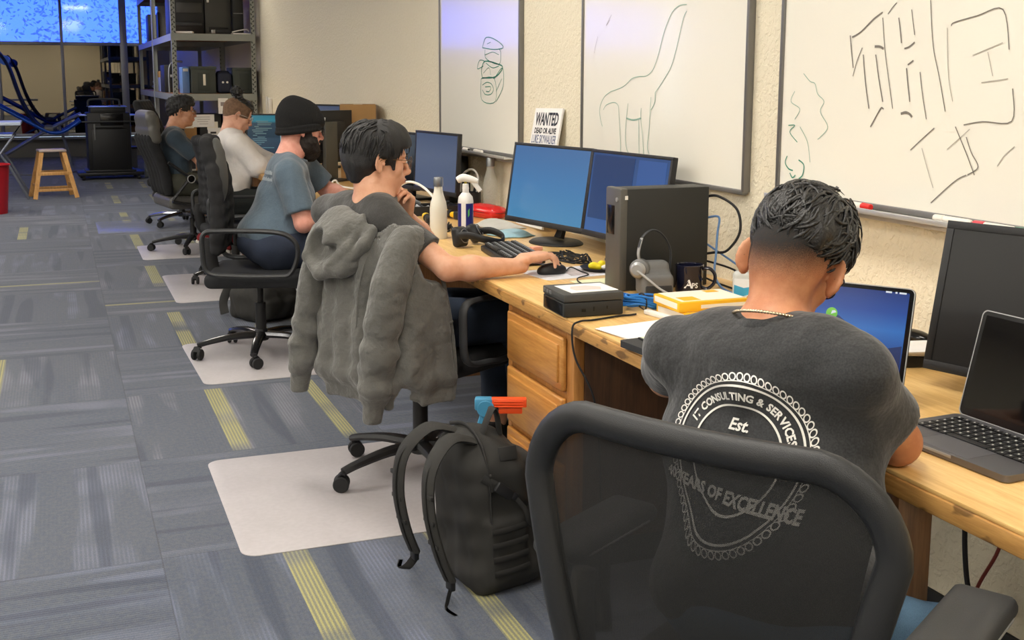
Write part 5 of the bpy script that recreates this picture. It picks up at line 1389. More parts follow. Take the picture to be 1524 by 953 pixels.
# =================================================================== 3. the man in the beanie
J = dict(az=76, nk=(1.085, 5.885, 1.005), che=(1.065, 5.86, .785), pel=(.975, 5.82, .575), shL=(1.20, 6.08, .945), shR=(1.055, 5.675, .930), elR=(1.105, 5.60, .690), wrR=(1.325, 5.735, .770), elL=(1.335, 6.06, .80), wrL=(1.40, 5.86, .79),
         hipL=(.98, 5.93, .55), hipR=(1.0, 5.72, .55), knL=(1.40, 5.98, .56), knR=(1.39, 5.68, .56), anL=(1.38, 5.98, .10), anR=(1.36, 5.70, .10))
HM = headM((1.168, 5.915, 1.140), 86, 8, 0, 1.06)
sk = skin_mat('skin_pink', S(226, 168, 152), S(208, 142, 124))
wr_ = Vector(J['wrR']); wl = Vector(J['wrL'])
t = person('bearded man in a black beanie and slate blue t-shirt, hands on the desk edge', (1.05, 5.85, 0), J, HM, sk, .0052, belly=1.28, w=1.16, arms=1.15,
           handR=(handM(wr_, wr_+Vector((.09, .05, .0)), (0, .1, 1)), 1, dict(curl=(.3, .5, .3))), handL=(handM(wl, wl+Vector((.01, -.08, .0)), (0, 0, 1)), -1, dict(curl=(.35, .5, .3))))
F = shirt_field(J, .012, 1.30, 1.17, sleeve=.78, sr=.070, flare=.014, hem=.52, am=1.1); F.fn(wav(.003, 26, 12, 8, (1, 1, 1.6)))
tee = cloth('tee_slate', S(84, 100, 114), .12, 300, .08, .5, 16)
so_ = mk('t_shirt', F.mesh(.0065), tee, t, world=True, smooth=180)
collar(J, Vector(J['nk'])+Vector((.018, .004, -.012)), .072, tee, so_, up=(.25, .05, 1), rb=.007)
# pale worn print high on his back
me = so_.data; Mi = wm(so_); vs_ = [Mi @ v.co for v in me.vertices]; bv = BVHTree.FromPolygons(vs_, [tuple(p.vertices) for p in me.polygons])
Bq = basis(76, (0, 0, 1)); A = frameM(Vector(J['nk'])-Bq.col[0]*.4+Vector((0, 0, -.085)), -Bq.col[1], (0, 0, 1)); mb = MB(); rs = random.Random(8)
for r_ in range(2):
    x = -.09
    while x < .09:
        w_ = rs.uniform(.004, .010); h_ = rs.uniform(.012, .022); q = []
        for (a, b) in ((x, -.032*r_), (x+w_*.7, -.032*r_), (x+w_*.7, -.032*r_+h_), (x, -.032*r_+h_)):
            loc, n_, i_, d_ = bv.ray_cast(A @ Vector((a, b, 0)), Bq.col[0]); q.append(loc)
        if all(q): mb.add([p-Bq.col[0]*.002+Vector((0, 0, .0005)) for p in q], [(0, 1, 2, 3)])
        x += w_
mk('back_print', mb, mat('print_pale', S(188, 196, 202), .8), so_, world=True)
F = pants_field(J, .012, 1.15, w=1.1); F.fn(wav(.003, 30, 16))
mk('jeans', F.mesh(.009), mat('denim_navy', S(46, 54, 72), .9, var=.2, vs=9, fine=.2, fs=700, bump=.3, bs=900), t, world=True, smooth=180)
for a in ('anL', 'anR'): shoe_mesh(J[a], 80, MATS['shoe_black'], MATS['sole_white'], t, .009)
face_bits(HM, t, None, hairm2)
F = Field(.014); h = LF(F, HM)
h.cap((.050, -.050, -.045), (.066, -.030, -.090), .020, .024); h.cap((.050, .050, -.045), (.066, .030, -.090), .020, .024); h.ell((.072, 0, -.100), (.034, .044, .036)); h.ell((.060, 0, -.118), (.032, .040, .036)); h.ell((.030, 0, -.095), (.045, .055, .035))
for y in (-1, 1): h.cap((.020, y*.064, .0), (.032, y*.062, -.055), .012, .020); h.cap((.032, y*.062, -.055), (.060, y*.040, -.085), .020, .022); h.ell((.022, y*.052, -.068), (.034, .022, .032)); h.ell((.005, y*.056, -.045), (.022, .016, .030)); h.cap((.055, y*.052, -.045), (.072, y*.035, -.075), .014, .018)
h.ell((.094, 0, -.049), (.012, .030, .008), k=.006)
h.ell((.096, 0, -.0615), (.014, .018, .0065), op='s', k=.004)
F.fn(wav(.002, 220, 31, 9))
mk('beard', F.mesh(.0042), mat('beard_brown', S(38, 32, 29), .8, bump=.6, bs=400, var=.2, vs=60), t, world=True, smooth=180)
F = Field(.015); h = LF(F, HM)
h.ell((-.018, 0, .052), (.114, .094, .098)); h.ell((-.050, 0, .085), (.070, .070, .072)); h.ell((-.045, 0, .005), (.078, .084, .045)); h.ell((.03, 0, .045), (.080, .083, .055))
h.cut((-.01, 0, -.024), (.24, 0, -1), .01)
rib = np.array(HM.to_3x3(), dtype=np.float32); cH = np.array(HM.translation)
def ribs(x, y, z):
    lx = (x-cH[0])*rib[0, 0]+(y-cH[1])*rib[1, 0]+(z-cH[2])*rib[2, 0]; ly = (x-cH[0])*rib[0, 1]+(y-cH[1])*rib[1, 1]+(z-cH[2])*rib[2, 1]
    return .0010*np.sin(np.arctan2(ly, lx)*70)
F.fn(ribs)
bo = mk('beanie', F.mesh(.0045), mat('knit_black', S(20, 20, 21), .95, bump=.6, bs=700, var=.15, vs=40), t, world=True, smooth=180)
F = Field(.01); h = LF(F, HM)
for i in range(40):
    a0, a1 = 2*PI*i/40, 2*PI*(i+1)/40; g = lambda a: (-.010+.102*math.cos(a), .090*math.sin(a), -.006+.026*math.cos(a))
    h.cap(g(a0), g(a1), .0105, k=.008); p0, p1 = g(a0), g(a1); h.cap((p0[0], p0[1], p0[2]+.018), (p1[0], p1[1], p1[2]+.018), .0095, k=.008)
mk('beanie_cuff', F.mesh(.004), MATS['knit_black'], bo, world=True, smooth=180)
mk('beanie_tag', MB().box(HM @ Vector((.106, -.012, .062)), (.004, .014, .016), HM.to_3x3(), .001), MATS['white_plastic'], bo, world=True)
glasses(HM, MATS['black_plastic'], t, thick=.0022)
a, b = Vector(J['elR']), Vector(J['wrR']); d = (b-a).normalized(); c_ = a+(b-a)*.86; R = d.to_track_quat('Z', 'Y').to_matrix()
mk('wristband', MB().tube([c_+R @ Vector((.033*math.cos(q*PI/12), .033*math.sin(q*PI/12), 0)) for q in range(24)], 1, seg=6, closed=True, smooth=0, flat=(.005, .003)), mat('band_red', S(96, 34, 34), .5), t, world=True)

# =================================================================== 4. the person in the pale shirt
J = dict(az=82, nk=(1.125, 8.285, 1.030), che=(1.13, 8.24, .80), pel=(1.08, 8.12, .575), shL=(1.20, 8.45, .955), shR=(1.155, 8.09, .945), elR=(1.285, 8.02, .79), wrR=(1.44, 8.22, .80), elL=(1.36, 8.44, .81), wrL=(1.50, 8.30, .80),
         hipL=(1.08, 8.22, .55), hipR=(1.10, 8.02, .55), knL=(1.50, 8.25, .55), knR=(1.50, 8.02, .55), anL=(1.50, 8.27, .10), anR=(1.50, 8.04, .10))
HM = headM((1.192, 8.30, 1.138), 92, 22, 0, 1.0)
sk = skin_mat('skin_fair', S(228, 180, 156), S(212, 158, 134))
wr_ = Vector(J['wrR']); wl = Vector(J['wrL'])
t = person('person in a pale long-sleeved shirt with a black hair bun, bent towards the desk', (1.1, 8.2, 0), J, HM, sk, .0065, handR=(handM(wr_, wr_+Vector((.1, .03, -.01)), (0, 0, 1)), 1, dict()), handL=(handM(wl, wl+Vector((.1, -.03, -.01)), (0, 0, 1)), -1, dict()))
F = shirt_field(J, .018, 1.0, 1.0, long=True, hem=.50); F.fn(wav(.0045, 24, 18, 8, (1, 1, 1.4)))
shm = mat('shirt_pale', S(224, 219, 216), .85, var=.05, vs=10, bump=.7, bs=14)
so_ = mk('shirt', F.mesh(.008), shm, t, world=True, smooth=180)
collar(J, Vector(J['nk'])+Vector((.014, .004, .0)), .066, shm, so_, up=(.2, .05, 1), rb=.011)
F = pants_field(J, .010); mk('trousers', F.mesh(.011), mat('trouser_dark', S(40, 44, 44), .9, var=.15), t, world=True, smooth=180)
for a in ('anL', 'anR'): shoe_mesh(J[a], 85, MATS['shoe_black'], MATS['sole_white'], t, .012)
face_bits(HM, t, MATS['lip_pink'], hairm2)
F = Field(.015); h = LF(F, HM); h.ell((-.016, 0, .036), (.1005, .0785, .0845)); h.ell((-.047, 0, -.008), (.0560, .0635, .060)); h.ell((.02, 0, .03), (.075, .0775, .075))
h.box((.13, 0, -.03), (.062, .2, .088), .01, op='s', k=.01)
for y in (-1, 1): h.box((.03, y*.09, -.075), (.055, .05, .065), .01, op='s', k=.01)
h.cut((-.05, 0, -.058), (0, 0, -1), .008)
mk('cropped_hair', F.mesh(.006), mat('crop_brown', S(112, 86, 66), .8, var=.25, vs=60, bump=.5, bs=800), t, world=True, smooth=180)
F = Field(.012); h = LF(F, HM); h.ell((.005, 0, .078), (.088, .060, .050)); h.cut((0, 0, .070), (0, 0, -1), .006); h.ell((-.062, .0, .150), (.038, .038, .032)); h.cap((-.03, 0, .118), (-.058, 0, .140), .026, .022)
F.fn(wav(.004, 160, 41, 9)); ho = mk('hair_bun', F.mesh(.005), hairm, t, world=True, smooth=180)
locks(ho, HM, (-.062, 0, .150), (.040, .040, .034), 60, lambda p: p.z > .12, lambda p: Vector((p.y*9, -p.x*9, .3)), .05, .003, .006, .006, seed=15, up=.006)
glasses(HM, mat('wire_silver', S(190, 186, 180), .3, metal=.7), t, round_=True)

# =================================================================== 5. the man in the navy t-shirt
J = dict(az=82, nk=(.868, 9.655, .992), che=(.875, 9.64, .79), pel=(.875, 9.62, .575), shL=(.885, 9.83, .93), shR=(.868, 9.462, .922), elR=(1.045, 9.43, .745), wrR=(1.11, 9.68, .775), elL=(1.06, 9.84, .76), wrL=(1.12, 9.58, .80),
         hipL=(.89, 9.72, .55), hipR=(.90, 9.53, .55), knL=(1.34, 9.74, .56), knR=(1.33, 9.46, .55), anL=(1.34, 9.76, .10), anR=(1.07, 9.40, .155))
HM = headM((.946, 9.695, 1.128), 92, 2, 0, 1.02)
sk = skin_mat('skin_olive', S(216, 164, 134), S(196, 140, 110))
wr_ = Vector(J['wrR']); wl = Vector(J['wrL'])
t = person('man with glasses in a navy t-shirt and red canvas shoes, arms folded', (.95, 9.65, 0), J, HM, sk, .007, handR=(handM(wr_, wr_+Vector((-.02, .08, .0)), (1, 0, .3)), 1, dict()), handL=(handM(wl, wl+Vector((-.02, -.08, .0)), (1, 0, .3)), -1, dict()))
F = shirt_field(J, .010, .88, .96, sleeve=.80, sr=.064, flare=.014, hem=.50); F.fn(wav(.0045, 24, 28, 8, (1, 1, 1.4)))
tee = cloth('tee_navy', S(50, 64, 76), .08, 500)
so_ = mk('t_shirt', F.mesh(.0085), tee, t, world=True, smooth=180)
collar(J, Vector(J['nk'])+Vector((.012, .004, -.002)), .064, tee, so_, up=(.1, .02, 1))
F = pants_field(J, .010, cuff=.05); F.fn(wav(.003, 30, 6)); mk('trousers', F.mesh(.010), mat('trouser_olive', S(72, 72, 62), .9, var=.15), t, world=True, smooth=180)
red = mat('canvas_red', S(128, 32, 34), .8, bump=.2, bs=600)
shoe_mesh((1.34, 9.76, .10), 85, red, MATS['sole_white'], t, .010)
shoe_mesh((1.065, 9.40, .155), 97, red, MATS['sole_white'], t, .006, pitch=rad(20))
mk('sock', MB().cyl((1.065, 9.40, .13), (1.085, 9.405, .21), .040, .042, seg=18), MATS['black_fabric'], t, world=True)
face_bits(HM, t, MATS['lip_pink'], hairm2)
F = Field(.018); h = LF(F, HM); h.ell((-.014, 0, .046), (.110, .086, .088)); h.ell((.03, 0, .080), (.070, .068, .052)); h.ell((-.052, 0, .0), (.062, .068, .064))
h.box((.135, 0, -.045), (.070, .2, .090), .015, op='s', k=.012); h.box((.085, 0, -.075), (.058, .2, .075), .01, op='s', k=.01)
for y in (-1, 1): h.ell((-.002, y*.092, -.028), (.030, .035, .042), op='s', k=.006)
h.cut((-.05, 0, -.055), (.1, 0, -1), .008); F.fn(wav(.0035, 170, 51, 9)); ho = mk('hair', F.mesh(.005), hairm2, t, world=True, smooth=180)
glasses(HM, MATS['black_plastic'], t, thick=.0016)
# ------------------------------------------------------------------ hoodie hung over the chair back
def local(c, az): return Matrix.Translation(c) @ Matrix.Rotation(az2rz(az), 4, 'Z')
t = thing('hoodie', 'charcoal grey zip hoodie hung over the back of the office chair, sleeves dangling', 'hoodie', (.95, 3.68, .3), 0)
LM = local((1.15, 3.80, 0), 60)
hm = cloth('fleece_grey', S(98, 97, 93), .12, 400, .10, .9, 18)
def carve(F, h):
    """hollow for the chair back, and room for the wearer-side shirt the cloth rests against"""
    h.box((-.229, 0, .5875), (.062, .192, .3075), .01, op='s', k=.004)
    for q in SHIRT2:
        if q[6] != 'u': continue
        if q[0] == 'c': F.p.append(('c', q[1], q[2], q[3]+.020, q[4]+.020, .006, 's'))
        elif q[0] == 'e': F.p.append(('e', q[1], q[2]+.020, q[3], 0, .006, 's'))
    for s_ in 'LR': F.cap(J2['el'+s_], J2['sh'+s_], .058, .064, k=.006, op='s'); F.cap(J2['hip'+s_], J2['kn'+s_], .112, .085, k=.006, op='s')
    F.ell(J2['pel'], (.155, .205, .135), basis(J2['az'], (0, 0, 1)), k=.006, op='s')
F = Field(.03); h = LF(F, LM)
for (a, b, r) in (((-.225, .17, .905), (-.235, .0, .925), .045), ((-.235, .0, .925), (-.235, -.19, .890), .048)): h.cap(a, b, r)
h.box((-.268, .0, .66), (.034, .190, .235), .03, k=.03); h.box((-.285, .0, .50), (.030, .182, .13), .028, k=.04)
for (y0, y1, x, r, za, zb) in ((.120, .135, -.300, .018, .82, .44), (.045, .055, -.305, .020, .80, .43), (-.045, -.030, -.306, .020, .84, .44)): h.cap((x+.006, y0, za), (x-.012, y1, zb), r, r*1.15, k=.04)
h.cap((-.262, -.200, .86), (-.262, -.205, .45), .036, k=.03); h.cap((-.285, -.13, .43), (-.215, -.215, .42), .032, k=.03); h.cap((-.285, -.13, .37), (-.215, -.215, .37), .020, k=.02); h.cap((-.302, .165, .425), (-.302, -.14, .420), .034, k=.035)
h.box((-.292, .0, .365), (.022, .155, .034), .016, k=.016)
E1 = eul(0, 0, -16)
h.cap((-.225, -.215, .86), (-.205, -.222, .42), .026, .026, k=.05); h.cap((-.185, -.228, .80), (-.150, -.240, .42), .020, .022, k=.04); h.cap((-.150, -.240, .70), (-.122, -.248, .42), .015, .017, k=.045); h.cap((-.205, -.222, .43), (-.122, -.248, .42), .022, .018, k=.03)
h.box((-.168, -.232, .365), (.062, .014, .028), .010, E=E1, k=.012)
carve(F, h)
F.fn(wav(.0036, 26, 77, 9, (1, 1, 2.4)))
F.fn(wav(.0016, 75, 78, 9, (1, 1, 1.6)))
body_ = mk('hoodie_body', F.mesh(.0062), hm, t, world=True, smooth=180)
def sleeve(pts, rs_, name='sleeve', seed=1):
    F = Field(.02); h = LF(F, LM)
    P2, R2 = crom([Vector(p) for p in pts], 4, False, rs_)
    for i in range(len(P2)-1): h.cap(P2[i], P2[i+1], R2[i], R2[i+1], k=.012)
    a, b = Vector(pts[-2]), Vector(pts[-1]); zc = b.z
    carve(F, h)
    F.fn(wav(.0060, 46, seed, 8, (2.2, 2.2, .75), mask=lambda x, y, z: np.clip((zc+.30-z)/.18, .12, 1.)))
    so = mk(name, F.mesh(.0062), hm, t, world=True, smooth=180)
    F = Field(.012); h = LF(F, LM); d = (b-a).normalized()
    h.cap(b+d*.015, b+d*.085, .037, .032)
    e = b+d*.10; h.box(e+d*.03, (.06, .06, .030), .002, op='s', k=.003)
    mk('cuff', F.mesh(.005), hm, so, world=True, smooth=180)
sleeve([(-.265, -.190, .885), (-.325, -.185, .76), (-.345, -.160, .60), (-.347, -.135, .46), (-.345, -.122, .385)], [.052, .060, .058, .056, .050], seed=79)
sleeve([(-.260, .165, .900), (-.300, .195, .76), (-.312, .222, .62), (-.315, .250, .48), (-.315, .262, .420)], [.045, .048, .047, .046, .042], seed=83)
F = Field(.03); h = LF(F, LM)
h.ell((-.285, .055, .905), (.060, .125, .060)); h.ell((-.320, .085, .860), (.060, .105, .072)); h.ell((-.325, .06, .800), (.045, .10, .045)); h.ell((-.270, .09, .945), (.045, .06, .035))
h.ell((-.372, .125, .855), (.050, .036, .062), k=.02, op='s', E=eul(30, 0, 10)); h.ell((-.365, .075, .835), (.030, .055, .020), k=.02, op='s', E=eul(-28, 0, 0))
h.cap((-.250, -.075, .955), (-.315, -.055, .87), .024, .024, k=.012); h.cap((-.315, -.055, .87), (-.345, .02, .785), .024, .026, k=.012); h.cap((-.345, .02, .785), (-.355, .11, .760), .026, .026, k=.012); h.cap((-.355, .11, .76), (-.350, .175, .81), .026, .022, k=.012); h.cap((-.350, .175, .81), (-.30, .18, .90), .022, .020, k=.012)
h.cap((-.285, -.03, .945), (-.345, -.01, .86), .018, .016, k=.010); h.cap((-.345, -.01, .86), (-.372, .06, .79), .016, .016, k=.010)
carve(F, h)
F.fn(wav(.0024, 40, 81, 8))
mk('hood', F.mesh(.0052), hm, t, world=True, smooth=180)
mk('zip_edge', MB().tube([LM @ Vector(p) for p in ((-.165, -.236, .83), (-.140, -.246, .72), (-.118, -.256, .58), (-.108, -.262, .44), (-.112, -.256, .345))], 1, seg=6, flat=(.007, .005)), hm, t, world=True)
mk('pocket_edge', MB().tube([LM @ Vector(p) for p in ((-.205, -.246, .61), (-.175, -.252, .60), (-.145, -.258, .605), (-.120, -.262, .61))], .004, seg=6), hm, t, world=True)
mk('side_seam', MB().tube([LM @ Vector(p) for p in ((-.305, -.075, .86), (-.333, -.05, .75), (-.338, -.035, .6), (-.340, -.03, .42))], .0028, seg=6), hm, t, world=True)

# ------------------------------------------------------------------ backpack
BM = local((1.075, 2.925, 0), 82)
t = thing('backpack', 'black tactical backpack with loose straps standing on the carpet against the drawers', 'backpack', (1.075, 2.925, 0), 0)
ny = mat('nylon_black', S(46, 45, 43), .82, var=.12, vs=20, bump=.35, bs=1100, fine=.12, fs=900)
F = Field(.03); h = LF(F, BM @ Matrix.Rotation(rad(-4), 4, 'Y'))
h.box((0, 0, .20), (.095, .145, .195), .06); h.ell((-.005, 0, .36), (.088, .132, .085)); h.box((.005, 0, .05), (.11, .15, .05), .04)
h.box((.105, 0, .135), (.050, .115, .115), .035, k=.012); h.box((.09, 0, .31), (.045, .105, .055), .03, k=.012)
h.box((.0, -.135, .13), (.065, .028, .10), .025, k=.012)
F.fn(wav(.003, 42, 91, 9))
pb = mk('pack_body', F.mesh(.0062), ny, t, world=True, smooth=180)
W = lambda *p: BM @ Matrix.Rotation(rad(-4), 4, 'Y') @ Vector(p)
web = mat('webbing_black', S(38, 37, 36), .7, bump=.3, bs=1500)
def strap(name, pts, w, th, m_=web, parent=t, up=None, sm=5):
    return mk(name, MB().tube([W(*p) for p in pts], 1, seg=8, flat=(w, th), smooth=sm, up=up), m_, parent, world=True)
upY = (BM.to_3x3() @ Vector((0, 1, 0)))
for s in (-1, 1):
    P = [(-.045, s*.055, .425), (-.115, s*.065, .445), (-.185, s*.085, .385), (-.205, s*.10, .28), (-.19, s*.11, .16), (-.165, s*.115, .075)]
    so = strap('shoulder_strap', P, .034, .011, ny, up=tuple(upY))
    strap('strap_webbing', [(a-.013, b, c) for a, b, c in P[1:]], .012, .003, parent=so, up=tuple(upY))
    for q in (.18, .25, .32): mk('strap_bartack', MB().box(W(-.213+abs(q-.28)*.12, s*.105, q), (.008, .058, .012), (BM.to_3x3()), .002), web, so, world=True)
    mk('strap_buckle', MB().box(W(-.165, s*.116, .062), (.016, .034, .034), BM.to_3x3(), .004), MATS['black_plastic'], so, world=True)
    strap('strap_tail', [(-.165, s*.116, .05), (-.185, s*.13, .02), (-.20, s*.155, .005), (-.185+s*.01, s*.20, .004)], .012, .0016, parent=so, sm=4)
strap('grab_handle', [(-.01, -.045, .425), (.01, -.055, .475), (.03, -.05, .50), (.045, -.045, .475), (.05, -.045, .42)], .016, .005, up=tuple(upY))
# side face: compression strap, buckle, MOLLE rows, zips
for z in (.075, .115, .155, .195): strap('webbing_row', [(-.055, -.158-.008, z-.0), (.0, -.172, z), (.055, -.166, z)], .009, .0022, sm=3, up=(0, 0, 1))
strap('compression_strap', [(-.060, -.140, .345), (-.020, -.162, .315), (.035, -.165, .270), (.075, -.135, .235)], .012, .0028, sm=5)
mk('side_buckle', MB().box(W(-.012, -.168, .306), (.058, .014, .030), BM.to_3x3() @ eul(0, 38, 0), .005).box(W(.018, -.170, .285), (.018, .010, .022), BM.to_3x3() @ eul(0, 38, 0), .003), MATS['black_plastic'], t, world=True)
strap('loose_webbing', [(.02, -.172, .28), (.045, -.18, .24), (.055, -.176, .20), (.075, -.17, .185)], .007, .0015)
for nm, P in (('main_zip', [(-.03, .10, .43), (-.03, 0, .452), (-.035, -.09, .425), (-.042, -.140, .35), (-.048, -.151, .22), (-.05, -.152, .09)]), ('front_zip', [(.065, .09, .38), (.07, 0, .392), (.068, -.075, .375), (.062, -.118, .31), (.055, -.15, .22)]), ('pocket_zip', [(.130, -.085, .245), (.142, -.02, .258), (.14, .06, .25)])):
    zo = strap(nm, P, .006, .0032); p = P[3] if len(P) > 4 else P[1]
    mk('zip_pull', MB().tube([W(p[0], p[1]-.008, p[2]), W(p[0]+.003, p[1]-.014, p[2]-.022), W(p[0]+.004, p[1]-.012, p[2]-.045)], .004, seg=6).ell(W(p[0], p[1]-.012, p[2]), (.004, .004, .006)), MATS['steel'] if nm != 'main_zip' else web, zo, world=True)
mk('label_patch', MB().box(W(.028, -.128, .392), (.055, .008, .038), BM.to_3x3() @ eul(-18, 0, 0), .003), web, t, world=True)
for z in (.09, .13, .17): strap('front_webbing', [(.158, -.09, z), (.166, 0, z), (.158, .09, z)], .009, .002, sm=3, up=(0, 0, 1))

# toy blaster poking out of the pack
t = thing('toy_blaster', 'orange and blue toy blaster poking up behind the black backpack', 'toy', (1.135, 3.05, .455), az2rz(112))
ob, bl = mat('toy_orange', S(236, 84, 36), .4), mat('toy_blue', S(66, 138, 176), .45)
m_ = MB().box((.055, 0, .010), (.105, .030, .026), bev=.004)
for i in range(3): m_.box((.055, -.0155, .000+.008*i), (.085, .004, .003), bev=.001)
mk('barrel_shroud', m_.box((.06, 0, -.012), (.07, .022, .022), bev=.004), ob, t)
mk('rear_body', MB().box((-.018, 0, .006), (.052, .036, .036), bev=.006).cyl((-.012, -.020, -.006), (-.012, .020, -.006), .026, seg=24, bev=.003).box((-.02, 0, -.05), (.03, .028, .07), rot=(0, .25, 0), bev=.008), bl, t)

# ------------------------------------------------------------------ desk items
Z = DZ
# black desktop computer
t = thing('desktop_computer', 'tall black desktop computer standing behind the headset and mug', 'computer', (1.748, 3.182, Z), 0)
mk('case', MB().box((.012, 0, .160), (.290, .098, .316), bev=.004), mat('case_black', S(40, 41, 40), .5, bump=.12, bs=900), t)
mk('front_bezel', MB().box((-.144, 0, .160), (.026, .104, .320), bev=.006), mat('bezel_grey', S(84, 82, 78), .4), t)
mk('feet', MB().box((-.1, 0, .002), (.02, .09, .004), bev=0).box((.1, 0, .002), (.02, .09, .004), bev=0), MATS['rubber'], t)
mk('front_slot', MB().box((-.1575, .012, .22), (.003, .05, .09), bev=.001), MATS['black_gloss'], t)
mk('power_button', MB().cyl((-.156, -.03, .285), (-.160, -.03, .285), .007, seg=14), MATS['silver_plastic'], t)
mk('badge', MB().box((-.137, -.0525, .292), (.010, .001, .012), bev=0), MATS['white_plastic'], t)
# stacked mini computers with a sheet of paper
rz_ = rad(-3)
t = thing('mini_computer', 'small black box computer at the desk edge, lower of two stacked units', 'computer', (1.362, 2.905, Z), rz_)
mk('case', MB().box((0, 0, .022), (.178, .165, .040), bev=.003), MATS['case_black'], t)
mk('front_recess', MB().box((-.0885, 0, .022), (.003, .145, .032), bev=.001), MATS['black_gloss'], t)
mk('power_jack', MB().box((-.03, -.083, .020), (.012, .002, .008), bev=0).box((.0, -.083, .022), (.003, .002, .012), bev=0).box((.04, -.083, .024), (.003, .002, .008), bev=0), MATS['black_gloss'], t)
t = thing('mini_computer', 'thin black optical drive unit topped with a printed sheet, stacked over the small computer', 'computer', (1.362, 2.905, Z+.0425), rz_)
mk('case', MB().box((0, 0, .012), (.180, .167, .022), bev=.003), mat('case_mid', S(66, 66, 65), .5, bump=.1, bs=900), t)
b_ = MB()
for i in range(3): b_.box((-.0905, .02+.022*i, .013), (.003, .014, .010), bev=.001)
mk('front_buttons', b_, MATS['grey_plastic'], t)
t = thing('paper', 'white sheet with a faint pink picture lying on the stacked mini computers', 'paper', (1.372, 2.905, Z+.0655), rz_+.06)
mk('sheet', MB().box((0, 0, .0006), (.145, .118, .001), bev=0), MATS['paper'], t); mk('pink_print', MB().prism([(-.045, -.03), (.03, -.036), (.045, .0), (.012, .032), (-.035, .03), (-.05, .0)], .0003, Matrix.Translation((0, 0, .0012))), mat('print_pink', S(232, 196, 190), .8), t)
# little labelled box
t = thing('external_drive', 'slim black device with a white label lying behind the mini computers', 'drive', (1.455, 3.155, Z), rad(-24))
mk('case', MB().box((0, 0, .010), (.115, .075, .020), bev=.003), MATS['black_plastic'], t); mk('label', MB().box((-.018, -.0378, .010), (.062, .0008, .013), bev=0), MATS['paper'], t)
lb_ = MB(); Mf = frameM((-.018, -.0384, .006), (1, 0, 0), (0, 0, 1)); 
for k_ in range(9): lb_.box((-.044+.0062*k_, -.0384, .0100), (.0042 if k_ % 3 else .0026, .0003, .0036), bev=0)
mk('label_print', lb_, mat('ink_light', S(150, 140, 140), .7), t)
# keyboard
t = thing('keyboard', 'compact black mechanical keyboard with white legends beside the mouse hand', 'keyboard', (1.530, 3.880, Z), rad(-97))
mk('case', MB().box((0, 0, .0150), (.395, .145, .022), rot=(rad(3), 0, 0), bev=.005), MATS['black_plastic'], t)
kc = MB(); kl = MB()
for r in range(5):
    for c_ in range(16):
        x, y = -.172+c_*.0229, .052-.0255*r
        if r == 4 and 4 <= c_ <= 8:
            if c_ == 6: kc.box((x, y, .031+.0006), (.112, .0205, .012), bev=.003, rot=(rad(3), 0, 0))
            continue
        kc.box((x, y, .031+y*.05), (.0200, .0215, .012), bev=.003, rot=(rad(3), 0, 0)); kl.box((x-.002, y+.002, .0374+y*.05), (.006, .007, .0004), bev=0, rot=(rad(3), 0, 0))
ko = mk('keys', kc, mat('key_black', S(34, 34, 36), .5), t); mk('key_legends', kl, mat('legend', S(200, 206, 212), .5), ko)
# mouse under the hand
t = thing('mouse', 'black computer mouse under the right hand of the man in glasses', 'mouse', (1.530, 3.512, Z+.0012), az2rz(84))
F = Field(.01); F.ell((0, 0, .010), (.055, .030, .026)); F.cut((0, 0, 0), (0, 0, -1), .001); mk('shell', F.mesh(.003), MATS['black_plastic'], t, smooth=180)
mk('wheel', MB().cyl((.028, -.004, .031), (.028, .004, .031), .007, seg=14), MATS['rubber'], t)
t = thing('mouse_pad', 'pale sheet used as a mouse pad under the black mouse', 'mouse pad', (1.585, 3.510, Z), rad(8))
mk('pad', MB().prism(rrect(.27, .20, .012, 4), .0010), mat('pad_pale', S(214, 214, 220), .7, var=.05), t)
mk('pad_picture', MB().prism([(-.02, -.06), (.10, -.07), (.12, .03), (.05, .07), (.0, .03)], .0003, Matrix.Translation((0, 0, .0010))), mat('pad_print', S(186, 176, 176), .8, var=.2, vs=40), t)
t = thing('paper', 'pale yellow-green sheet lying between the mouse pad and the desktop computer', 'paper', (1.610, 3.300, Z), rad(4))
mk('sheet', MB().box((0, 0, .0006), (.16, .13, .001), bev=0), mat('paper_lime', S(222, 224, 186), .8), t)
# dish with yellow ear plugs
t = thing('dish', 'small black dish holding yellow-and-white putty beside the desktop computer', 'dish', (1.715, 3.52, Z+.0016), 0)
mk('dish', MB().lathe([(0, .002), (.052, .002), (.066, .012), (.070, .012), (.056, 0), (0, 0)], seg=36), MATS['black_plastic'], t)
F = Field(.01); F.ell((-.02, .01, .014), (.020, .014, .013)); F.ell((-.006, -.002, .010), (.012, .010, .009)); F.ell((.012, .012, .018), (.014, .012, .013)); mk('yellow_lumps', F.mesh(.003), mat('bright_yellow', S(244, 222, 40), .5), t, smooth=180)
F = Field(.01); F.ell((.02, -.01, .010), (.022, .012, .009)); mk('white_lump', F.mesh(.003), MATS['white_plastic'], t, smooth=180)
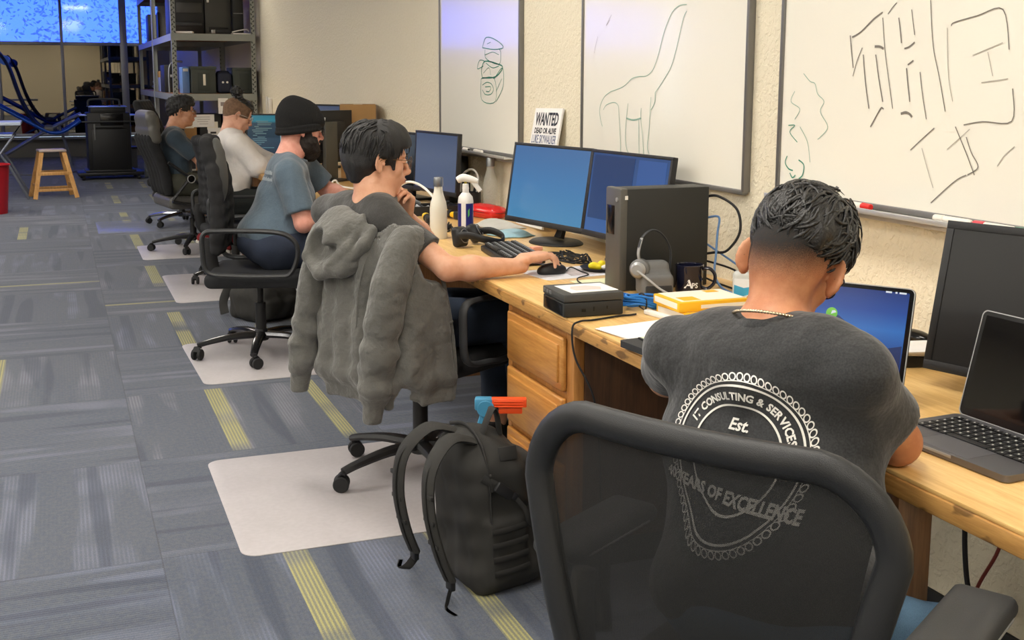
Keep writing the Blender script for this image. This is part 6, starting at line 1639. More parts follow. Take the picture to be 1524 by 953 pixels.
# office headset on its base in front of the tower
HB = Vector((1.668, 3.045, Z+.0012))
t = thing('headset', 'grey telephone headset hung on its grey charging base beside the navy mug', 'headset', HB, rad(-100))
F = Field(.02); F.box((0, 0, .035), (.045, .050, .036), .018); F.box((-.012, 0, .075), (.026, .046, .030), .018); mk('charging_base', F.mesh(.004), MATS['grey_plastic'], t, smooth=180)
mk('base_front', MB().box((.040, 0, .020), (.014, .085, .035), bev=.008), MATS['dark_plastic'], t)
hb = [(-.0, -.046, .095), (-.004, -.052, .13), (-.010, -.040, .175), (-.016, -.005, .198), (-.016, .030, .180), (-.010, .052, .135), (-.006, .050, .09), (-.004, .044, .06)]
mk('headband', MB().tube(hb, 1, seg=8, flat=(.008, .003), smooth=6, up=(1, 0, 0)), MATS['dark_plastic'], t)
mk('headband_sleeve', MB().tube(hb[:3], 1, seg=8, flat=(.009, .0042), smooth=6, up=(1, 0, 0)), MATS['silver_plastic'], t)
mk('ear_cushion', MB().cyl((.020, -.058, .083), (-.010, -.040, .083), .030, .030, seg=28, bev=.006), MATS['grey_plastic'], t)
mk('ear_cap', MB().cyl((.030, -.066, .083), (.019, -.058, .083), .020, .024, seg=24, bev=.004), MATS['silver_plastic'], t)
mk('microphone_boom', MB().tube([(.028, -.064, .080), (.05, -.04, .06), (.075, -.005, .03), (.095, .03, .010)], [.005, .004, .0035, .006], seg=8), MATS['silver_plastic'], t)
# mug
t = thing('mug', 'dark navy mug with white lettering beside the black desktop computer', 'mug', (1.782, 3.035, Z), rad(-35))
mg = mat('mug_navy', S(22, 24, 44), .1, coat=.5)
mk('cup', MB().lathe([(0, .004), (.036, .004), (.0385, .012), (.0385, .088), (.042, .0915), (.0445, .090), (.0420, .084), (.0420, .010), (.038, .001), (0, .001)][::1], seg=40), mg, t)
mk('handle', MB().tube([(.041, 0, .078), (.062, 0, .080), (.078, 0, .062), (.076, 0, .036), (.058, 0, .018), (.041, 0, .020)], 1, seg=10, flat=(.0085, .0055), smooth=6, up=(0, 1, 0)), mg, t)
tm = MB()
def wrap(s, size, ang, z, r=.0424, **k):
    vs, fs = text_faces(s, size, **k); tm.add([(r*math.cos(rad(ang)+x/r), r*math.sin(rad(ang)+x/r), z+y) for x, y in vs], fs)
wrap('A', .036, -88, .024, bold=.0008, shear=.1); wrap('PS', .022, -60, .024, bold=.0006)
mk('lettering', tm, MATS['print_white'] if 'print_white' in MATS else mat('print_white', S(226, 224, 218), .7), t)
# network cable bundle
t = thing('network_cable', 'coiled bundle of bright blue network cable lying behind the mini computers', 'cable', (1.556, 2.872, Z), rad(-4))
rs = random.Random(2)
lp = MB()
for i in range(9):
    k = i/9; w_ = .085-.004*(i % 4); h_ = .030+.003*(i % 3); zz = .006+.0065*(i % 5)
    P = []
    for a in range(12):
        q = 2*PI*a/12; P.append((w_*math.cos(q)+rs.uniform(-.003, .003), h_*math.sin(q)+rs.uniform(-.003, .003), zz+.004*math.sin(q*2+i)+(.012 if math.cos(q) < -.5 else 0)))
    lp.tube(P, .0034, seg=7, closed=True, smooth=3)
mk('coil', lp, mat('cable_blue', S(44, 122, 204), .4), t)
mk('tie', MB().tube([(-.02+.004*math.cos(a*PI/6), .038*math.cos(a*PI/6), .020+.024*math.sin(a*PI/6)) for a in range(12)], .003, seg=6, closed=True, smooth=2), MATS['black_plastic'], t)
# two yellow and white cartons
cyl_ = mat('carton_yellow', S(238, 182, 36), .5); cwh = mat('carton_white', S(236, 230, 216), .55)
for i, (lab) in enumerate(('flat white and yellow carton, lower of the two beside the necklace', 'flat white and yellow carton, upper of the two beside the necklace')):
    t = thing('carton', lab, 'carton', (1.655-.008*i, 2.735+.006*i, Z+.0275*i), rad(3-4*i))
    mk('box_body', MB().box((0, 0, .013), (.215, .150, .0262), bev=.0015), cyl_, t)
    mk('lid_face', MB().box((.006, .006, .0266), (.198, .135, .0008), bev=0), cwh, t)
    mk('end_label', MB().box((.03, -.0755, .012), (.14, .0006, .010), bev=0).box((-.108, .0, .015), (.0006, .13, .016), bev=0), cwh, t)
    mk('corner_print', MB().box((-.055, -.030, .0272), (.052, .050, .0006), bev=0), cyl_, t); mk('corner_print', MB().box((.060, .05, .0272), (.04, .03, .0006), bev=0), cyl_, t)
# strip of white plastic beside the cartons
t = thing('cable_cover', 'short white plastic strip leaning against the white and yellow cartons', 'plastic strip', (1.520, 2.752, Z), rad(-80)); mk('strip', MB().box((0, 0, .007), (.105, .020, .014), bev=.004), MATS['white_plastic'], t)
# hand sanitiser
t = thing('sanitiser_bottle', 'small clear squeeze bottle with a blue label beside the left ear', 'bottle', (1.838, 2.815, Z), rad(-38))
F = Field(.008); F.box((0, 0, .052), (.034, .016, .050), .014); mk('bottle', F.mesh(.003), mat('clear_plastic', S(226, 232, 234), .1, alpha=.55), t, smooth=180)
mk('label', MB().box((0, -.0165, .050), (.056, .001, .060), bev=0), mat('label_white', S(228, 234, 238), .5), t); mk('label_band', MB().prism([(-.028, -.012), (.0, -.016), (.028, -.006), (.028, .014), (.0, .008), (-.028, .016)], .0006, frameM((0, -.0172, .046), (1, 0, 0), (0, 0, 1))), mat('label_blue', S(66, 166, 208), .4), t)
mk('label_dot', MB().cyl((.014, -.0176, .026), (.014, -.0184, .026), .0055, seg=16), cyl_, t); mk('cap', MB().cyl((0, 0, .100), (0, 0, .118), .014, .012, seg=20, bev=.002), MATS['white_plastic'], t)
# papers and notebooks by the near man
t = thing('paper_stack', 'loose white papers fanned on the desk beside the left sleeve of the nearest man', 'papers', (1.420, 2.603, Z), rad(5))
for i, (dx, dy, a) in enumerate(((0, 0, 0), (-.004, .004, 3), (.004, -.004, -3), (-.006, .0, 5))):
    mk('sheet', MB().box((dx, dy, .0008+.0012*i), (.232, .165, .0009), rot=(0, 0, rad(a)), bev=0), MATS['paper'], t)
t = thing('tablet_computer', 'dark tablet computer lying at the desk edge beside the nearest man', 'tablet', (1.355, 2.368, Z), rad(6)); mk('slab', MB().prism(rrect(.165, .235, .010, 4), .016), MATS['dark_plastic'], t)
t = thing('notebook', 'green-topped notebook lying on the dark tablet computer', 'notebook', (1.385, 2.366, Z+.0165), rad(3)); mk('cover', MB().box((0, 0, .002), (.14, .215, .004), bev=.001), MATS['black_plastic'], t); mk('page', MB().box((.0, 0, .0046), (.132, .205, .0012), bev=0), mat('paper_green', S(206, 214, 190), .8), t)
# bottles
t = thing('water_bottle', 'frosted white water bottle with a steel cap beside the grey sleeve', 'bottle', (1.440, 4.475, Z), 0)
mk('bottle', MB().lathe([(0, 0), (.033, 0), (.0355, .006), (.0355, .125), (.032, .150), (.022, .180), (.0175, .200), (.0170, .215), (0, .215)], seg=36), mat('bottle_white', S(222, 218, 204), .35, coat=.2), t)
mk('cap', MB().lathe([(0, .215), (.0190, .215), (.0200, .219), (.0200, .248), (.0185, .252), (0, .252)], seg=30), MATS['steel'], t)
t = thing('water_bottle', 'clear slim bottle with a steel cap against the wall behind the spray bottle', 'bottle', (1.955, 5.245, Z), 0)
mk('bottle', MB().lathe([(0, 0), (.033, 0), (.0355, .006), (.0355, .14), (.030, .175), (.020, .21), (.0175, .23), (0, .23)], seg=32), mat('bottle_clear', S(196, 196, 186), .1, alpha=.35), t); mk('cap', MB().lathe([(0, .23), (.021, .23), (.021, .268), (.019, .272), (0, .272)], seg=28), MATS['steel'], t)
t = thing('spray_bottle', 'white trigger spray bottle with a dark blue label beside the frosted bottle', 'spray bottle', (1.560, 4.480, Z), rad(-30))
mk('bottle', MB().lathe([(0, 0), (.030, 0), (.032, .004), (.032, .150), (.029, .168), (.018, .182), (.014, .186), (.0135, .20), (0, .20)], seg=32), MATS['white_plastic'], t)
lab = MB(); lab.lathe([(.0325, .012), (.0325, .142)], seg=40); mk('label', lab, mat('label_navy', S(34, 40, 120), .4), t)
mk('label_stripe', MB().grid(lambda u, v: (.0331*math.cos(rad(-112+34*u)), .0331*math.sin(rad(-112+34*u)), .03+.112*v), 8, 1), MATS['white_plastic'], t)
mk('label_leaf', MB().grid(lambda u, v: (.0333*math.cos(rad(-62+12*u)), .0333*math.sin(rad(-62+12*u)), .085+.028*v+.010*u), 4, 1), mat('leaf_green', S(96, 190, 96), .5), t)
mk('trigger_head', MB().cyl((0, 0, .198), (0, 0, .222), .0145, .013, seg=20, bev=.002).tube([(-.034, 0, .236), (-.01, 0, .246), (.026, 0, .240), (.052, 0, .232)], [.013, .017, .014, .009], seg=12, smooth=5).tube([(.030, 0, .232), (.046, 0, .212), (.062, 0, .192)], 1, seg=8, flat=(.005, .010), smooth=3, up=(0, 1, 0)), MATS['white_plastic'], t)
# headphones
t = thing('headphones', 'black over-ear headphones lying beside the compact keyboard', 'headphones', (1.478, 4.235, Z), rad(-50))
for s, rot_ in ((-1, 78), (1, 60)):
    Mx = Matrix.Translation((0, s*.052, .042)) @ eul(0, rot_, s*18).to_4x4()
    F = Field(.008); h = LF(F, Mx); h.box((0, 0, .0), (.040, .034, .017), .016); h.ell((0, 0, .018), (.034, .028, .014)); h.ell((0, 0, -.02), (.022, .018, .014), op='s')
    co_ = mk('ear_cup', F.mesh(.003), MATS['black_plastic'], t, smooth=180); mk('cup_ring', MB().tube([Mx @ Vector((.026*math.cos(a*PI/12), .022*math.sin(a*PI/12), .031)) for a in range(24)], .0016, seg=6, closed=True, smooth=0), MATS['grey_plastic'], co_)
mk('headband', MB().tube([(.0, -.075, .045), (.05, -.082, .055), (.12, -.06, .040), (.155, 0, .025), (.13, .06, .040), (.06, .085, .055), (0, .078, .045)], 1, seg=10, flat=(.014, .005), smooth=6, up=(0, 0, 1)), MATS['black_plastic'], t)
# cloths
def cloth_heap(label, c, m_, sx, sy, hz, seed, rz=0):
    t = thing('cloth', label, 'cloth', c, rz); rs = np.random.RandomState(seed); W_ = rs.randn(6, 2)*22; ph = rs.rand(6)*6.28
    def f(u, v):
        x, y = (u*2-1), (v*2-1); e = max(0, 1-abs(x)**3)*max(0, 1-abs(y)**3)
        w = sum(math.sin(W_[i, 0]*x*sx+W_[i, 1]*y*sy+ph[i]) for i in range(6))/6
        return (x*sx*(1+.08*math.sin(5*y)), y*sy*(1+.12*math.sin(4*x+1)), .004+e*(hz+hz*.9*w))
    mk('fabric', MB().grid(f, 40, 30, thick=.003), m_, t, smooth=180)
cloth_heap('crumpled light grey cloth lying behind the headphones', (1.805, 4.74, Z), cloth('rag_grey', S(184, 182, 176), .05), .085, .12, .026, 4)
cloth_heap('folded pale blue cloth beneath the blue-screen monitor', (1.745, 4.465, Z), cloth('rag_blue', S(150, 190, 206), .05), .075, .095, .022, 6, rad(10))
cloth_heap('flat dark grey cloth beside the pale blue cloth', (1.648, 4.675, Z), cloth('rag_dark', S(110, 112, 108), .05), .032, .065, .014, 9, rad(-20))
# pink eraser, sunglasses-like binder clips
t = thing('eraser', 'small salmon pink block beside the monitor foot', 'eraser', (1.685, 4.02, Z), rad(12)); mk('block', MB().box((0, 0, .008), (.045, .028, .016), bev=.003), mat('salmon', S(238, 172, 146), .6), t)
# red and yellow tools
t = thing('tool_case', 'glossy red hard case lying near the wall beyond the spray bottle', 'case', (1.875, 5.10, Z), rad(-70))
F = Field(.02); F.ell((0, 0, .032), (.13, .058, .034)); F.box((.02, 0, .026), (.09, .05, .024), .02); F.cut((0, 0, 0), (0, 0, -1), .002); mk('shell', F.mesh(.005), mat('gloss_red', S(206, 34, 34), .25, coat=.4), t, smooth=180)
mk('seam', MB().tube([(.135*math.cos(a*PI/16), .061*math.sin(a*PI/16), .030) for a in range(32)], .002, seg=6, closed=True, smooth=0), mat('dark_red', S(120, 20, 20), .4), t)
def level(label, c, rz, L, m2='black_plastic'):
    t = thing('hand_tool', label, 'tool', c, rz)
    mk('handle', MB().tube([(-L/2, 0, .022), (-L/4, 0, .024), (0, 0, .020), (L/5, 0, .022)], [.014, .018, .013, .016], seg=12), mat('tool_yellow', S(240, 192, 32), .4), t)
    mk('head', MB().box((L*.32, 0, .020), (L*.3, .034, .036), bev=.006), MATS[m2], t)
    mk('grip', MB().cyl((-L*.10, 0, .0225), (L*.02, 0, .0225), .019, seg=14, bev=.003), MATS['rubber'], t)
level('yellow-handled tool with a black head lying left of the frosted bottle', (1.55, 4.98, Z), rad(-100), .19)
level('yellow and black tool lying between the frosted bottle and the spray bottle', (1.705, 5.10, Z), rad(-75), .22)
t = thing('tool_tray', 'low black tray full of parts behind the frosted bottle', 'tray', (1.645, 5.315, Z), rad(-4)); mk('tray', MB().ring(rrect(.30, .16, .01, 3), rrect(.28, .14, .008, 3), .045).box((0, 0, .004), (.285, .145, .006), bev=0), MATS['black_plastic'], t)
rs = random.Random(6); mb = MB(); mw = MB()
for i in range(16): (mb if i % 2 else mw).box((rs.uniform(-.12, .12), rs.uniform(-.05, .05), rs.uniform(.02, .06)), (rs.uniform(.02, .06), rs.uniform(.01, .02), rs.uniform(.008, .018)), rot=(rs.uniform(-.5, .5), rs.uniform(-.5, .5), rs.uniform(0, 3)), bev=.002)
o = mk('dark_parts', mb, MATS['dark_plastic'], t); o['kind'] = 'stuff'; o = mk('light_parts', mw, MATS['silver_plastic'], t); o['kind'] = 'stuff'
t = thing('pen_cup', 'black cup of pens against the wall left of the spray bottle', 'pen cup', (1.90, 5.36, Z), 0)
mk('cup', MB().lathe([(0, .003), (.040, .003), (.042, .095), (.045, .095), (.043, 0), (0, 0)], seg=28), MATS['black_plastic'], t)
for i in range(5): mk('pen', MB().cyl((rs.uniform(-.01, .01), rs.uniform(-.01, .01), .01), (rs.uniform(-.04, .04), rs.uniform(-.04, .04), .15), .004, seg=8), MATS['rubber' if i % 3 else 'bright_yellow'], t)
t = thing('small_computer', 'black upright computer box between the dull blue monitor and the wall', 'computer', (1.950, 5.79, Z), 0); mk('case', MB().box((0, 0, .1225), (.13, .10, .245), bev=.005), MATS['case_black'], t); mk('front', MB().box((-.067, 0, .1225), (.006, .095, .235), bev=.002), MATS['black_gloss'], t)
# ------------------------------------------------------------------ right end of the desk
t = thing('paper_mailer', 'open brown paper mailer standing against the wall behind the big black monitor', 'mailer', (1.950, 2.068, Z), rad(-100))
kr = mat('kraft', S(206, 172, 128), .8, var=.06)
mk('mailer', MB().box((0, 0, .085), (.085, .040, .17), bev=.002), kr, t); mk('flap', MB().grid(lambda u, v: (-.045+.10*u-.05*v*(1-u), -.02+.055*v, .168+.038*v+.02*(1-u)*v-.012*u*v), 6, 6, thick=.002), kr, t)
mk('yellow_lining', MB().grid(lambda u, v: (-.040+.085*u-.02*v*(1-u), -.024-.002*v, .150+.030*v+.012*(1-u)*v), 4, 4, thick=.001), cyl_, t)
t = thing('docking_station', 'flat black docking box under papers between the blue laptop and the big monitor', 'dock', (1.845, 2.085, Z), rad(-14)); mk('case', MB().box((0, 0, .013), (.15, .105, .026), bev=.003), MATS['black_plastic'], t); mk('led', MB().cyl((-.0755, -.02, .013), (-.077, -.02, .013), .0022, seg=8), MATS['white_plastic'], t)
t = thing('paper_stack', 'small pile of white papers on the docking box', 'papers', (1.833, 2.09, Z+.0265), rad(-20))
for i in range(4): mk('sheet', MB().box((.004*i, -.003*i, .002+.0034*i), (.150-.004*i, .110, .0028), rot=(0, 0, rad(3*i-4)), bev=0), MATS['paper'], t)
t = thing('sunglasses_case', 'small dark oval case on the desk against the wall beyond the laptop', 'case', (1.965, 2.245, Z), rad(-80)); F = Field(.01); F.ell((0, 0, .018), (.055, .026, .018)); mk('shell', F.mesh(.004), MATS['black_gloss'], t, smooth=180)
t = thing('stylus', 'thin white stick leaning on the wall beside the hair of the nearest man', 'stick', (1.99, 2.87, Z), 0)
mk('stick', MB().tube([(-.12, -.03, .003), (.020, .03, .292)], 1, seg=4, flat=(.010, .003), smooth=0), MATS['white_plastic'], t)
# ------------------------------------------------------------------ cables
def cable(label, P, r, m_, name='cable', cat='cable', group=None):
    o = mk(name, MB().tube(P, r, seg=8, smooth=7), m_, loc=tuple(P[0])); props(o, label, cat, group); return o
K = MATS['rubber']
cable('thick black cable hanging furthest left on the wall below the near desk', [(1.970, 2.20, .700), (1.965, 2.14, .52), (1.95, 2.13, .40), (1.945, 2.19, .26), (1.95, 2.24, .16), (1.96, 2.27, .02)], .0055, K)
o = cable('black cable with a small joint hanging in the middle below the near desk', [(1.97, 2.0, .70), (1.93, 1.985, .50), (1.92, 1.985, .38), (1.915, 1.965, .26), (1.915, 1.93, .15), (1.93, 1.94, .01)], .0060, K)
cable('thin rusty red cable hanging furthest right below the near desk', [(1.93, 1.855, .70), (1.90, 1.850, .46), (1.895, 1.855, .37), (1.885, 1.90, .26), (1.88, 1.935, .12), (1.90, 1.95, .01)], .0042, mat('cable_rust', S(124, 50, 40), .5))
cable('black power lead looping out of the back of the desktop computer', [(1.9105, 3.165, 1.03), (1.93, 3.12, 1.035), (1.955, 3.05, 1.00), (1.955, 3.03, .93), (1.93, 3.06, .87), (1.918, 3.115, .857), (1.9105, 3.145, .850)], .0042, K)
cable('blue network lead rising from the back of the desktop computer', [(1.9105, 3.15, .965), (1.925, 3.105, .97), (1.915, 3.095, .92), (1.90, 3.075, .86), (1.885, 3.055, .80), (1.885, 3.01, .763), (1.895, 2.93, .7525)], .0036, mat('cable_steel_blue', S(92, 128, 176), .45))
cable('blue-grey lead running along the wall towards the sanitiser bottle', [(1.9105, 3.17, .885), (1.945, 3.09, .845), (1.97, 2.95, .80), (1.99, 2.85, .790), (1.98, 2.7, .76)], .0034, MATS['cable_steel_blue'])
cable('black lead drooping along the wall beneath the blue-grey lead', [(1.9105, 3.195, .825), (1.965, 3.07, .805), (1.955, 2.95, .770), (1.965, 2.80, .760), (1.95, 2.6, .757)], .0034, K)
cable('black lead lying on the desk behind the mug', [(1.9105, 3.215, .775), (1.935, 3.12, .757), (1.940, 3.0, .7525), (1.935, 2.9, .7525), (1.93, 2.75, .7525)], .0034, K)
cable('black lead running over the desk edge in front of the mini computers', [(1.475, 2.795, .752), (1.45, 2.79, .752), (1.42, 2.79, .752), (1.33, 2.765, .752), (1.285, 2.76, .752), (1.262, 2.755, .735), (1.262, 2.735, .66), (1.30, 2.70, .56), (1.33, 2.72, .42), (1.34, 2.72, .2)], .0028, K)
cable('black mouse lead curving across the pale sheet', [(1.588, 3.522, .7535), (1.635, 3.585, .7535), (1.632, 3.50, .7530), (1.628, 3.43, .7530), (1.56, 3.37, .7535), (1.535, 3.27, .7535), (1.565, 3.12, .756), (1.58, 3.02, .753), (1.57, 2.955, .752)], .0022, K)
def drape(paths, r, z0, slope=.45):
    """lay cables one after another: each runs on the surface and climbs over the ones already there"""
    done = []; out = []
    for P in paths:
        Q, _ = crom([Vector((a, b, 0)) for a, b in P], 12); S_ = [Q[0]]
        for q in Q:
            while (q-S_[-1]).length >= .005: S_.append(S_[-1]+(q-S_[-1]).normalized()*.005)
        xy = np.array([(q.x, q.y) for q in S_]); z = np.full(len(xy), z0+r)
        if done:
            D_ = np.concatenate(done)
            for k in range(len(xy)):
                m = np.hypot(D_[:, 0]-xy[k, 0], D_[:, 1]-xy[k, 1]) < 2.9*r
                if m.any(): z[k] = max(z[k], D_[m, 2].max()+2.25*r)
        for k in range(3, len(xy)):      # a cable that crosses itself climbs over its own earlier run
            e = k-6
            if e > 0:
                m = np.hypot(xy[:e, 0]-xy[k, 0], xy[:e, 1]-xy[k, 1]) < 2.6*r
                if m.any(): z[k] = max(z[k], z[:e][m].max()+2.2*r)
        for k in range(1, len(z)): z[k] = max(z[k], z[k-1]-.005*slope)
        for k in range(len(z)-2, -1, -1): z[k] = max(z[k], z[k+1]-.005*slope)
        done.append(np.column_stack([xy, z])); out.append([Vector((a, b, c)) for (a, b), c in zip(xy, z)])
    return out
def laid(label, P, r, m_, group):
    o = mk('cable', MB().tube(P, r, seg=8, smooth=0), m_, loc=tuple(P[0])); props(o, label, 'cable', group)
rs = random.Random(12)
def loops(n, x0, x1, y0, y1, ax, ay, steps=6):
    L = []
    for i in range(n):
        cx, cy, a = rs.uniform(x0, x1), rs.uniform(y0, y1), rs.uniform(0, 6); P = []
        for q in range(steps): a += rs.uniform(.7, 1.2); k = 1-.07*q; P.append((cx+ax*k*math.cos(a), cy+ay*k*math.sin(a)))
        L.append(P)
    return L
for P in drape(loops(8, 1.705, 1.745, 3.73, 3.85, .050, .105), .0030, Z): laid('tangled black cable on the desk below the second blue monitor', P, .0030, K, 'tangled cables under the blue monitors')
for P in drape(loops(7, 1.525, 1.55, 4.68, 4.80, .045, .085), .0034, Z): laid('tangled black cable on the desk between the frosted and the spray bottle', P, .0034, K, 'tangled cables behind the bottles')
for i, P in enumerate(drape(loops(8, 1.50, 1.58, 5.55, 5.66, .055, .11), .0040, Z)):
    if i % 3 == 2: laid('white cable in the tangle in front of the dull blue monitor', P, .0040, MATS['white_plastic'], 'white cables by the dull blue monitor')
    else: laid('black cable in the tangle in front of the dull blue monitor', P, .0040, K, 'black cables by the dull blue monitor')
cable('white lead arching beside the chin of the man in glasses', [(1.42, 5.20, .76), (1.45, 5.18, .87), (1.50, 5.12, .925), (1.56, 5.05, .90), (1.60, 4.94, .82), (1.61, 4.90, .757)], .0060, MATS['white_plastic'])
cable('white lead looped against the wall above the pen cup', [(1.86, 5.42, .84), (1.87, 5.42, .92), (1.90, 5.365, .955), (1.925, 5.345, .92), (1.915, 5.345, .845)], .0055, MATS['white_plastic'])
cable('white lead draped on the desk before the square monitor column', [(1.40, 6.72, .757), (1.46, 6.68, .762), (1.52, 6.72, .80), (1.55, 6.70, .765), (1.63, 6.6, .757)], .0060, MATS['white_plastic'])
cable('black lead hanging behind the square monitor column', [(1.70, 7.16, .95), (1.72, 7.08, .88), (1.74, 6.95, .90), (1.80, 6.9, .80), (1.76, 6.8, .757)], .0050, K)
cable('black lead looping left of the square monitor column', [(1.33, 7.22, .757), (1.38, 7.18, .757), (1.44, 7.12, .757), (1.50, 7.0, .757)], .0050, K)
t = thing('power_strip', 'long white power strip lying along the desk edge between the two men', 'power strip', (1.44, 6.28, Z), rad(84)); mk('strip', MB().box((0, 0, .017), (.34, .055, .034), bev=.006), MATS['white_plastic'], t)
# carton beyond the monitors, wall phone, small things
t = thing('carton', 'tall brown cardboard carton on the desk beyond the square monitor column', 'carton', (1.875, 7.56, Z), rad(-14))
kb = mat('cardboard', S(158, 122, 78), .85, var=.05, vs=6)
mk('box_body', MB().box((0, 0, .24), (.235, .26, .48), bev=.004), kb, t); mk('tape', MB().box((0, 0, .4805), (.06, .262, .001), bev=0), mat('tape', S(176, 146, 104), .3), t); mk('dark_edge', MB().box((.1185, -.1, .24), (.003, .055, .478), bev=0), MATS['dark_plastic'], t)
t = thing('wall_phone', 'small white intercom handset on the wall beside the metal rack', 'phone', (WX, 11.75, 1.12), 0); mk('backplate', MB().box((-.018, 0, 0), (.036, .10, .16), bev=.008), MATS['white_plastic'], t); mk('handset', MB().box((-.045, .0, .01), (.022, .045, .17), bev=.009), mat('handset_grey', S(206, 204, 198), .4), t)
t = thing('desktop_computer', 'black box computer standing on the desk next to the dark teal monitor', 'computer', (1.88, 9.6, Z), 0); mk('case', MB().box((0, 0, .17), (.24, .14, .34), bev=.006), MATS['case_black'], t); mk('front', MB().box((-.122, 0, .17), (.006, .13, .32), bev=.002), MATS['black_gloss'], t)
# small backpack slumped beneath the chair of the man in the beanie
BM2 = local((1.08, 6.72, 0), 150)
t = thing('backpack', 'small black backpack slumped on the floor under the chair of the man in the beanie', 'backpack', (1.08, 6.72, 0), 0)
F = Field(.03); h = LF(F, BM2); h.box((0, 0, .10), (.15, .16, .10), .06); h.ell((.02, -.05, .16), (.12, .11, .08)); h.box((.13, 0, .08), (.05, .12, .06), .03, k=.012); F.fn(wav(.006, 40, 95, 9))
mk('pack_body', F.mesh(.009), ny, t, world=True, smooth=180)
for s in (-1, 1): mk('shoulder_strap', MB().tube([BM2 @ Vector(p) for p in ((-.03, s*.07, .20), (-.15, s*.10, .20), (-.22, s*.12, .10), (-.20, s*.13, .02))], 1, seg=8, flat=(.03, .009), smooth=5), web, t, world=True)
mk('buckle', MB().box(BM2 @ Vector((-.12, -.10, .215)), (.05, .035, .015), BM2.to_3x3(), .004), MATS['silver_plastic'], t, world=True)
# ------------------------------------------------------------------ metal racks at the far end
rk = mat('rack_steel', S(146, 150, 146), .45, metal=.3); rkd = mat('rack_dark', S(60, 64, 62), .6)
def rack(label, y0, y1, x0=1.13, x1=1.97, H_=2.55, shelves=(.20, .72, 1.235, 1.845, 2.45)):
    t = thing('metal_rack', label, 'shelving', ((x0+x1)/2, (y0+y1)/2, 0))
    for (x, y) in ((x0, y0), (x1, y0), (x0, y1), (x1, y1)):
        sx = 1 if x == x0 else -1; sy = 1 if y == y0 else -1
        mb = MB().box((x+sx*.022, y, H_/2), (.046, .003, H_), bev=0).box((x, y+sy*.022, H_/2), (.003, .046, H_), bev=0)
        po = mk('post', mb, rk, t, world=True)
        if y == y0:
            hl = MB(); z = .06
            while z < H_-.05: hl.box((x+sx*.014, y-.002, z), (.012, .0015, .022), bev=0, rot=(0, .5, 0)); hl.box((x+sx*.033, y-.002, z+.024), (.012, .0015, .022), bev=0, rot=(0, -.5, 0)); z += .048
            mk('keyholes', hl, rkd, po, world=True)
    for z in shelves:
        mb = MB()
        for y in (y0-.003, y1+.003): mb.box(((x0+x1)/2, y, z-.035), (x1-x0, .004, .070), bev=0).box(((x0+x1)/2, y+(.012 if y < y1 else -.012), z-.004), (x1-x0, .024, .003), bev=0)
        for x in (x0-.003, x1+.003): mb.box((x, (y0+y1)/2, z-.035), (.004, y1-y0, .070), bev=0)
        bo = mk('shelf_beam', mb, rk, t, world=True); mk('shelf_board', MB().box(((x0+x1)/2, (y0+y1)/2, z-.006), (x1-x0-.02, y1-y0-.02, .014), bev=0), MATS['particle'], bo, world=True)
    return t
rack('grey boltless steel rack nearer the desks, loaded with black equipment', 12.30, 14.66)
rack('second grey steel rack standing behind the first, closer to the windows', 14.76, 17.10)
def blk(label, name, cat, c, d, m_, parts=(), group=None, rz=0, bev=.008):
    """c: middle of the bottom"""
    t = thing(name, label, cat, c, rz, group); mk('case', MB().box((0, 0, d[2]/2), d, bev=bev), m_, t)
    for nm, p, dd, mm in parts: mk(nm, MB().box(p, dd, bev=.003), mm, t)
    return t
bk, cb, dkp, sl_ = MATS['black_plastic'], MATS['case_black'], MATS['dark_plastic'], MATS['silver_plastic']
z1, z2 = 1.848, 1.238
binm = mat('bin_grey_green', S(66, 72, 68), .6); nav = mat('bag_navy', S(40, 44, 62), .8)
blk('large black printer filling the left half of the upper rack shelf', 'printer', 'printer', (1.325, 12.86, z1), (.34, .55, .42), bk, (('paper_tray', (0, -.29, .10), (.28, .06, .03), dkp), ('front_panel', (.02, -.278, .27), (.26, .01, .10), MATS['case_mid'])))
blk('black monitor box beside the printer on the upper rack shelf', 'monitor', 'monitor', (1.64, 12.75, z1), (.27, .30, .46), mat('grey_dark', S(76, 76, 72), .5), (('lower_vent', (.0, -.152, .05), (.20, .006, .05), bk), ('white_tag', (-.10, -.153, .36), (.025, .004, .06), MATS['white_plastic'])))
blk('slim black tower at the right end of the upper rack shelf', 'desktop_computer', 'computer', (1.835, 12.70, z1), (.11, .38, .50), cb, (('drive_line', (0, -.192, .22), (.10, .004, .006), sl_),))
blk('grey and black speaker at the far left of the upper rack shelf', 'speaker', 'speaker', (1.30, 15.05, z1), (.14, .20, .42), MATS['grey_plastic'], (('black_side', (-.07, -.02, .173), (.02, .21, .34), bk),))
blk('black box on the upper shelf of the second rack', 'computer_case', 'computer', (1.25, 16.0, z1), (.16, .40, .36), bk, (('vent', (0, -.202, .2), (.1, .004, .1), dkp),))
blk('silver and black hand tool lying flat at the front of the upper shelf', 'cordless_drill', 'tool', (1.66, 12.42, z1), (.16, .05, .05), bk, (('chuck', (-.095, 0, .025), (.04, .04, .035), sl_),))
t = thing('paper_stack', 'white papers lying at the front right of the upper rack shelf', 'papers', (1.845, 12.40, z1), rad(3)); mk('sheet', MB().box((0, 0, .006), (.19, .12, .012), bev=0), MATS['paper'], t); mk('cable_coil', MB().tube([(-.1, -.02, .02), (-.02, -.03, .04), (.05, -.02, .05), (.08, 0, .03)], .006, seg=6), MATS['white_plastic'], t)
t = thing('paper_stack', 'pale papers under the rack post at the left of the upper shelf', 'papers', (1.275, 12.385, z1), rad(-14)); mk('sheet', MB().box((0, 0, .010), (.16, .14, .02), bev=0), MATS['paper'], t)
lbl = MATS['carton_white']
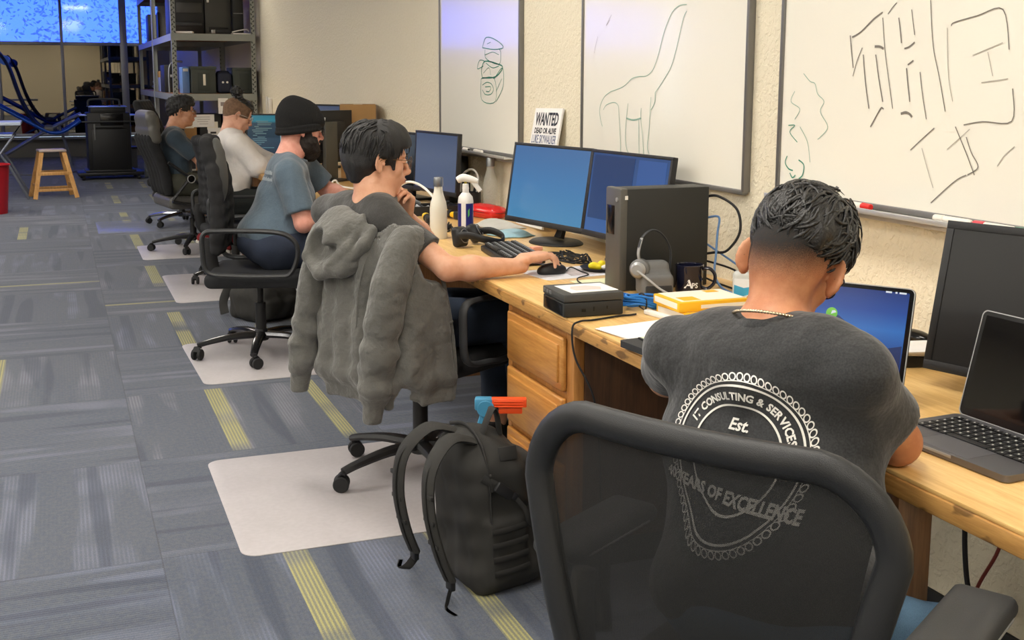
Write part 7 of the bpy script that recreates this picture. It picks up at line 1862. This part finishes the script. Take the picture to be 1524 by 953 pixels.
blk('dark green-grey storage bin with a vertical white label on the middle shelf', 'storage_bin', 'bin', (1.445, 12.58, z2), (.245, .40, .275), binm, (('label', (.005, -.204, .14), (.026, .004, .115), lbl), ('lid', (0, 0, .262), (.262, .42, .03), binm), ('panel_rib', (0, -.202, .12), (.12, .006, .19), mat('bin_rib', S(56, 62, 58), .6))))
t = thing('bag', 'navy equipment bag with two white dots between the two storage bins', 'bag', (1.657, 12.52, z2), 0)
F = Field(.03); F.box((0, 0, .11), (.071, .16, .108), .04); F.cap((-.04, 0, .205), (.04, 0, .205), .028); mk('bag_body', F.mesh(.010), nav, t, smooth=180)
for s in (-1, 1): mk('white_dot', MB().cyl((s*.022, -.160, .115), (s*.022, -.170, .115), .011, seg=12), MATS['white_plastic'], t)
blk('plain dark green-grey storage bin at the right of the middle shelf', 'storage_bin', 'bin', (1.850, 12.60, z2), (.215, .42, .265), binm, (('lid', (0, 0, .252), (.228, .44, .03), binm), ('panel_rib', (.01, -.212, .12), (.10, .006, .18), MATS['bin_rib'])))
blk('light blue plastic case behind the left post of the middle shelf', 'case', 'case', (1.275, 12.62, z2), (.075, .30, .27), mat('pale_blue', S(110, 146, 206), .5), (('clip', (0, -.153, .24), (.05, .01, .03), MATS['white_plastic']),))
blk('black upright case with a silver hoop left of the middle rack shelf', 'case', 'case', (1.205, 13.6, z2), (.14, .5, .30), bk, (('latch', (0, -.253, .18), (.05, .01, .03), sl_),))
o = mk('steel_hoop', MB().tube([(1.155, 13.0, z2), (1.155, 13.0, z2+.22), (1.18, 13.0, z2+.31), (1.25, 13.0, z2+.335), (1.30, 13.0, z2+.33)], .011, seg=8), MATS['steel'], loc=(1.155, 13.0, z2)); props(o, 'curved silver tube standing at the left edge of the middle rack shelf', 'tube')
blk('small lavender box with a tan lid on the middle shelf further back', 'carton', 'carton', (1.21, 14.3, z2), (.12, .16, .18), mat('lavender', S(120, 130, 190), .6), (('tan_lid', (0, 0, .20), (.13, .17, .07), kb),))
t = thing('hardware_pile', 'small pile of silver hardware at the left of the second rack middle shelf', 'hardware', (1.22, 15.4, z2)); F = Field(.01); rs = random.Random(4)
for i in range(12): F.cap((rs.uniform(-.06, .06), rs.uniform(-.2, .2), rs.uniform(.01, .14)), (rs.uniform(-.06, .06), rs.uniform(-.2, .2), rs.uniform(.01, .16)), .014)
mk('hardware', F.mesh(.008), MATS['steel'], t, smooth=180)
z3 = .723
for i, (x, w_, h_, m_, lab) in enumerate(((1.26, .20, .34, kb, 'brown carton on the lower rack shelf behind the grey head cushion'), (1.50, .22, .30, bk, 'black crate on the lower rack shelf between the two seated people'), (1.78, .30, .36, cb, 'black equipment case on the lower rack shelf at the right'))):
    blk(lab, 'crate', 'box', (x, 12.62, z3), (w_, .40, h_), m_, (('label', (.02, -.203, h_*.6), (w_*.5, .004, h_*.28), lbl),))
for i, (x, w_, m_, lab) in enumerate(((1.30, .26, dkp, 'dark grey crate on the bottom rack shelf at the left'), (1.62, .30, kb, 'brown carton on the bottom rack shelf in the middle'), (1.86, .18, bk, 'black crate on the bottom rack shelf at the right'))):
    blk(lab, 'crate', 'box', (x, 12.64, .203), (w_, .40, .34), m_, (('label', (0, -.203, .2), (w_*.4, .004, .10), lbl),))
t = thing('notice', 'white sheet taped on the rack right of the navy t-shirt man', 'paper', (1.62, 12.2935, 1.11)); mk('sheet', MB().box((0, 0, .0), (.10, .004, .16), bev=0), MATS['paper'], t); mk('print', MB().box((0, -.0025, .02), (.05, .001, .04), bev=0), MATS['ink_light'], t)
t = thing('notice', 'wide white handwritten sheets on the rack between the two far heads', 'paper', (1.43, 12.412, .955)); mk('sheet', MB().box((0, 0, 0), (.22, .004, .13), bev=0), MATS['paper'], t)
hw_ = MB()
for i in range(4): hw_.box((-.01+.012*(i % 2), -.0025, .04-.024*i), (.15-.02*i, .001, .004), bev=0)
mk('handwriting', hw_, MATS['ink_light'], t)
t = thing('notice', 'small white card with black marks on the rack, lowest of the notices', 'paper', (1.545, 12.412, .83)); mk('card', MB().box((0, 0, 0), (.15, .004, .10), bev=0), MATS['paper'], t); mk('marks', MB().box((-.02, -.0025, .0), (.06, .001, .02), bev=0), MATS['black_plastic'], t)

# ------------------------------------------------------------------ black equipment cart by the window
t = thing('equipment_cart', 'tall black equipment cart on a wide wheeled base in front of the window', 'cart', (.66, 17.05, 0), rad(2))
cbk = mat('cart_black', S(17, 17, 19), .5)
mk('cabinet', MB().box((0, 0, .50), (.56, .50, .84), bev=.012).box((.0, 0, .945), (.46, .42, .10), bev=.012), cbk, t)
mk('door', MB().box((0, -.256, .40), (.46, .012, .60), bev=.006), cbk, t)
mk('bay', MB().box((.04, -.256, .83), (.30, .014, .16), bev=.006), MATS['black_gloss'], t)
mk('shelf_lip', MB().box((-.0, -.27, .80), (.70, .05, .02), bev=.005).box((0, -.29, .73), (.36, .03, .02), bev=.004), dkp, t)
mk('top_plate', MB().box((0, 0, 1.0), (.50, .46, .015), bev=.004).box((-.32, 0, .885), (.10, .46, .015), bev=.004).box((.32, 0, .885), (.10, .46, .015), bev=.004), mat('edge_light', S(130, 150, 190), .25, metal=.4), t)
mk('top_rail', MB().tube([(-.24, .0, 1.0), (-.24, .0, 1.07), (-.18, 0, 1.10), (.12, 0, 1.10), (.17, 0, 1.07), (.17, 0, 1.0)], .014, seg=8), dkp, t)
mk('handle', MB().box((-.19, -.268, .66), (.02, .02, .22), bev=.004), MATS['grey_plastic'], t)
mk('wheel_base', MB().box((0, -.02, .085), (.86, .62, .05), bev=.012).box((0, -.02, .125), (.66, .56, .03), bev=.01), bk, t)
for x in (-.36, .36):
    for y in (-.28, .24): mk('caster', MB().cyl((x-.02, y, .035), (x+.02, y, .035), .034, seg=16, bev=.004), MATS['rubber'], t)

# ------------------------------------------------------------------ step stool
t = thing('step_stool', 'small wooden step stool with a pale round-edged top standing alone on the carpet', 'stool', (-.075, 14.55, 0), rad(8))
mk('top', MB().box((0, 0, .553), (.30, .26, .026), bev=.006), mat('stool_top', S(176, 160, 152), .5), t)
LG = [((-.12, -.10), (-.23, -.20)), ((.12, -.10), (.23, -.20)), ((-.12, .10), (-.23, .20)), ((.12, .10), (.23, .20))]
for (a, b) in LG: mk('leg', MB().tube([(a[0], a[1], .545), (b[0], b[1], .002)], 1, seg=4, flat=(.034, .020), smooth=0), MATS['pine'], t)
mk('rung', MB().box((0, -.155, .29), (.36, .02, .04), bev=.004), MATS['pine'], t); mk('rung', MB().box((0, -.182, .10), (.43, .018, .03), bev=.004), MATS['pine'], t); mk('rung', MB().box((0, .182, .10), (.43, .018, .03), bev=.004), MATS['pine'], t); mk('rung', MB().box((0, .155, .29), (.36, .02, .04), bev=.004), MATS['pine'], t)
mk('rung', MB().box((-.20, 0, .15), (.018, .34, .03), bev=.004), MATS['pine'], t); mk('rung', MB().box((.20, 0, .15), (.018, .34, .03), bev=.004), MATS['pine'], t)
# ------------------------------------------------------------------ folding lounger with a blue frame
t = thing('folding_lounger', 'folding lounge chair with a blue frame and dark mesh sling by the windows', 'lounge chair', (0, 20.0, 0), 0)
bf = mat('frame_blue', S(40, 92, 200), .35, metal=.3); gf = mat('frame_grey', S(120, 124, 136), .35, metal=.5); slg = mesh_mat('sling', .62, S(30, 34, 48)); nvf = mat('frame_navy', S(24, 34, 70), .4)
for y in (-.30, .30):
    mk('side_rail', MB().tube([(-1.25, y, 1.20), (-.82, y, .95), (-.23, y, .60), (-.05, y, .53), (.12, y, .56), (.36, y, .72)], .030, seg=10), bf, t)
    mk('front_leg', MB().tube([(-1.05, y, .015), (-.86, y, .13), (-.25, y, .50), (.05, y, .66), (.38, y, .82)], .020, seg=8), gf, t)
    mk('rear_leg', MB().tube([(.04, y, .62), (.12, y, .34), (.20, y, .015)], .020, seg=8), gf, t)
    mk('back_rail', MB().tube([(-.80, y, 1.80), (-.66, y, 1.58), (-.52, y, 1.10), (-.36, y, .76), (-.20, y, .60), (.0, y, .58)], .024, seg=8), nvf, t)
    mk('armrest', MB().ell((-.12, y, .585), (.10, .03, .05)), MATS['grey_plastic'], t)
mk('cross_tube', MB().cyl((-1.05, -.30, .02), (-1.05, .30, .02), .016, seg=10), gf, t); mk('cross_tube', MB().cyl((.20, -.30, .018), (.20, .30, .018), .016, seg=10), gf, t)
sp_ = [(-.80, 1.78), (-.66, 1.56), (-.54, 1.10), (-.40, .78), (-.22, .60), (.0, .57), (.20, .64), (.36, .74)]
sq_, _ = crom([Vector((a, 0, b)) for a, b in sp_], 3)
mk('sling', MB().grid(lambda u, v: (sq_[int(round(u*(len(sq_)-1)))].x, -.28+.56*v, sq_[int(round(u*(len(sq_)-1)))].z-.01), len(sq_)-1, 6, thick=.004), slg, t, smooth=180)
mk('head_pillow', MB().tube([(-.70, -.25, 1.66), (-.70, .25, 1.66)], .075, seg=14, smooth=0), bf, t)
# table at the left edge
t = thing('table', 'white-topped side table with folding legs at the left edge of the picture', 'table', (-.78, 14.6, 0), 0)
mk('top', MB().box((-.15, 0, .875), (1.1, .70, .035), bev=.006), mat('table_white', S(190, 200, 220), .35), t)
mk('lower_shelf', MB().box((-.20, 0, .745), (1.0, .62, .02), bev=.004), MATS['table_white'], t)
for s in (-1, 1): mk('leg', MB().tube([(.32, s*.28, .74), (.05, s*.28, .38), (-.22, s*.28, .01)], .015, seg=8, smooth=0), gf, t); mk('leg', MB().tube([(.02, s*.28, .74), (.25, s*.28, .40), (.44, s*.28, .01)], .015, seg=8, smooth=0), gf, t)
# red bin corner at the very left
t = thing('waste_bin', 'red plastic bin just entering the picture at the left edge', 'bin', (-.66, 13.0, 0), 0)
mk('bin_body', MB().lathe([(0, 0), (.14, 0), (.18, .50), (.19, .51), (.175, .51), (.135, .01), (0, .01)], seg=28), mat('bin_red', S(176, 26, 40), .4), t); mk('rim', MB().tube([(.187*math.cos(a*PI/14), .187*math.sin(a*PI/14), .505) for a in range(28)], .008, seg=8, closed=True, smooth=0), MATS['bin_red'], t)
cable('pale cable trailing on the carpet below the window sill', [(-.75, 18.3, .01), (-.55, 18.0, .008), (-.2, 17.9, .01), (.1, 18.1, .008), (.25, 18.4, .01)], .012, MATS['grey_plastic'])
# silver bottles and clutter right of the cart
blk('low grey metal box standing right of the black cart', 'case', 'case', (1.02, 18.4, 0), (.18, .3, .34), MATS['grey_plastic'], (('lid', (0, 0, .35), (.19, .31, .03), dkp),))
blk('blue plastic tub on the floor behind the cart', 'tub', 'tub', (1.0, 19.6, 0), (.2, .4, .62), mat('tub_blue', S(70, 100, 150), .4), (('rim', (0, 0, .62), (.22, .42, .03), MATS['grey_plastic']),))

# ------------------------------------------------------------------ contact: cushions, cloth and flesh give way; nothing sinks into what carries it
O_ = bpy.data.objects
for n_ in ('backpack', 'backpack.001', 'step_stool', 'folding_lounger', 'table'): rest([O_[n_]], .0006)
rest([o for o in O_ if o.parent is None and o.get('category') == 'cable' and o.location.z < .1], .0006)
rest([O_['network_cable'], O_['headset']], DZ+.0006)
pairs = [('office_chair', 'person'), ('office_chair.001', 'person.001'), ('office_chair.002', 'person.002'), ('office_chair.003', 'person.003'), ('office_chair.004', 'person.004')]
for _ in range(3):
    for a_, b_ in pairs: dent([O_[a_]], [O_[b_]])
    dent([O_['hoodie']], [O_['person.001']]); dent([O_['hoodie']], [O_['office_chair.001']])
for _ in range(2):
    dent([O_['person.001']], [O_['mouse'], O_['mouse_pad']])
    for a_ in ('person', 'person.001', 'person.002', 'person.003'): dent([O_[a_]], [O_['worktop']])
    dent([O_['person']], [O_['laptop'], O_['laptop.001']])
rest([c for c in O_['person.004'].children if c.name.startswith(('shoe', 'sock'))], .0046)
# ------------------------------------------------------------------ camera
cd = bpy.data.cameras.new('camera'); co = bpy.data.objects.new('camera', cd); COL.objects.link(co); SC.camera = co
cd.sensor_fit = 'HORIZONTAL'; cd.sensor_width = 36; cd.lens = 1710/1524*36; cd.shift_y = -94.5/1524; cd.clip_start = .05; cd.clip_end = 200
CR = [[0.930393, 0.053443, -0.362648], [-0.366553, 0.143533, -0.919259], [0.002924, 0.988201, 0.153132]]
co.matrix_world = Matrix.Translation((0, 0, 1.4)) @ Matrix(CR).to_4x4()
SC.view_settings.view_transform = 'Standard'; SC.view_settings.look = 'None'; SC.view_settings.exposure = 0.0; SC.view_settings.gamma = 1.0; SC.view_settings.use_curve_mapping = False
